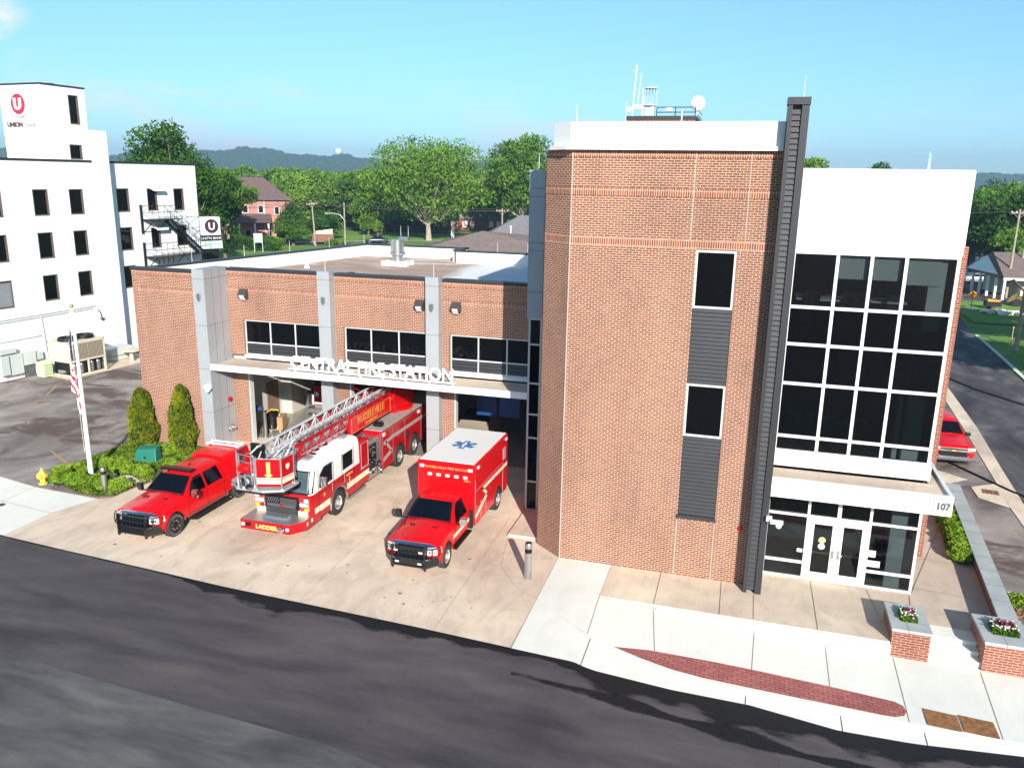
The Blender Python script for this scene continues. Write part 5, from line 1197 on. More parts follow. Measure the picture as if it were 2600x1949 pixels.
# ------------------------------------------------------------------ white bank building (local x = outward, y along the wall)
BK = thing('bank_building', 'white stucco bank building of four storeys with dark windows and rooftop sign tower', 'bank building', (-46.2, 42, 0), R(-6))
def PB(name, mb, m, parent=BK, **k): return mb.build(name, m, parent, **k)
def holes_wall(mb, x, y0, y1, z0, z1, H, t=.35):
    """wall facing +x from y0..y1 with rectangular holes H=(ya,yb,za,zb)"""
    ys = sorted({y0, y1} | {v for h in H for v in h[:2]}); zs = sorted({z0, z1} | {v for h in H for v in h[2:]})
    for a, b in zip(ys, ys[1:]):
        run = None
        for p, q in zip(zs, zs[1:]):
            solid = not any(h[0] <= a+1e-6 and h[1] >= b-1e-6 and h[2] <= p+1e-6 and h[3] >= q-1e-6 for h in H)
            if solid: run = [p, q] if run is None else [run[0], q]
            if (not solid or q == zs[-1]) and run: mb.box(x-t, x, a, b, run[0], run[1]); run = None
rows = ((10.52, 12.27), (7.67, 9.43), (4.81, 6.57))
HM = [(ya, yb, a, b) for ya, yb in ((-4.9, -3.7), (-1.35, -.18), (2.02, 3.17), (4.80, 5.94)) for a, b in rows]
HM = [h for h in HM if not (h[0] == -1.35 and h[2] == 4.81)]+[(-3.1, -.24, 4.7, 6.5)]
HM = [h for h in HM if not (h[0] == -4.9 and h[2] == 4.81)]
RY = -.75
HR = [(9.5, 10.66, a, b) for a, b in ((10.52, 12.28), (7.64, 9.4), (4.78, 6.5))]+[(12.41, 13.42, 10.54, 12.27), (12.49, 13.47, 7.65, 9.25), (15.16, 16.26, 10.5, 12.25), (15.16, 16.29, 7.64, 9.33)]
mb = MB()
holes_wall(mb, 0, -16, 6.92, 0, 14.1, HM); mb.box(-.35, 0, 6.92, 8.45, 0, 16.3)
mb.box(-1.6, -.35, 6.92, 8.45, 14.1, 16.3); mb.box(-15, -.35, -16, -15.6, 0, 14.1); mb.box(-15, -14.6, -15.6, 8.4, 0, 14.1); mb.box(-1.1, -.35, 8.1, 8.45, 0, 14.1)
PB('wall', mb, m_white)
mb = MB(); holes_wall(mb, RY, 8.45, 17.75, 0, 14.1, HR); mb.box(-15, RY-.35, 17.4, 17.75, 0, 14.1); mb.box(-15, -14.6, 8.4, 17.4, 0, 14.1)
PB('rear_wall', mb, m_white)
mb = MB(); mb.box(-14.6, -.36, -15.6, 8.4, 13.6, 13.8); mb.box(-14.6, RY-.36, 8.4, 17.4, 13.6, 13.8); PB('roof', mb, m_membrane)
mb = MB(); mb.box(-.4, .05, -16, 6.9, 14.1, 14.24); PB('coping', mb, m_dark)
mb = MB(); mb.box(RY-.4, RY+.05, 8.47, 17.8, 14.1, 14.24); PB('coping', mb, m_dark)
mb = MB(); mb.box(-15, -14.5, -16, 17.8, 14.1, 14.24); PB('coping', mb, m_dark)
# penthouse sign tower
HP = [(5.56, 6.36, 16.59, 18.52), (5.27, 6.27, 14.26, 15.26)]
mb = MB(); holes_wall(mb, 0.003, 3.52, 6.92, 14.24, 19.0, HP); mb.box(-3.9, -.35, 3.52, 3.87, 13.8, 19.0); mb.box(-3.9, -3.55, 3.87, 6.92, 13.8, 19.0); mb.box(-3.55, -.35, 6.57, 6.92, 13.8, 19.0); PB('sign_tower', mb, m_white)
mb = MB(); mb.box(-3.95, .05, 3.47, 6.97, 19.0, 19.1); tc_ = PB('tower_roof', mb, m_dark)
mb = MB(); mb.cyl((-1.6, 5.6, 19.1), (-1.6, 5.6, 19.3), .22, .26); PB('roof_vent', mb, m_steel)
# sign: logo disc and lettering on the south face of the tower (faces -y)
mb = MB(); mb.lathe((-2.02, 3.52, 17.76), [(.82, -.02), (.80, -.16), (.70, -.18)], 36, 'y'); dsk = PB('logo_disc', mb, m_label, smooth=True, sharp=30)
mb = MB(); mb.lathe((-2.02, 3.52, 17.76), [(.66, -.17), (.66, -.19)], 36, 'y'); PB('logo_face', mb, M_('logo crimson', (.42, .02, .07), .5, var=0), dsk)
text('logo_letter', 'U', 1.0, m_wpaint, dsk, TM((-2.02, 3.30, 17.42), (1, 0, 0), (0, 0, 1)), ext=.03, off=.045)
text('bank_lettering', 'UNION', .42, m_dpipe, BK, TM((-2.72, 3.49, 16.32), (1, 0, 0), (0, 0, 1)), ext=.03, off=.012, sx=1.05)
text('bank_lettering', 'BANK', .40, M_('pale lettering', (.42, .42, .44), .5, var=0), BK, TM((-1.22, 3.49, 16.32), (1, 0, 0), (0, 0, 1)), ext=.03, sx=1.05)
# windows: dark reveal frame, pane, part-drawn curtain inside
m_reveal = M_('window reveal bronze', (.11, .085, .08), .6, var=.05)
m_curt = M_('tan curtain', (.40, .33, .25), .9, var=.06)
m_greyb = M_('grey shade', (.22, .24, .27), .8, var=.05)
def bwin(x, h, i):
    ya, yb, a, b = h; mb = MB(); t = .06
    for (p, q, r_, s) in ((ya, ya+t, a, b), (yb-t, yb, a, b), (ya+t, yb-t, a, a+t*1.6), (ya+t, yb-t, b-t, b)): mb.box(x-.22, x-.01, p, q, r_, s)
    o = PB('window', mb, m_reveal); mb = MB(); mb.box(x-.17, x-.16, ya+t, yb-t, a+t*1.6, b-t); PB('pane', mb, m_glassd, o)
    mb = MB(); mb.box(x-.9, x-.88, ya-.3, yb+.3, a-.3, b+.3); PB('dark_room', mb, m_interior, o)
    if i % 3 != 1:
        mb = MB(); k = .22 if i % 3 else .38; mb.box(x-.5, x-.42, yb-k*(yb-ya), yb, a+.1, b-t); PB('curtain', mb, m_curt, o)
for i, h in enumerate(HM): bwin(0, h, i)
for i, h in enumerate(HR): bwin(RY, h, i+1)
for i, h in enumerate(HP): bwin(0.003, h, i+2)
mb = MB(); mb.box(-.2, -.14, -3.0, -.3, 4.8, 6.4); PB('grey_shade', mb, m_greyb)
for yy, z in ((12.9, 12.28), (12.95, 9.26)):
    mb = MB(); mb.prism([(RY, z+.25), (RY+.45, z-.05), (RY+.45, z-.22), (RY, z-.02)], 'y', yy-.15, yy+.95); PB('door_hood', mb, m_white)
# pipes on the wall
for z0, z1, a, b in ((3.97, 4.0, -16, 5.9), (3.82, 3.85, -16, 5.6), (2.58, 2.58, -16, 1.35)):
    mb = MB(); mb.tube([(.05, a, z0-.02), (.05, b, z1)], .035, 6); PB('conduit', mb, m_egrey)
mb = MB(); mb.tube([(.05, 1.5, 3.85), (.05, 1.6, 1.8), (.05, 1.7, .1)], .03, 6); PB('downpipe', mb, m_egrey)
mb = MB(); mb.tube([(.06, 6.1, 3.7), (.10, 6.25, 3.4), (.10, 6.3, 3.1)], .03, 6); mb.ball((.08, 6.32, 3.0), .11); mb.ball((.07, 6.5, 2.98), .07); mb.ball((.07, 6.4, 2.88), .06); PB('cable_bundle', mb, m_dpipe)
# fire escape on the rear part
def escape():
    X0, X1 = RY, RY+1.25; mb = MB()
    for z, a, b in ((9.93, 11.6, 14.6), (7.05, 11.6, 17.6)):
        mb.box(X0, X1, a, b, z-.06, z)
        for zz in (z+.55, z+1.05): mb.tube([(X1, a, zz), (X1, b, zz)], .022, 4); mb.tube([(X0, a, zz), (X1, a, zz)], .022, 4)
        y = a
        while y <= b+.01: mb.tube([(X1, y, z-.02), (X1, y, z+1.05)], .02, 4); y += .6
        for y in (a+.2, (a+b)/2, b-.2): mb.tube([(X0, y, z-1.0), (X1-.1, y, z-.05)], .035, 5)
        mb.box(X0-.0, X0+.12, a-.06, a+.06, z-1.1, z+1.1)
    for x in (X1-.75, X1-.05):
        mb.prism([(13.5, 9.93), (13.5, 9.68), (16.9, 6.93), (17.2, 6.93)], 'x', x-.02, x+.02)
        mb.tube([(x, 13.5, 10.95), (x, 17.1, 8.05)], .022, 4)
        for t in (.1, .3, .5, .7, .9): mb.tube([(x, 13.5+3.6*t, 9.9-2.95*t), (x, 13.5+3.6*t, 10.9-2.88*t)], .018, 4)
    for i in range(13): t = (i+.5)/13; mb.box(X1-.75, X1-.05, 13.5+3.5*t, 13.75+3.5*t, 9.85-2.9*t-.02, 9.85-2.9*t)
    mb.tube([(X1, 15.0, 10.0), (X1, 16.4, 10.05), (X1, 16.45, 7.05)], .025, 4); mb.tube([(X1, 15.0, 10.0), (X1, 15.0, 9.3), (X1, 16.4, 10.05)], .022, 4); mb.tube([(X1, 15.0, 9.3), (X1, 16.45, 8.8)], .022, 4)
    for y in (11.9, 12.4, 12.9, 13.4): mb.tube([(X1-.1, y, 6.9), (X1-.6, y+.5, 6.2), (X0+.1, y, 5.8)], .05, 5)
    mb.tube([(X1, 13.8, 7.9), (X1, 15.6, 5.9)], .03, 4)
    return PB('fire_escape', mb, m_black)
escape()
# electrical cabinets along the foot of the wall
for (ya, yb, za, zb, d, mm) in ((-1.95, -.82, 1.82, 2.12, .35, m_egrey), (-2.0, -1.42, .45, 1.72, .4, m_egrey), (-1.3, -.40, .36, 1.7, .32, m_egrey), (-.33, .6, .82, 1.7, .28, m_egrey), (.72, 1.2, 1.0, 1.5, .2, m_egrey)):
    mb = MB(); mb.box(0, d, ya, yb, za, zb); PB('electrical_cabinet', mb, mm, bevel=.015)
mb = MB()
for i in range(5): mb.tube([(.12, -.25+i*.17, .82), (.12, -.25+i*.17, 0)], .03, 5)
PB('conduit_drop', mb, m_dpipe)
tb = thing('transformer_box', 'pale green transformer box standing against the white wall', 'transformer', (-45.15, 42.45, 0), R(-6)); mb = MB(); mb.box(-.35, .35, -.35, .35, 0, 1.0)
mb.build('cabinet', M_('pale green paint', (.55, .66, .42), .5, var=.03), tb, bevel=.03)
mb = MB()
for i in range(4): mb.box(.35, .37, -.3, .3, .15+i*.2, .24+i*.2)
mb.build('vent', M_('pale green paint dark', (.38, .48, .30), .5, var=0), tb)
# rooftop-type chiller on the ground
hv = thing('air_conditioner', 'large cream air conditioning unit with coil grilles and roof fans beside the white wall', 'air conditioner', (-43.9, 44.0, 0), R(-8))
hx0, hx1, hy0, hy1 = -1.1, 1.0, -1.25, 1.5
mb = MB()
for x in (hx0, hx1-.12):
    for y in (hy0, hy1-.12): mb.box(x, x+.12, y, y+.12, 0, 2.35)
mb.box(hx1-.12, hx1, .1, .18, .12, 1.0)
for z in (0, 1.0): mb.box(hx0+.12, hx1-.12, hy0, hy0+.1, z, z+.12); mb.box(hx1-.1, hx1, hy0+.12, hy1-.12, z, z+.12); mb.box(hx0, hx0+.1, hy0+.12, hy1-.12, z, z+.12)
mb.box(hx0, hx1, hy0, hy1, 2.22, 2.35); mb.box(hx0+.1, hx1-.14, hy0-.004, hy0+.05, .98, 2.22)
mb.build('casing', m_cream, hv)
m_coil, nt, p = newmat('coil grille'); w_ = N(nt, 'ShaderNodeTexWave', wave_type='BANDS', bands_direction='Y'); w_.inputs['Scale'].default_value = 3.2; w_.inputs['Distortion'].default_value = .3; nt.links.new(pos(nt), w_.inputs['Vector'])
nt.links.new(ramp(nt, w_.outputs[1], [(.3, (.13, .10, .07)), (.6, (.36, .31, .24))]), p.inputs['Base Color']); p.inputs['Roughness'].default_value = .6
for a, b in ((hy0+.14, .10), (.18, hy1-.14)):
    mb = MB(); mb.box(hx1-.06, hx1-.01, a, b, 1.12, 2.22); mb.build('coil', m_coil, hv)
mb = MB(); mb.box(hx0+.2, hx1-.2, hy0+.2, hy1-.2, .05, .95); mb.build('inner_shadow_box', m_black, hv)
mb = MB()
for y in (-.8, -.3, .5, 1.0): mb.cyl((.75, y, .15), (.75, y, .75), .14, n=12); mb.ball((.75, y, .75), .14)
for y in (-.6, .1): mb.cyl((-.4, -1.12, .3+y*.1), (.3, -1.12, .3), .1, n=10)
mb.build('compressor', m_steel, hv)
for y in (-.55, .75):
    mb = MB(); mb.lathe((0, y, 2.35), [(.62, 0), (.60, .22), (.52, .24), (.5, .05), (.02, .05)], 28); mb.build('roof_fan', m_black, hv, smooth=True, sharp=40)
struct(sheet('equipment_pad', [(-45.3, 42.6), (-42.7, 42.0), (-42.3, 46.0), (-42.0, 50.5), (-45.0, 50.5)], .004, m_apron))
# storage sacks and pedestal
sk = thing('storage_box', 'pale grey wrapped pallet of sheets behind the air conditioner', 'storage box', (-44.7, 48.6, 0), R(-8)); mb = MB(); mb.box(-.8, .8, -1.2, .9, 0, .95); mb.build('cover', m_egrey, sk, bevel=.12)
mb = MB(); mb.tube([(-.82, -1.2, .4), (.82, -1.2, .4), (.82, .9, .4)], .015, 4); mb.build('strap', m_black, sk)
pd = thing('stone_table', 'round concrete pedestal table on the pad behind the brick wall', 'table', (-42.9, 48.0, 0)); mb = MB(); mb.lathe((0, 0, 0), [(.25, 0), (.14, .1), (.12, .8), (.3, .85)], 16); mb.build('pedestal', m_apron, pd)
mb = MB(); mb.lathe((0, 0, 0), [(.7, .85), (.72, .95), (.02, .96)], 20); mb.build('table_top', m_apron, pd)
# bank pylon sign behind
ps = thing('pylon_sign', 'black and white pylon sign with round letter logo behind the bank', 'sign', (-59.6, 80.4, 0), R(58))
mb = MB(); mb.box(-.8, .8, -.7, .7, 0, 4.3); mb.build('base', m_black, ps)
mb = MB(); mb.box(-1.1, 1.1, -.9, .9, 6.7, 8.7); mb.build('logo_box', m_label, ps)
mb = MB(); mb.box(-1.1, 1.1, -.88, .88, 6.05, 6.7); mb.build('name_band', m_black, ps)
mb = MB(); mb.box(-1.2, 1.2, -.95, .95, 5.2, 6.05); mb.build('message_box', M_('mint panel', (.60, .75, .68), .5, var=0), ps)
mb = MB(); mb.box(-.9, .9, -.62, .62, 4.3, 5.2); mb.build('upper_post', m_black, ps)
mb = MB(); mb.lathe((.1, -.9, 7.7), [(.78, 0), (.78, -.04)], 28, 'y'); l_ = mb.build('logo_disc', M_('plum', (.06, .015, .03), .5, var=0), ps); text('logo_letter', 'U', 1.1, m_label, l_, TM((.1, -.95, 7.32), (1, 0, 0), (0, 0, 1)), off=.03)
mb = MB(); mb.lathe((1.25, .1, 7.7), [(.6, 0), (.6, .04)], 28, 'x'); mb.build('logo_disc', bpy.data.materials['plum'], ps)
text('name_text', 'UNION BANK', .42, m_label, ps, TM((0, -.89, 6.22), (1, 0, 0), (0, 0, 1)), sx=.9)
text('message_text', 'MORTGAGE', .34, m_green, ps, TM((0, -.96, 5.6), (1, 0, 0), (0, 0, 1)), sx=.9); text('message_text', 'LENDING', .25, m_green, ps, TM((0, -.96, 5.3), (1, 0, 0), (0, 0, 1)), sx=.9)
# ------------------------------------------------------------------ garden bed, poles, planters, street furniture
BED = [(-25.3, 26.5), (-25.9, 26.2), (-26.8, 26.2), (-28.4, 26.75), (-29.6, 27.6), (-29.75, 29.6), (-29.8, 33.08), (-25.0, 33.08), (-24.95, 28.8), (-25.25, 27.6)]
mb = MB(); mb.prism(BED, 'z', -.02, .035); struct(mb.build('garden_bed', m_earth))
PADP = [(-28.35, 27.75), (-27.2, 27.62), (-26.3, 28.0), (-25.4, 27.75), (-25.3, 28.2), (-26.4, 28.75), (-27.9, 28.5)]
mb = MB(); mb.prism(PADP, 'z', -.02, .05); struct(mb.build('flagpole_pad', m_apron))
def inside(x, y, P_):
    c = False; j = len(P_)-1
    for i in range(len(P_)):
        if (P_[i][1] > y) != (P_[j][1] > y) and x < (P_[j][0]-P_[i][0])*(y-P_[i][1])/(P_[j][1]-P_[i][1])+P_[i][0]: c = not c
        j = i
    return c
pts = []
while len(pts) < 15000:
    x, y = rng.uniform(-29.9, -24.9), rng.uniform(26.2, 33.05)
    if not inside(x, y, BED) or inside(x, y, PADP): continue
    if y < 27.0 and x < -28.0 and rng.random() < .8: continue
    if -26.6 < x < -25.2 and 28.9 < y < 29.6 and rng.random() < .85: continue
    h = .09+.04*math.sin(x*2.1)*math.cos(y*1.7); pts.append((x, y, .04+h*rng.random()**.4))
tag(leafcloud('ground_cover', np.array(pts), .055, m_cover, flat=.5), 'low leafy ground cover filling the garden bed', 'ground cover', kind='stuff')
def shrub(r, seed, n=1500):
    g = np.random.default_rng(seed); t = thing('boxwood_shrub', '', 'shrub', group='round boxwood shrubs in the garden bed')
    d = g.normal(size=(n, 3)); d[:, 2] = np.abs(d[:, 2])*.9-.15; d /= np.linalg.norm(d, axis=1)[:, None]
    bumpy = 1+.10*np.sin(d[:, 0]*7+seed)*np.cos(d[:, 1]*6)+.06*np.sin(d[:, 2]*11)
    C = d*(r*bumpy*(.9+.14*g.random(n)))[:, None]; C[:, 2] = C[:, 2]*.85+r*.45
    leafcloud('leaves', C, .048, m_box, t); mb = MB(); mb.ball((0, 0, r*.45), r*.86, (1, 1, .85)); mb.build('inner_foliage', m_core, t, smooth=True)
    return t
SH = [(-28.55, 27.05, .50, 'boxwood ball nearest the yellow hydrant'), (-28.75, 28.1, .42, 'small boxwood behind the first one at the left bed edge'), (-27.75, 27.05, .44, 'boxwood in front of the flagpole pad'), (-27.3, 29.1, .42, 'boxwood just behind the flagpole base'),
      (-28.15, 29.15, .40, 'boxwood at the shadow of the flagpole'), (-26.85, 28.85, .44, 'boxwood behind the steel bollard'), (-26.35, 28.95, .36, 'boxwood between two others behind the bollard'), (-25.75, 28.85, .40, 'boxwood in the bed behind the pickup mirror'),
      (-25.55, 27.15, .42, 'boxwood alone at the right tip of the bed'), (-26.75, 27.3, .42, 'boxwood left of the steel bollard'), (-29.15, 27.6, .40, 'boxwood at the far left corner of the bed'), (-27.4, 31.2, .42, 'boxwood behind the green cabinet'), (-26.6, 31.6, .45, 'boxwood between the cabinet and the right conifer'), (-26.2, 27.0, .34, 'small boxwood in front of the steel bollard'), (-25.3, 30.2, .34, 'boxwood at the bed edge by the topper')]
for i, (x, y, r, l) in enumerate(SH):
    t = shrub(r, 10+i, int(9000*r*r)); t.location = (x, y, .03); t['label'] = 'round clipped '+l
def arbor(loc, H, r, seed, label):
    g = np.random.default_rng(seed); t = thing('conifer_shrub', label, 'shrub', loc, group='columnar conifers against the brick wall')
    n = 11000; z = g.random(n)**.85; prof = np.where(z < .15, .82+z*1.2, np.sqrt(np.clip(1-((z-.15)/.85)**1.6, 0, 1)))
    a = g.random(n)*2*PI; rr_ = r*prof*(1+.11*np.sin(a*5+z*9+seed)+.10*np.sin(z*19+a*4)+.05*np.sin(z*41-a*7))*(.78+.28*g.random(n))
    C = np.stack([np.cos(a)*rr_, np.sin(a)*rr_, z*H], 1); C[:, 0] += .10*(z**2)*math.sin(seed)
    leafcloud('leaves', C, .055, m_arb, t)
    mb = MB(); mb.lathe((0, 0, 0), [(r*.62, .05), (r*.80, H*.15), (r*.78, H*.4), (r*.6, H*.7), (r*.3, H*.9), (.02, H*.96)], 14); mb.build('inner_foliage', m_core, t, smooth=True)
    mb = MB(); mb.cyl((0, 0, 0), (0, 0, .5), .08); mb.build('trunk', m_bark, t)
arbor((-28.75, 32.45, .03), 3.05, .64, 3, 'tall columnar conifer at the left end of the brick wall')
arbor((-26.35, 32.35, .03), 3.45, .60, 8, 'tall pointed conifer beside the grey metal pier')
# green cabinet
t = thing('utility_cabinet', 'dark green wedge shaped utility cabinet set in the ground cover', 'utility cabinet', (-26.95, 30.55, .03), R(12))
mb = MB(); mb.loft([[(-.55, -.3, 0), (.55, -.3, 0), (.55, .35, 0), (-.55, .35, 0)], [(-.48, -.16, .62), (.50, -.16, .72), (.50, .30, .78), (-.48, .30, .70)]]); mb.build('cabinet', m_green, t, bevel=.04)
mb = MB(); mb.box(-.04, .04, -.30, -.27, .25, .33); mb.build('latch', m_black, t)
# flagpole
t = thing('flagpole', 'tall white flagpole with gilt ball rising from the garden bed', 'flagpole', (-27.9, 28.0, .05))
mb = MB(); mb.cyl((0, 0, 0), (0, 0, 7.7), .115, .055, 16); mb.build('pole', m_wpaint, t, smooth=True)
mb = MB(); mb.ball((0, 0, 7.8), .085, (1, 1, 1), 14, 10); mb.build('finial', M_('brass', (.55, .45, .25), .25, .8, var=0), t, smooth=True)
mb = MB(); mb.lathe((0, 0, 0), [(.22, 0), (.2, .06), (.13, .1)], 16); mb.build('base_collar', m_wpaint, t)
mb = MB(); mb.tube([(-.10, -.06, 7.6), (-.14, -.10, 5.0), (-.12, -.1, 1.2)], .008, 4); mb.build('halyard', m_wpaint, t)
fl = thing('flag', 'american flag hanging limp in folds against the white flagpole', 'flag', (-28.0, 27.88, .05))
def limp(z0, z1, w0, w1, ph, m, name, x0=0.):
    mb = MB(); n = 16; P_ = []
    for j in range(n+1):
        tt = j/n; z = z0+(z1-z0)*tt; w = w0+(w1-w0)*tt
        for i in range(7):
            s = i/6; P_.append((x0-.02-w*s+.02*math.sin(z*5), -.04*math.sin(s*11+ph+z*2.2)*(.5+tt), z))
    mb.add(P_, [(j*7+i, j*7+i+1, (j+1)*7+i+1, (j+1)*7+i) for j in range(n) for i in range(6)])
    return mb.build(name, m, fl, smooth=True, solid=False)
m_flag, nt, p = newmat('flag stripes'); sp = N(nt, 'ShaderNodeSeparateXYZ'); g_ = N(nt, 'ShaderNodeTexCoord'); nt.links.new(g_.outputs['Object'], sp.inputs[0])
a1 = N(nt, 'ShaderNodeMath', operation='MULTIPLY_ADD'); nt.links.new(sp.outputs[0], a1.inputs[0]); a1.inputs[1].default_value = 9.; a1.inputs[2].default_value = 20
a2 = N(nt, 'ShaderNodeMath', operation='MULTIPLY_ADD'); nt.links.new(sp.outputs[2], a2.inputs[0]); a2.inputs[1].default_value = 1.7; nt.links.new(a1.outputs[0], a2.inputs[2])
a3 = N(nt, 'ShaderNodeMath', operation='FRACT'); nt.links.new(a2.outputs[0], a3.inputs[0])
nt.links.new(ramp(nt, a3.outputs[0], [(.49, (.50, .01, .05)), (.51, (.85, .85, .85))]), p.inputs['Base Color']); p.inputs['Roughness'].default_value = .8
limp(5.4, 3.95, .14, .34, 2, m_flag, 'striped_field'); limp(3.97, 3.0, .20, .04, 4, m_flag, 'striped_tail', .1)
m_cant = M_('flag blue', (.012, .02, .12), .8, var=0); ca = limp(6.75, 5.4, .02, .16, 1, m_cant, 'blue_canton')
mb = MB()
for k in range(14): z = 6.35-k*.07; mb.ball((-.05-.03*(k % 3), -.06, z), .016, (1, .3, 1), 6, 4)
mb.build('stars', m_label, ca)
# steel bollards
def bollard(loc, h, r, label):
    t = thing('bollard', label, 'bollard', loc, group='brushed steel bollards with dark bands')
    mb = MB(); mb.cyl((0, 0, 0), (0, 0, h*.74), r, n=20); mb.build('post', m_steel, t, smooth=True)
    mb = MB(); mb.cyl((0, 0, h*.74), (0, 0, h*.86), r*1.01, n=20); mb.build('dark_band', m_black, t, smooth=True)
    mb = MB(); mb.lathe((0, 0, 0), [(r, h*.86), (r, h*.985), (r*.9, h), (.01, h)], 20); mb.build('cap', m_steel, t, smooth=True)
    mb = MB(); mb.lathe((0, 0, 0), [(r*.93, h), (r*.9, h+.012), (.01, h+.014)], 20); mb.build('lid', m_dark, t)
bollard((-6.51, 24.97, 0), 1.33, .125, 'steel bollard on the apron before the brick tower')
bollard((-26.0, 26.75, .0), 1.15, .115, 'steel bollard among the boxwoods by the red pickup')
# hydrant
t = thing('fire_hydrant', 'yellow fire hydrant on the corner of the worn parking lot', 'fire hydrant', (-29.32, 26.72, 0))
mb = MB(); mb.lathe((0, 0, 0), [(.19, 0), (.19, .05), (.12, .06), (.115, .42), (.13, .44), (.13, .52), (.10, .58), (.06, .66), (.045, .68), (.045, .74), (.01, .75)], 18); mb.build('barrel', m_yellow, t, smooth=True, sharp=35)
for d in ((1, 0, .09), (-1, 0, .09), (0, -1, .12)):
    mb = MB(); a = Vector((d[0]*.1, d[1]*.1, .40)); b = Vector((d[0]*.21, d[1]*.21, .40)); mb.cyl(a, b, d[2], n=12); mb.build('outlet_cap', m_yellow, t)
# stone drain cap by the kerb of the bed etc
# ---- planters
def planter(name, x0, x1, y0, y1, zb, zt, label, fl_seed):
    t = thing(name, label, 'planter', ((x0+x1)/2, (y0+y1)/2, zb), group='brick planters flanking the steps'); w, d, h = (x1-x0)/2, (y1-y0)/2, zt-zb
    mb = MB(); mb.box(-w, w, -d, d, 0, h-.09); mb.build('brick_base', m_planter, t)
    mb = MB(); iw, id_ = w-.30, d-.50
    mb.box(-w-.03, -iw, -d-.03, d+.03, h-.09, h); mb.box(iw, w+.03, -d-.03, d+.03, h-.09, h); mb.box(-iw, iw, -d-.03, -id_, h-.09, h); mb.box(-iw, iw, id_, d+.03, h-.09, h)
    mb.mi = 1
    for (a, b, c_, e_) in ((-.1, -.09, -d-.035, -id_), (.1, .11, id_, d+.035), (-w-.034, -iw, .2, .21), (iw, w+.034, -.31, -.30)): mb.box(a, b, c_, e_, h-.089, h+.003)
    mb.build('stone_cap', [m_stonecap, m_joint], t)
    mb = MB(); mb.box(-iw, iw, -id_, id_, h-.14, h-.12); mb.build('soil', m_earth, t)
    f = thing('flower_planting', 'white and dark red flowers growing in the '+('left' if fl_seed == 1 else 'right')+' brick planter', 'flowers', ((x0+x1)/2, (y0+y1)/2, zt-.12), group='flower plantings')
    g = np.random.default_rng(fl_seed); n = 1500; C = np.stack([g.uniform(-iw, iw, n), g.uniform(-id_, id_, n), g.random(n)**.6*.26], 1); leafcloud('leaves', C, .045, m_cover, f)
    n = 260; C = np.stack([g.uniform(-iw*.5, iw*.8, n), g.uniform(-id_*.1, id_*.9, n), .22+g.random(n)*.12], 1); leafcloud('red_foliage', C, .04, M_('red leaves', (.20, .02, .03), .8, var=.2) if fl_seed == 1 else bpy.data.materials['red leaves'], f)
    mb = MB()
    for i in range(34): mb.ball((g.uniform(-iw, iw), g.uniform(-id_, id_), .24+g.random()*.09), .032, (1, 1, .6), 7, 4)
    mb.build('white_blossoms', m_label, f)
planter('planter', 5.10, 6.17, 24.46, 26.08, -.5, .50, 'brick planter with stone cap left of the steps', 1)
planter('planter', 7.64, 8.95, 24.5, 26.15, -.55, .50, 'brick planter with stone cap right of the steps', 2)
# low wall with stone cap, hedge
t = thing('low_wall', 'low brick wall with grey stone cap running back from the right planter', 'wall', (8.65, 26.2, 0), R(-4.5))
mb = MB(); mb.box(-.22, .22, 0, 12.5, -.6, .42); mb.build('brick_base', m_planter, t)
mb = MB(); mb.box(-.28, .28, 0, 12.5, .42, .50); mb.mi = 1
for i in range(1, 11): mb.box(-.284, .284, i*1.15-.008, i*1.15+.008, .42, .503)
mb.build('stone_cap', [m_stonecap, m_joint], t)
hg = [(8.78, 35.4), (8.72, 34.7), (8.7, 34.0), (8.66, 33.3), (8.6, 32.6), (8.55, 31.9), (8.5, 31.3)]
src = None
for i, (x, y) in enumerate(hg):
    t = shrub(.42, 40+i, 1800); t.location = (x-.05, y, 0); t['group'] = 'boxwoods in the row along the low wall'; t['label'] = 'clipped boxwood in the row along the low wall, between wall and walkway'
# mulch bed right of the wall
struct(sheet('mulch_bed', [(9.1, 24.8), (12.2, 24.6), (11.8, 27.6), (9.35, 28.6)], .16, m_earth))
g = np.random.default_rng(5); n = 1800; C = np.stack([g.uniform(9.15, 12, n), g.uniform(24.9, 28.0, n), .17+g.random(n)*.03], 1); tag(leafcloud('mulch', C, .06, M_('mulch chips', (.34, .19, .10), .9, var=.4, vs=8), flat=.8), 'brown bark mulch beside the low wall', 'mulch', kind='stuff')
mb = MB(); mb.tube([(9.3, 28.7, .18), (10.5, 28.3, .18), (12.3, 27.7, .18), (13.2, 25, .1)], .09, 6); struct(mb.build('mulch_kerb', m_walk))
g = np.random.default_rng(6); n = 500; C = np.stack([g.uniform(9.2, 9.7, n), g.uniform(27.6, 28.5, n), .17+g.random(n)*.2], 1); tag(leafcloud('weed_tuft', C, .05, m_box), 'green weeds at the corner of the mulch bed', 'weeds', kind='stuff')
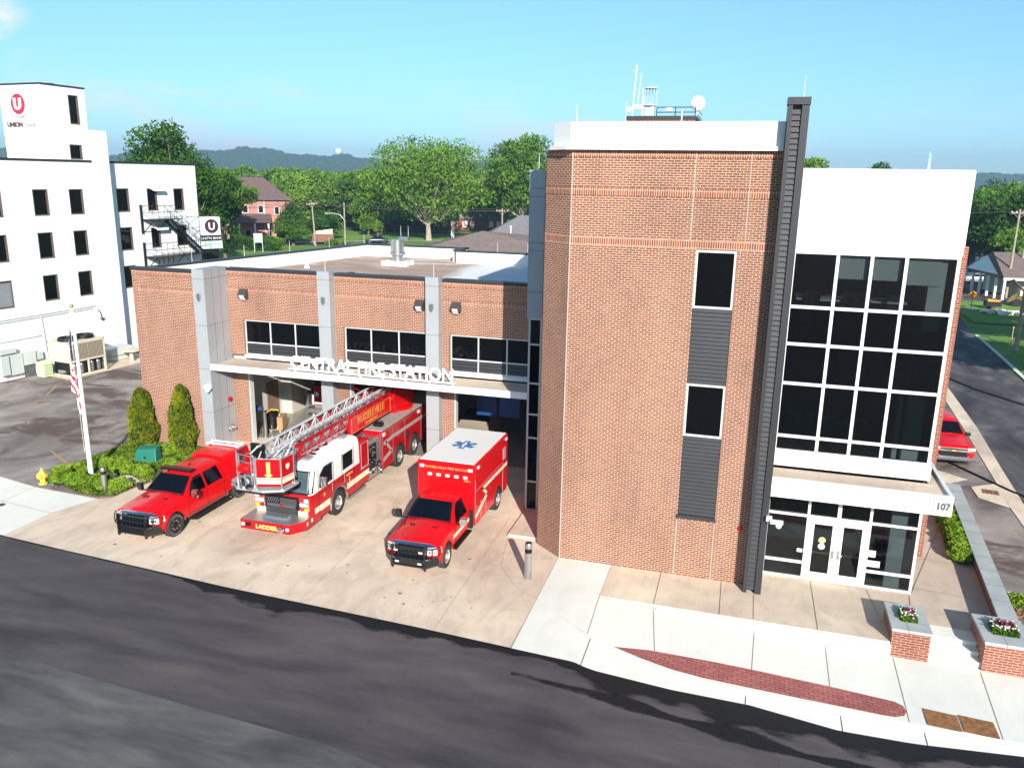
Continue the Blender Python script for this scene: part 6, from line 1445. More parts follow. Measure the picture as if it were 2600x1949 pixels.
# rusty grates
m_rust = M_('rusty steel grate', (.28, .13, .05), .85, var=.45, vs=7, bs=.6, bsc=70)
for x0, x1, l in ((5.6, 6.45, 'left'), (6.49, 7.34, 'right')):
    t = thing('drain_grate', l+' rusty steel cover of the pair set in the sidewalk', 'drain grate', ((x0+x1)/2, 21.56, zw((x0+x1)/2)+.006), group='rusty steel covers')
    t.rotation_euler = (0, math.atan(.045), 0)
    mb = MB(); w = (x1-x0)/2; mb.box(-w, w, -.36, .36, 0, .008); mb.build('cover_plate', m_rust, t)
    mb = MB()
    for i in range(14):
        for j in range(12): mb.box(-w+.04+i*.058, -w+.06+i*.058, -.32+j*.055, -.30+j*.055, .008, .014)
    mb.build('raised_pattern', m_rust, t)
t = thing('drain_grate', 'small brown drain grate in the concrete slab of the side lot', 'drain grate', (11.42, 39.4, .03), R(-8)); mb = MB()
for i in range(4): mb.box(-.34+i*.17, -.21+i*.17, -.28, .28, 0, .02)
mb.build('bars', m_rust, t)
t = thing('manhole_cover', 'small round iron cover in the left sidewalk', 'manhole cover', (-29.0, 24.25, .012)); mb = MB(); mb.lathe((0, 0, 0), [(.16, 0), (.16, .012), (.01, .014)], 18); mb.build('lid', m_dark, t)
# stuff inside the left bay
t = thing('pallet_load', 'black wrapped drum load with yellow straps on a wooden pallet inside the left bay', 'pallet', (-24.2, 37.1, .012), R(15))
mb = MB()
for i in range(5): mb.box(-.6, .6, -.55+i*.25, -.42+i*.25, .10, .13)
for x in (-.55, -.05, .45): mb.box(x, x+.1, -.55, .58, 0, .10)
mb.build('wooden_pallet', m_wood, t)
mb = MB(); mb.lathe((-.1, 0, 0), [(.45, .13), (.47, .3), (.44, .5), (.47, .8), (.44, 1.0), (.30, 1.05), (.02, 1.08)], 16); mb.build('wrapped_drum', m_blackgl, t, smooth=True, sharp=60)
mb = MB(); mb.box(.32, .62, -.45, .4, .13, .80); mb.build('cardboard_box', M_('cardboard', (.42, .26, .14), .9, var=.08), t)
mb = MB(); mb.tube([(-.3, -.40, 1.0), (-.1, -.05, 1.12), (.25, .1, 1.05), (.40, -.2, .8), (.33, -.48, .14)], .035, 5); mb.build('yellow_strap', m_yellow, t)
t = thing('post', 'short grey steel post standing inside the left bay opening', 'post', (-23.85, 35.75, .012)); mb = MB(); mb.cyl((0, 0, 0), (0, 0, 1.35), .10, n=16); mb.build('pipe', m_steel, t, smooth=True); mb = MB(); mb.lathe((0, 0, 0), [(.1, 1.35), (.06, 1.4), (.01, 1.41)], 16); mb.build('cap', m_steel, t)
t = thing('hose_rack', 'dark hand truck with blue bundle beside the pallet in the left bay', 'hand truck', (-24.55, 36.1, .012)); mb = MB(); mb.tube([(-.2, 0, 0), (-.2, .1, 1.3)], .02); mb.tube([(.2, 0, 0), (.2, .1, 1.3)], .02)
for z in (.3, .7, 1.1): mb.tube([(-.2, .05, z), (.2, .05, z)], .016)
mb.build('frame', m_black, t); mb = MB(); mb.ball((0, .1, 1.38), .28, (1.3, .9, .5)); mb.build('blue_bundle', M_('navy cloth', (.02, .05, .18), .8, var=.1), t, smooth=True)
t = thing('steel_tank', 'stainless steel tub beside the white room inside the left bay', 'tank', (-24.1, 41.2, .012)); mb = MB(); mb.lathe((0, 0, 0), [(.45, 0), (.46, 1.0), (.5, 1.02), (.5, 1.06), (.42, 1.06), (.40, .9), (.01, .9)], 24); mb.build('tub', m_steel, t, smooth=True, sharp=40)
mb = MB(); mb.lathe((0, 0, 0), [(.52, 1.07), (.5, 1.1), (.01, 1.12)], 24); mb.build('lid', m_steel, t)
# ------------------------------------------------------------------ trees
def tree(name, label, loc, H, W, seed, mat, bark=None, trunk=.3, clumps=34, per=230, leaf=.34, r0=.35, shape='round', group=None, bare=0, cat='tree', sparse=.105):
    g = np.random.default_rng(seed); t = thing(name, label, cat, loc, group=group); bark = bark or m_bark
    tb = MB(); C = []; ends = []
    zc = H*(trunk+(1-trunk)*.5); rz = H*(1-trunk)*.5
    for i in range(clumps):
        for _ in range(40):
            d = g.normal(size=3); d /= np.linalg.norm(d); q = g.random()**(.33 if shape != 'pine' else .5)*.86
            p = np.array([d[0]*W/2*q, d[1]*W/2*q, zc+d[2]*rz*q])
            if shape == 'round':
                az_ = math.atan2(d[1], d[0]); k = 1+.20*math.sin(3*az_+seed)*math.cos(4*d[2]+seed)+.12*math.sin(5*az_+2*seed+3*d[2]); p[0] *= k; p[1] *= k; p[2] = zc+(p[2]-zc)*(1+.10*math.sin(4*az_+seed))
            if shape == 'pine':
                f = (p[2]-H*trunk)/(H*(1-trunk)); k = (1-f)**.7*(.75+.5*abs(math.sin(f*9))); p[0] *= k*1.15+.1; p[1] *= k*1.15+.1
            if shape == 'cone':
                f = (p[2]-H*trunk)/(H*(1-trunk)); k = max(.05, 1-f*.95); p[0] *= k*1.25; p[1] *= k*1.25
            if all(np.linalg.norm((p-e)/np.array([1, 1, .8])) > W*.11 for e in ends): break
        ends.append(p)
        cr = W*(sparse+.06*g.random())*(1.15 if shape == 'round' else 1.)
        n = int(per*(cr/(W*.14))**2)
        dd = g.normal(size=(n, 3)); dd /= np.linalg.norm(dd, axis=1)[:, None]
        q = (cr*(.45+.62*g.random(n)**.6))*(1+.25*np.sin(dd[:, 0]*5+i)*np.cos(dd[:, 1]*6+i*2))
        P_ = p+dd*q[:, None]*np.array([1.15, 1.15, .45 if shape == 'pine' else .72]); C.append(P_)
    C = np.concatenate(C); C = C[C[:, 2] > H*trunk*.55]
    leafcloud('crown', C, leaf, mat, t)
    # trunk and limbs
    lean = g.normal(size=2)*W*.02; top = np.array([lean[0], lean[1], H*(.72 if shape == 'round' else .93)])
    tr = [(0, 0, -.2), (lean[0]*.15, lean[1]*.15, H*trunk*.5), (lean[0]*.4, lean[1]*.4, H*trunk), (lean[0]*.8, lean[1]*.8, H*(trunk+.5)/1.5), tuple(top)]
    tb.tube(tr, [r0*1.35, r0, r0*.85, r0*.5, r0*.12], 8)
    for i, e in enumerate(ends):
        if i % (2 if shape == 'round' else 3): 
            if bare == 0: continue
        zb = H*trunk*(.75+.5*g.random()) if shape == 'round' else max(H*trunk*.8, e[2]-.05*H)
        b = np.array([lean[0]*.4, lean[1]*.4, min(zb, e[2]*.9)]); m1 = b*.55+e*.45+g.normal(size=3)*W*.035; m1[2] -= .02*H
        tb.tube([tuple(b), tuple(m1), tuple(e)], [r0*.42, r0*.24, r0*.06], 5)
    if bare:
        for i in range(bare):
            a = g.random()*2*PI; z = H*(.45+.4*g.random()); q = W*(.42+.12*g.random())
            tb.tube([(math.cos(a)*q*.3, math.sin(a)*q*.3, z-.1*H), (math.cos(a)*q*.7, math.sin(a)*q*.7, z), (math.cos(a)*q, math.sin(a)*q, z+.02*H)], [r0*.2, r0*.13, r0*.04], 4)
    tb.build('trunk', bark, t, smooth=True, sharp=60)
    KIDS[t.name] = [c for c in bpy.data.objects if c.parent == t]
    return t
m_barkl = M_('pale bark', (.36, .31, .25), .9, var=.2, vs=2)
tree('oak_tree', 'big open crowned oak with pale limbs on the lawn behind the garage roof', (-68, 167.8, 0), 22.6, 24, 21, m_leaf, m_barkl, .19, 100, 300, .30, .55, bare=7, sparse=.070)
tree('oak_tree', 'tall dense oak rising beside the stair panel of the brick tower', (-51.5, 183, 0), 23.0, 19, 22, m_leaf, m_barkl, .26, 70, 290, .32, .55, bare=5, sparse=.085)
tree('oak_tree', 'large dark round oak directly behind the rear of the bank', (-69.8, 87.5, 0), 20.0, 12.2, 23, m_leafd, m_bark, .18, 70, 330, .2, .5)
tree('oak_tree', 'dark leafy tree between the bank and the tall pine', (-67.6, 94.5, 0), 14.5, 4.6, 24, m_leafd, m_bark, .2, 26, 200, .2, .3)
tree('pine_tree', 'tall layered pine with bare reddish trunk beside the pylon sign', (-88.9, 125.4, 0), 15.2, 11.0, 25, m_pinel, m_barkp, .42, 48, 210, .26, .42, shape='pine', bare=12)
tree('pine_tree', 'dense dark pine beyond the pylon sign', (-97, 127, 0), 12.5, 7, 26, m_pinel, m_barkp, .18, 40, 220, .28, .35, shape='pine')
tree('cedar_tree', 'broad dark cedar standing on the lawn left of the utility pole', (-87.0, 143.7, 0), 8.8, 8.2, 27, m_leafd, m_bark, .04, 44, 240, .22, .3, shape='cone')
tree('oak_tree', 'light green oak left of the big oak', (-86, 183, 0), 16.0, 15, 28, m_leaf, m_bark, .18, 40, 260, .36, .5)
tree('oak_tree', 'half bare tree between the two tall oaks', (-62, 203, 0), 15.5, 15, 29, m_leaf, m_barkl, .22, 26, 190, .36, .5, bare=16)
tree('ornamental_tree', 'small round tree on the lawn by the street lamp', (-86.5, 176, 0), 5.2, 5.0, 30, m_leafy, m_bark, .26, 16, 150, .25, .16)
tree('ornamental_tree', 'smaller sapling right of the round lawn tree', (-81.5, 170.5, 0), 4.0, 3.2, 31, m_leafy, m_bark, .3, 12, 120, .22, .12)
tree('ornamental_tree', 'bushy tree behind the wooden sign board', (-89, 160, 0), 6.0, 8.0, 32, m_leafd, m_bark, .1, 24, 170, .25, .2)
tree('ornamental_tree', 'pale green tree behind the bushy lawn trees', (-92, 185, 0), 8.5, 7.0, 33, m_leafy, m_bark, .2, 22, 190, .3, .25)
tree('oak_tree', 'tree crown showing just right of the dark fin above the white block', (8.2, 160, 0), 18.8, 9, 34, m_leaf, m_bark, .25, 26, 220, .3, .4)
tree('oak_tree', 'rounded tree crown peeping over the white block roof', (26.5, 189, 0), 19.2, 11.5, 35, m_leafd, m_bark, .25, 32, 240, .3, .4)
for (x, y, H, W, sd, mm, l) in ((36, 162, 12.5, 13, 36, m_leafd, 'green oak between the white block and the utility poles'), (41.5, 168, 15.0, 12, 37, m_leaf, 'rounded green tree behind the brick house'), (40, 146, 13.6, 13, 38, m_leafd, 'dark shady tree over the brick house porch'), (36.8, 132, 8.2, 8, 39, m_leaf, 'leafy tree behind the cream house'), (48, 160, 16, 14, 45, m_leaf, 'tall tree at the right edge behind the poles'), (47, 190, 14, 15, 46, m_leafd, 'distant dark tree left of the hill on the right')):
    tree('shade_tree', l, (x, y, 0), H, W, sd, mm, m_bark, .16, 40, 230, .30, .4)
tree('shade_tree', 'street tree past the right edge, its shadow crossing the side street', (25.5, 64, 0), 12, 10, 61, m_leafd, m_bark, .2, 36, 160, .4, .35)
tree('shade_tree', 'farther street tree past the right edge, its shadow reaching the verge', (31, 79, 0), 13, 12, 62, m_leafd, m_bark, .2, 36, 160, .4, .35)
# belt of woods behind
VAR = [tree('woodland_tree', 'full green tree in the woods behind the brick house', (-120, 215, 0), 15, 14, 50, m_leaf, m_bark, .12, 34, 190, .42, .4, group='trees of the woods beyond the lawn'),
       tree('woodland_tree', 'full green tree in the woods behind the brick house', (-108, 225, 0), 14, 13, 51, m_leafy, m_bark, .12, 32, 180, .42, .35, group='trees of the woods beyond the lawn'),
       tree('woodland_tree', 'full green tree in the woods behind the brick house', (-97, 232, 0), 13.5, 12, 52, m_leafd, m_bark, .12, 30, 180, .42, .35, group='trees of the woods beyond the lawn')]
rg = random.Random(12); k = 0
for row, (D, n, h0, h1) in enumerate(((222, 14, -31.5, -19.5), (245, 16, -33, -17), (275, 20, -36, -14), (320, 24, -40, -8), (380, 22, -42, -5))):
    for i in range(n):
        a = R(h0+(h1-h0)*(i+.5)/n+rg.uniform(-.3, .3)); d = D+rg.uniform(-9, 9)
        s = rg.uniform(.82, 1.08)*(1+.0008*(D-222)); copytree(VAR[k % 3], (d*math.sin(a), d*math.cos(a), 0), rg.random()*6.28, scale=(s*1.1, s*1.1, s)); k += 1
for D, n, h0, h1 in ((230, 7, 8, 17), (300, 10, 3, 20), (400, 12, 0, 22)):
    for i in range(n):
        a = R(h0+(h1-h0)*(i+.5)/n+rg.uniform(-.4, .4)); d = D+rg.uniform(-9, 9); s = rg.uniform(.85, 1.05)
        copytree(VAR[2], (d*math.sin(a), d*math.cos(a), 0), rg.random()*6.28, label='full green tree in the woods right of the white block', scale=(s*1.15, s*1.15, s*.92)); k += 1
# far canopy and hills
def fbm(x, y, s, seed):
    v = np.zeros_like(x); a = 1.; g = np.random.default_rng(seed)
    for o in range(5):
        p = g.random(4)*100; v += a*np.sin(x*s+p[0]+1.7*np.sin(y*s*.7+p[1]))*np.cos(y*s*1.1+p[2]+1.3*np.sin(x*s*.8+p[3])); s *= 2.1; a *= .5
    return v
def polar_sheet(name, mat, r0, r1, nr, na, hf, h0=-52, h1=45):
    rr_ = np.linspace(r0**.5, r1**.5, nr)**2; aa = np.radians(np.linspace(h0, h1, na)); A, Q = np.meshgrid(aa, rr_); X = Q*np.sin(A); Y = Q*np.cos(A); Z = hf(X, Y, Q, A)
    me = bpy.data.meshes.new(name); V = np.stack([X, Y, Z], -1).reshape(-1, 3); me.vertices.add(len(V)); me.vertices.foreach_set('co', V.reshape(-1).astype('f'))
    idx = np.arange(nr*na).reshape(nr, na); F = np.stack([idx[:-1, :-1], idx[:-1, 1:], idx[1:, 1:], idx[1:, :-1]], -1).reshape(-1)
    me.loops.add(len(F)); me.loops.foreach_set('vertex_index', F.astype('i')); me.polygons.add(len(F)//4); me.polygons.foreach_set('loop_start', (np.arange(len(F)//4)*4).astype('i')); me.update(calc_edges=True)
    me.polygons.foreach_set('use_smooth', [False]*len(me.polygons)); me.materials.append(mat); o = bpy.data.objects.new(name, me); COL.objects.link(o); return o, V
def crown_bumps(X, Y, s): return np.abs(np.sin(X/s+.8*np.sin(Y/s*1.3))*np.sin(Y/s+.9*np.sin(X/s*.7+1)))
o, V = polar_sheet('far_woodland', m_leafd, 400, 1700, 70, 420, lambda X, Y, Q, A: 8.3+2.2*crown_bumps(X, Y, 6.5)+.9*fbm(X, Y, .03, 1))
tag(o, 'far green woodland canopy between the town and the hills', 'woodland', kind='stuff')
def hillz(X, Y, Q, A):
    d = np.degrees(A); ridge = 60+7*np.sin(d*.35+1.)+4*np.sin(d*1.1+.5)+2*np.sin(d*2.9)
    ridge = ridge*np.interp(d, [-50, -34, -24, -17, -5, 12, 16, 22], [.95, 1.02, 1.0, .82, .7, .62, .66, .58])
    t = np.clip((Q-1650)/520, 0, 1); t = t*t*(3-2*t); return ridge*t*(1+.05*fbm(X, Y, .008, 3))+5.5*crown_bumps(X, Y, 8)*(.4+t*.6)+2.*fbm(X, Y, .05, 8)*t
o, V = polar_sheet('hills', m_leafd, 1500, 2900, 90, 760, hillz); struct(o)
# water tower on the ridge
t = thing('water_tower', 'tiny white water tower on the wooded ridge', 'water tower', (-1033, 1942, 46)); mb = MB(); mb.lathe((0, 0, 0), [(5, 0), (4, 3), (3.4, 18), (5, 21), (8, 25), (8, 30), (5, 34), (.1, 35)], 20); mb.build('tank', m_white, t, smooth=True)
# ------------------------------------------------------------------ houses and street things beyond
def hip(mb, x0, x1, y0, y1, z0, z1, o=.5, rl=None):
    ym = (y0+y1)/2; rl = rl if rl is not None else (y1-y0)/2
    P_ = [(x0-o, y0-o, z0), (x1+o, y0-o, z0), (x1+o, y1+o, z0), (x0-o, y1+o, z0), (x0+rl, ym, z1), (x1-rl, ym, z1)]
    mb.add(P_, [(0, 1, 5, 4), (1, 2, 5), (2, 3, 4, 5), (3, 0, 4), (3, 2, 1, 0)])
def gable(mb, x0, x1, y0, y1, z0, z1, o=.4):
    mb.add([(x0-o, y0-o, z0), (x1+o, y0-o, z0), (x1+o, y1+o, z0), (x0-o, y1+o, z0), (x0-o, (y0+y1)/2, z1), (x1+o, (y0+y1)/2, z1)], [(0, 1, 5, 4), (2, 3, 4, 5), (1, 2, 5), (3, 0, 4), (3, 2, 1, 0)])
m_pink = brickmat('salmon brick', .3, .1, (.50, .20, .16), (.42, .16, .13), (.45, .26, .22), ms=.01)
t = thing('brick_house', 'two storey salmon brick house with large maroon hipped roof behind the pine', 'house', (-97.5, 146.5, 0), R(33))
mb = MB(); mb.box(-11.5, 7.2, 0, 10, 0, 8.4); mb.build('wall', m_pink, t); mb = MB(); hip(mb, -11.5, 7.2, 0, 10, 8.4, 12.9, .7, 5.0); mb.build('roof', m_roofmaroon, t)
mb = MB(); mb.box(-6.5, 3.0, -3.5, -.05, 3.9, 4.1); mb.add([(-7, -4, 4.1), (3.4, -4, 4.1), (3.4, -.02, 5.7), (-7, -.02, 5.7)], [(0, 1, 2, 3)]); mb.build('porch_roof', m_roofmaroon, t)
for x in (-6, -2.8, .2, 2.8):
    mb = MB(); mb.box(x-.15, x+.15, -3.6, -3.3, 0, 3.9); mb.build('porch_column', m_wpaint, t)
for x, z, w in ((-4.5, 1, 1.6), (-1.2, 1, 1.2), (4.6, 1.2, 1.0), (4.6, 5.5, 1.0), (-5, 5.8, 1.1), (-1.5, 5.8, 1.1), (1.5, 5.8, 1.1)):
    mb = MB(); mb.box(x-w/2, x+w/2, -.06, 0, z, z+1.6); w_ = mb.build('window', m_wpaint, t); mb = MB(); mb.box(x-w/2+.1, x+w/2-.1, -.08, -.055, z+.1, z+1.5); mb.build('pane', m_glassd, w_)
mb = MB(); mb.tube([(2.2, -.12, 8.5), (2.2, -.12, .2)], .07, 5); mb.build('downpipe', m_wpaint, t)
def clump(name, label, cat, cx, cy, w, d, h, n, mat, leaf=.18, kind=None, grp=None):
    g = np.random.default_rng(int(abs(cx*7+cy))); C = np.stack([g.uniform(-w/2, w/2, n), g.uniform(-d/2, d/2, n), g.random(n)**.5*h], 1); C[:, 2] *= 1-.35*np.abs(C[:, 0])/(w/2)
    t = thing(name, label, cat, (cx, cy, 0), group=grp); leafcloud('leaves', C, leaf, mat, t); return t
clump('hedge', 'low light green hedge in front of the salmon brick house', 'hedge', -92.5, 141.8, 9, 2, 2.0, 2200, m_leafy)
clump('shrub', 'dark green shrubs at the foot of the tall pine', 'shrub', -90.5, 129.5, 8, 3, 3.0, 3000, m_leafd)
clump('shrub', 'low dark shrub right of the tall pine', 'shrub', -84.5, 131.0, 4, 3, 2.2, 1400, m_leafd)
clump('shrub', 'small dark bush behind the cedar on the lawn', 'shrub', -91.5, 147.5, 3, 2, 2.0, 800, m_leafd)
clump('shrub', 'low rounded bush in front of the wooden sign board', 'shrub', -80.5, 148.5, 3.6, 2, 1.2, 900, m_leaf)
# sign board
t = thing('sign_board', 'cream topped wooden sign board on the lawn by the utility pole', 'sign', (-82.5, 147.5, 0), R(30)); mb = MB(); mb.box(-2.1, 2.1, -.1, .1, .7, 2.1); mb.build('board', M_('brown board', (.22, .10, .07), .8, var=.1), t)
mb = MB(); mb.prism([(-1.9, 2.1), (1.9, 2.1), (1.9, 3.1), (-1.3, 2.7)], 'y', -.12, .12); mb.build('cream_top', m_cream, t)
for x in (-1.8, 1.8): mb = MB(); mb.box(x-.1, x+.1, -.1, .1, 0, .7); mb.build('leg', m_wood, t)
t = thing('notice_board', 'small grey notice board on two legs beside the pine trunk', 'sign', (-84.2, 127.5, 0), R(30)); mb = MB(); mb.box(-.75, .75, -.05, .05, 1.7, 3.3); mb.build('board', m_egrey, t)
for x in (-.7, .7): mb = MB(); mb.box(x-.05, x+.05, -.05, .05, 0, 1.7); mb.build('leg', m_egrey, t)
# utility poles, lamp, wires
def upole(loc, h, label, arms=1, r=.17, rz=0, lamp=None, tr=False):
    t = thing('utility_pole', label, 'utility pole', loc, rz, group='wooden utility poles'); mb = MB(); mb.cyl((0, 0, 0), (0, 0, h), r, r*.65, 10); mb.build('pole', m_wood, t)
    for i in range(arms):
        z = h-.45-i*1.1; mb = MB(); mb.box(-1.1, 1.1, -.07, .07, z-.07, z+.07); mb.tube([(-.8, 0, z), (0, 0, z-.7), (.8, 0, z)], .03, 4); a = mb.build('crossarm', m_wood, t)
        mb = MB()
        for x in (-1.0, -.4, .4, 1.0): mb.cyl((x, 0, z+.07), (x, 0, z+.24), .05, n=6)
        mb.build('insulators', m_label, a)
    if tr: mb = MB(); mb.cyl((.42, 0, h-4.2), (.42, 0, h-3.1), .34, n=14); mb.build('transformer', m_label, t)
    if lamp: mb = MB(); mb.tube([(0, 0, lamp-1.2), (-1.0, 0, lamp-.1), (-2.4, 0, lamp+.15), (-3.6, 0, lamp+.1)], .07, 6); l2 = mb.build('lamp_arm', m_alum, t); mb = MB(); mb.ball((-4.0, 0, lamp+.08), .28, (1.6, .7, .4)); mb.build('lamp_head', m_alum, l2)
    return t
upole((-82.0, 143.6, 0), 8.5, 'leaning wooden utility pole with crossarm right of the cedar', rz=R(10)).rotation_euler = (0, R(-3), R(10))
upole((-78.5, 149.2, 0), 8.3, 'wooden pole carrying the curved street lamp arm', 0, lamp=6.0)
upole((-43.9, 143.8, 0), 8.2, 'utility pole with white transformer before the brown roof', tr=True, rz=R(12))
upole((22.3, 77.0, 0), 12.4, 'tall wooden utility pole at the right edge of the photo', 2, .2, rz=R(15), tr=False)
upole((31.2, 115.0, 0), 10.9, 'utility pole behind the cream house roof', 1, .17, rz=R(20), tr=False)
upole((33.2, 118.0, 0), 11.0, 'second utility pole close behind, with a transformer', 0, .17, tr=True)
def wire(a, b, sag, label):
    mb = MB(); mb.tube([(a[0]+(b[0]-a[0])*i/14, a[1]+(b[1]-a[1])*i/14, a[2]+(b[2]-a[2])*i/14-sag*4*(i/14)*(1-i/14)) for i in range(15)], .035, 4); tag(mb.build('power_line', m_dpipe), label, 'power line', 'overhead power lines')
for dx, z0, z1 in ((0, 8.5, 8.3), (-.9, 8.1, 7.9), (.9, 8.1, 7.9)): wire((-82.0+dx, 143.6, z0), (-43.9+dx, 143.8, z1-.1), .5, 'thin power line spanning the two poles behind the garage roof')
for dx, z0 in ((0, 8.5), (-.9, 8.1), (.9, 8.0), (0, 6.4)): wire((-82.0+dx, 143.6, z0), (-118, 128, z0-.6), .8, 'thin power line running left from the leaning pole')
for dx in (-.8, 0, .8): wire((31.2+dx, 115, 10.6), (-30, 128, 9.6), 1.0, 'thin power line running behind the white block to the right pole')
wire((22.3, 77, 11.9), (31.2, 115, 10.5), .6, 'thin power line between the two right poles')
# buildings in the middle distance
t = thing('low_building', 'low building with brown and grey shingle hipped roofs just behind the garage', 'building', (-35.7, 106, 0), R(14))
mb = MB(); mb.box(-9, 14, 0, 16, 0, 3.6); mb.build('wall', m_hbrick, t)
mb = MB(); mb.add([(-9.6, -.8, 3.5), (15, -.8, 3.5), (15, 12, 3.5), (-9.6, 12, 3.5), (0.2, 4, 6.3), (14, 6.5, 5.2)], [(0, 1, 4), (1, 5, 4), (1, 2, 5), (2, 3, 4, 5), (3, 0, 4)]); mb.build('roof', m_roofbrown, t, solid=False)
mb = MB(); hip(mb, -1, 22, 12, 26, 4.2, 7.9, .6, 6); mb.build('rear_roof', m_roofgrey, t)
mb = MB(); mb.box(-1, 22, 12.1, 26, 0, 4.2); mb.build('rear_wall', m_hbrick, t)
for x, y, z in ((4, 9, 5.8), (8, 13.5, 6.0), (11, 3, 4.6)): mb = MB(); mb.cyl((x, y, z-.5), (x, y, z+.9), .09, n=8); mb.cyl((x, y, z+.9), (x, y, z+1.0), .2, n=8); mb.build('vent_pipe', m_wpaint, t)
t = thing('brick_office', 'red brick office with grey gabled roofs beyond the big oak', 'building', (-72.5, 207, 0), R(16))
mb = MB(); mb.box(-12, 10, 0, 9, 0, 3.0); mb.build('wall', m_hbrick, t); mb = MB(); gable(mb, -12, 10, 0, 9, 3.0, 6.0); mb.build('roof', m_roofgrey, t)
for x in (-4, 3.2):
    mb = MB(); mb.add([(x-2.6, -.6, 2.9), (x+2.6, -.6, 2.9), (x, -.6, 5.6), (x-2.6, 4, 2.9), (x+2.6, 4, 2.9), (x, 4, 5.6)], [(0, 1, 2), (0, 2, 5, 3), (1, 4, 5, 2)]); gg = mb.build('gable', m_roofgrey, t); mb = MB(); mb.tube([(x-2.7, -.62, 2.9), (x, -.62, 5.7), (x+2.7, -.62, 2.9)], .12, 4); mb.box(x-.3, x+.3, -.66, -.6, 3.6, 4.6); mb.build('white_trim', m_wpaint, gg)
for x in (-9, -6.5, -1, 1, 6, 8): mb = MB(); mb.box(x-.6, x+.6, -.06, 0, .8, 2.4); mb.build('window', m_wpaint, t)
t = thing('white_house', 'small white house beyond the right oak', 'house', (-49, 205, 0), R(13)); mb = MB(); mb.box(-8, 8, 0, 8, 0, 4); mb.build('wall', m_white, t); mb = MB(); gable(mb, -8, 8, 0, 8, 4, 7); mb.build('roof', m_roofgrey, t)
for x in (-5, -2, 1, 5): mb = MB(); mb.box(x-.6, x+.6, -.06, 0, 1, 3); mb.build('window', m_glassd, t)
t = thing('pylon_sign', 'dark blue pylon sign with white square logo near the brick office', 'sign', (-66.3, 178.2, 0), R(18))
mb = MB(); mb.box(-1.5, 1.5, -.2, .2, 3.8, 6.2); mb.build('sign_face', M_('navy sign', (.02, .035, .07), .5, var=0), t); mb = MB(); mb.box(-.35, .35, -.15, .15, 0, 3.8); mb.build('post', m_alum, t)
mb = MB(); mb.box(-.3, .3, -.22, -.2, 5.4, 5.9); mb.box(-1.1, 1.1, -.22, -.2, 4.8, 5.0); mb.box(-.8, .8, -.22, -.2, 4.4, 4.55); mb.build('white_marks', m_label, t)
# right side houses
m_cside = M_('cream siding', (.66, .60, .44), .8, var=.04)
t = thing('cream_house', 'cream house with brown gable roof and white porch columns', 'house', (34.6, 115.5, 0), R(12))
mb = MB(); mb.box(-2.2, 9, 0, 9, 0, 2.9); mb.build('wall', m_cside, t); mb = MB(); mb.add([(-5.2, -2.2, 2.7), (10, -2.2, 2.7), (10, 9.6, 2.7), (-5.2, 9.6, 2.7), (-3.9, 4, 5.4), (10, 4, 5.4)], [(0, 1, 5, 4), (2, 3, 4, 5), (3, 0, 4), (1, 2, 5)]); mb.build('roof', m_roofbrown, t)
mb = MB(); mb.add([(-5.3, -.8, 3.0), (-5.3, 7.5, 3.0), (-4.6, 4, 5.0)], [(0, 1, 2)]); mb.box(-5.3, 9.5, -2.3, -2.15, 2.45, 2.75); mb.build('gable_trim', m_wpaint, t)
for x, y in ((-5, -2), (-5, 0), (-5, 2), (-5, 4), (-5, 6), (-1.5, -2)): mb = MB(); mb.box(x-.14, x+.14, y-.14, y+.14, 0, 2.6); mb.build('porch_column', m_wpaint, t)
for x in (1.5, 5): mb = MB(); mb.box(x-.5, x+.5, -.05, 0, .9, 2.2); mb.build('window', m_glassd, t)
t = thing('red_brick_house', 'shaded red brick house with grey roof and pale entry porch at right', 'house', (33.5, 164, 0), R(6))
mb = MB(); mb.box(-8, 6.5, 0, 10, 0, 5.0); mb.build('wall', m_hbrick, t); mb = MB(); hip(mb, -8, 6.5, 0, 10, 5.0, 7.8, .6, 4.5); mb.build('roof', m_roofgrey, t)
mb = MB(); mb.box(4.4, 7.4, -2.6, 0, 0, 3.4); mb.build('porch', M_('pale blue siding', (.35, .38, .46), .8, var=.03), t); mb = MB(); mb.add([(4.1, -2.9, 3.3), (7.7, -2.9, 3.3), (5.9, -2.9, 5.6), (4.1, 1, 3.3), (7.7, 1, 3.3), (5.9, 1, 5.6)], [(0, 1, 2), (0, 2, 5, 3), (1, 4, 5, 2)]); mb.build('porch_gable', M_('terracotta gable', (.50, .22, .14), .8, var=.05), t)
for x in (-4, .5): mb = MB(); mb.box(x-.6, x+.6, -.06, 0, 2.2, 3.8); mb.build('window', m_wpaint, t)
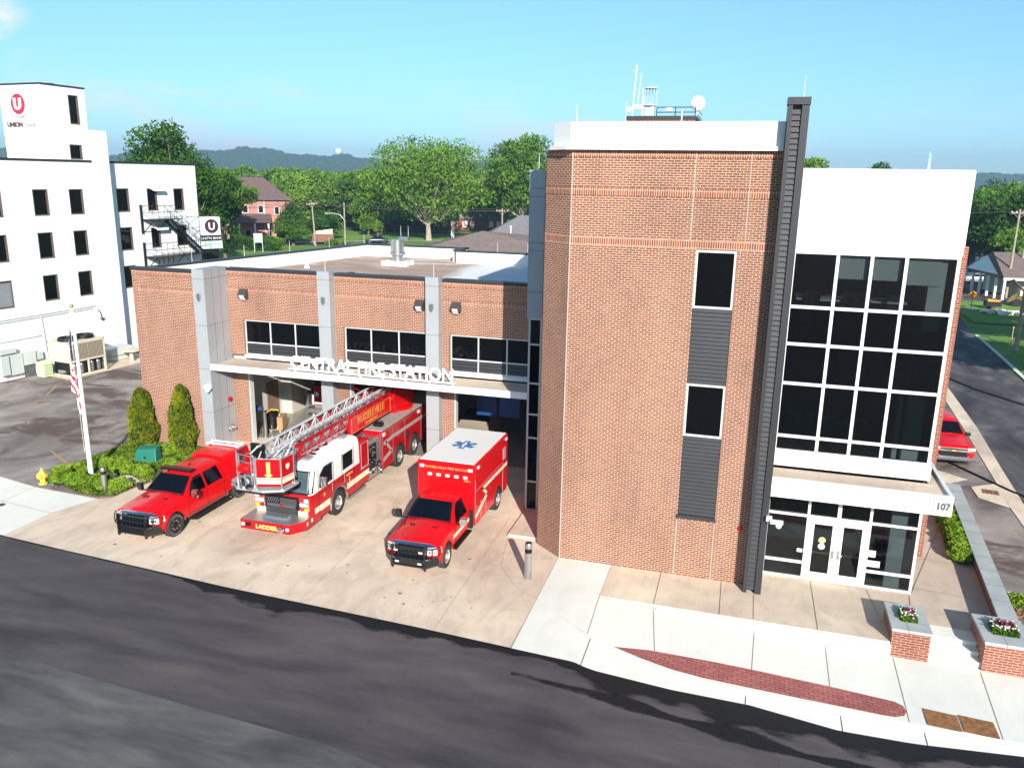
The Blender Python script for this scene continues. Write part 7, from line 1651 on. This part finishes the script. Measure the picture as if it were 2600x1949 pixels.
# cars and works on the far right
def car(loc, rz, label, m, group=None):
    t = thing('parked_car', label, 'car', loc, rz, group=group)
    B4 = lambda w, zb, xt, zt: [(0, .25), (w-.08, .25), (w, .4), (w, .7), (w-.03, zb), (xt, zt), (0, zt+.03)]
    mb = MB(); mb.loft([sec(0, B4(.75, .6, .6, .66)), sec(.2, B4(.86, .72, .7, .76)), sec(1.1, B4(.9, .85, .75, .92)), sec(1.9, B4(.9, .9, .6, 1.38)), sec(3.2, B4(.9, .9, .6, 1.40)), sec(4.0, B4(.9, .88, .7, 1.0)), sec(4.6, B4(.84, .8, .68, .9))])
    o = mb.build('body', [m, m_well], t, smooth=True, sharp=30)
    mb = MB(); panel(mb, [(-.68, 1.16, .97), (.68, 1.16, .97), (.56, 1.84, 1.36), (-.56, 1.84, 1.36)], .02); mb.build('windscreen', m_windd, t)
    for s in (1, -1):
        mb = MB(); panel(mb, [(s*.86, 1.5, .95), (s*.86, 3.7, .95), (s*.63, 3.3, 1.32), (s*.63, 1.95, 1.32)][::s], .02); mb.build('side_window', m_windd, t)
        for y in (.85, 3.75): wheel(t, s*.9, y, .33, .22, s, m_chrome)
    return t
m_silver = M_('silver car paint', (.55, .56, .58), .3, .5, var=0)
car((34.6, 132.0, 0), R(93), 'silver sedan parked in front of the white car', m_silver, 'cars parked by the cream house'); car((35.2, 139.0, 0), R(95), 'white car parked behind the silver sedan', m_wpaint, 'cars parked by the cream house')
car((-76.5, 154.2, 0), R(-62), 'dark car on the street just above the garage parapet', M_('dark blue car paint', (.02, .025, .04), .3, .3, var=0))
car((-52.0, 152.0, 0), R(100), 'dark car beside the foot of the big oak', bpy.data.materials['dark blue car paint'])
m_orange = M_('safety orange', (.80, .28, .01), .5, var=0)
t = thing('warning_sign', 'orange diamond warning sign on the grass', 'road sign', (24.4, 102, 0), R(8)); mb = MB(); mb.prism([(-.55, 1.7), (0, 1.15), (.55, 1.7), (0, 2.25)], 'y', -.02, .02); mb.build('sign_face', m_orange, t); mb = MB(); mb.tube([(0, .02, 0), (0, .02, 1.3)], .03); mb.build('post', m_dark, t)
t = thing('generator', 'small orange and black towable machine on the grass', 'machine', (26.9, 103.6, 0), R(5)); mb = MB(); mb.box(-.8, .8, -.5, .5, .35, .9); mb.build('body', m_black, t); mb = MB(); mb.prism([(-.7, .9), (.6, .9), (.7, 1.05), (-.65, 1.15)], 'y', -.45, .45); mb.build('hood', m_orange, t)
for s in (1, -1): mb = MB(); mb.cyl((-.1, s*.5, .25), (-.1, s*.65, .25), .25, n=14); mb.build('wheel', m_rubber, t)
t = thing('excavator', 'yellow and black digging machine parked at the edge of the grass', 'excavator', (31.6, 107.2, 0), R(-20)); mb = MB(); mb.box(-1.3, 1.4, -.6, .6, .6, 1.1); mb.prism([(-2.2, .4), (-1.4, .6), (-1.3, 1.5), (-1.8, 1.2)], 'y', -.7, .7); mb.build('body', M_('machine yellow', (.22, .15, .05), .6, var=.1), t)
mb = MB(); mb.box(-.2, 1.3, -.62, .62, 1.1, 2.2); mb.tube([(-.5, 0, 1.6), (-1.9, 0, 3.0), (-2.6, 0, 2.6)], .14, 6); mb.build('cab_and_boom', m_black, t)
for x in (-1.1, 1.0):
    for s in (1, -1): mb = MB(); mb.cyl((x, s*.75, .45), (x, s*1.0, .45), .45, n=16); mb.build('wheel', m_rubber, t)
t = thing('rubble_pile', 'pale pile of broken concrete slabs at the street corner', 'rubble', (26.5, 100, 0)); rq = random.Random(3)
mb = MB()
for i in range(16):
    x, y = rq.uniform(-2.4, 2.4), rq.uniform(-1, 1); a = rq.random()*3; w = rq.uniform(.3, .7)
    mb.M = Matrix.Translation((x, y, .12+.2*rq.random())) @ Matrix.Rotation(a, 4, 'Z') @ Matrix.Rotation(rq.uniform(-.3, .3), 4, 'X'); mb.box(-w, w, -w*.6, w*.6, -.06, .06)
mb.build('slabs', m_walk, t)
for i, (x, y) in enumerate(((25.0, 88), (25.9, 90), (27.0, 86))):
    t = thing('survey_stake', ('leftmost', 'middle', 'rightmost')[i]+' thin wooden stake with orange ribbon in the verge', 'stake', (x*.92, y*.92, 0), group='wooden stakes in the verge'); mb = MB(); mb.box(-.03, .03, -.03, .03, 0, 1.5); mb.build('stake', m_wood, t); mb = MB(); mb.box(-.05, .05, -.05, .05, 1.35, 1.5); mb.build('ribbon', m_orange, t)
# ------------------------------------------------------------------ air
m, nt, p = newmat('haze air'); nt.nodes.remove(p); v = N(nt, 'ShaderNodeVolumePrincipled'); v.inputs['Color'].default_value = (.45, .66, .98, 1); v.inputs['Density'].default_value = .00033; v.inputs['Anisotropy'].default_value = .1
nt.links.new(v.outputs[0], nt.nodes['Material Output'].inputs['Volume'])
mb = MB(); mb.box(-3000, 3000, -400, 3050, -4, 110); tag(mb.build('haze', m), 'thin blue haze in the distance', 'haze', kind='stuff')
# ------------------------------------------------------------------ camera, light, sky
yaw, pit, rol = R(-16.1), R(14.2), R(-1.0)
fwd = Vector((math.sin(yaw)*math.cos(pit), math.cos(yaw)*math.cos(pit), -math.sin(pit))); rt = Vector((math.cos(yaw), -math.sin(yaw), 0)); dn = fwd.cross(rt)
r2 = rt*math.cos(rol)+dn*math.sin(rol); d2 = -rt*math.sin(rol)+dn*math.cos(rol)
cam = bpy.data.cameras.new('camera'); co = bpy.data.objects.new('camera', cam); COL.objects.link(co)
co.matrix_world = Matrix(((r2.x, -d2.x, -fwd.x, 0), (r2.y, -d2.y, -fwd.y, 0), (r2.z, -d2.z, -fwd.z, 13.5), (0, 0, 0, 1)))
cam.sensor_width = 36; cam.lens = 36*2060/2600; cam.clip_end = 20000; cam.clip_start = .1
S.camera = co
EL = R(23.0); AZ = math.atan2(.457, -.889)    # direction to the sun: x=.457, y=-.889
sdir = Vector((.457*math.cos(EL), -.889*math.cos(EL), math.sin(EL))).normalized()
sun = bpy.data.lights.new('sun', 'SUN'); sun.energy = 5.0; sun.angle = R(.5); sun.color = (1, .94, .84)
so = bpy.data.objects.new('sun', sun); COL.objects.link(so); so.rotation_euler = sdir.to_track_quat('Z', 'Y').to_euler(); so.location = (20, -30, 40)
W = bpy.data.worlds.new('World'); S.world = W; W.use_nodes = True; nt = W.node_tree; bg = nt.nodes['Background']
sky = N(nt, 'ShaderNodeTexSky', sky_type='NISHITA'); sky.sun_disc = False; sky.sun_elevation = EL; sky.sun_rotation = math.atan2(sdir.x, sdir.y)
sky.air_density = 1.0; sky.dust_density = .3; sky.ozone_density = 2.0; sky.altitude = 200
tc = N(nt, 'ShaderNodeTexCoord'); mp = N(nt, 'ShaderNodeMapping'); mp.inputs['Scale'].default_value = (1, 1, 3.2); nt.links.new(tc.outputs['Generated'], mp.inputs['Vector'])
cn = noise(nt, mp.outputs[0], 6.5, 9, .55, .3); sx = N(nt, 'ShaderNodeSeparateXYZ'); nt.links.new(tc.outputs['Generated'], sx.inputs[0])
band0 = ramp(nt, sx.outputs[2], [(.0, .5), (.04, 1.), (.08, .5), (.11, 0.)])
xm = N(nt, 'ShaderNodeMath', operation='MULTIPLY_ADD'); nt.links.new(sx.outputs[0], xm.inputs[0]); xm.inputs[1].default_value = -.5; xm.inputs[2].default_value = .5
lm = N(nt, 'ShaderNodeMath', operation='MULTIPLY'); nt.links.new(band0, lm.inputs[0]); nt.links.new(ramp(nt, xm.outputs[0], [(.46, .15), (.60, .5), (.68, 1.)]), lm.inputs[1]); band0 = lm.outputs[0]
# one small puff high at the left
vd = N(nt, 'ShaderNodeVectorMath', operation='DISTANCE'); nt.links.new(tc.outputs['Generated'], vd.inputs[0]); vd.inputs[1].default_value = Vector((-.746, .650, .148)).normalized()
puff = ramp(nt, vd.outputs['Value'], [(.0, 1.), (.045, .9), (.075, 0.)])
mxx = N(nt, 'ShaderNodeMath', operation='MAXIMUM'); nt.links.new(band0, mxx.inputs[0]); nt.links.new(puff, mxx.inputs[1]); band = mxx.outputs[0]
cl = N(nt, 'ShaderNodeMath', operation='MULTIPLY'); nt.links.new(ramp(nt, cn, [(.47, 0.), (.60, 1.)]), cl.inputs[0]); nt.links.new(band, cl.inputs[1])
tint = mixc(nt, 1., sky.outputs[0], ramp(nt, sx.outputs[2], [(.0, (.52, .82, 1.18)), (.12, (.66, .97, 1.14)), (.35, (.92, 1.20, 1.12)), (.8, (.7, .8, .85))]), 'MULTIPLY')
cc = mixc(nt, cl.outputs[0], tint, (6.6, 7.2, 7.8))
nt.links.new(cc, bg.inputs[0]); bg.inputs[1].default_value = .09
S.view_settings.view_transform = 'Standard'; S.view_settings.look = 'None'; S.view_settings.exposure = .75; S.view_settings.gamma = 1
S.render.engine = 'CYCLES'; S.cycles.max_bounces = 7; S.cycles.transparent_max_bounces = 12; S.cycles.volume_bounces = 0
S.cycles.caustics_reflective = False; S.cycles.caustics_refractive = False
S.render.resolution_x = 1024; S.render.resolution_y = 767
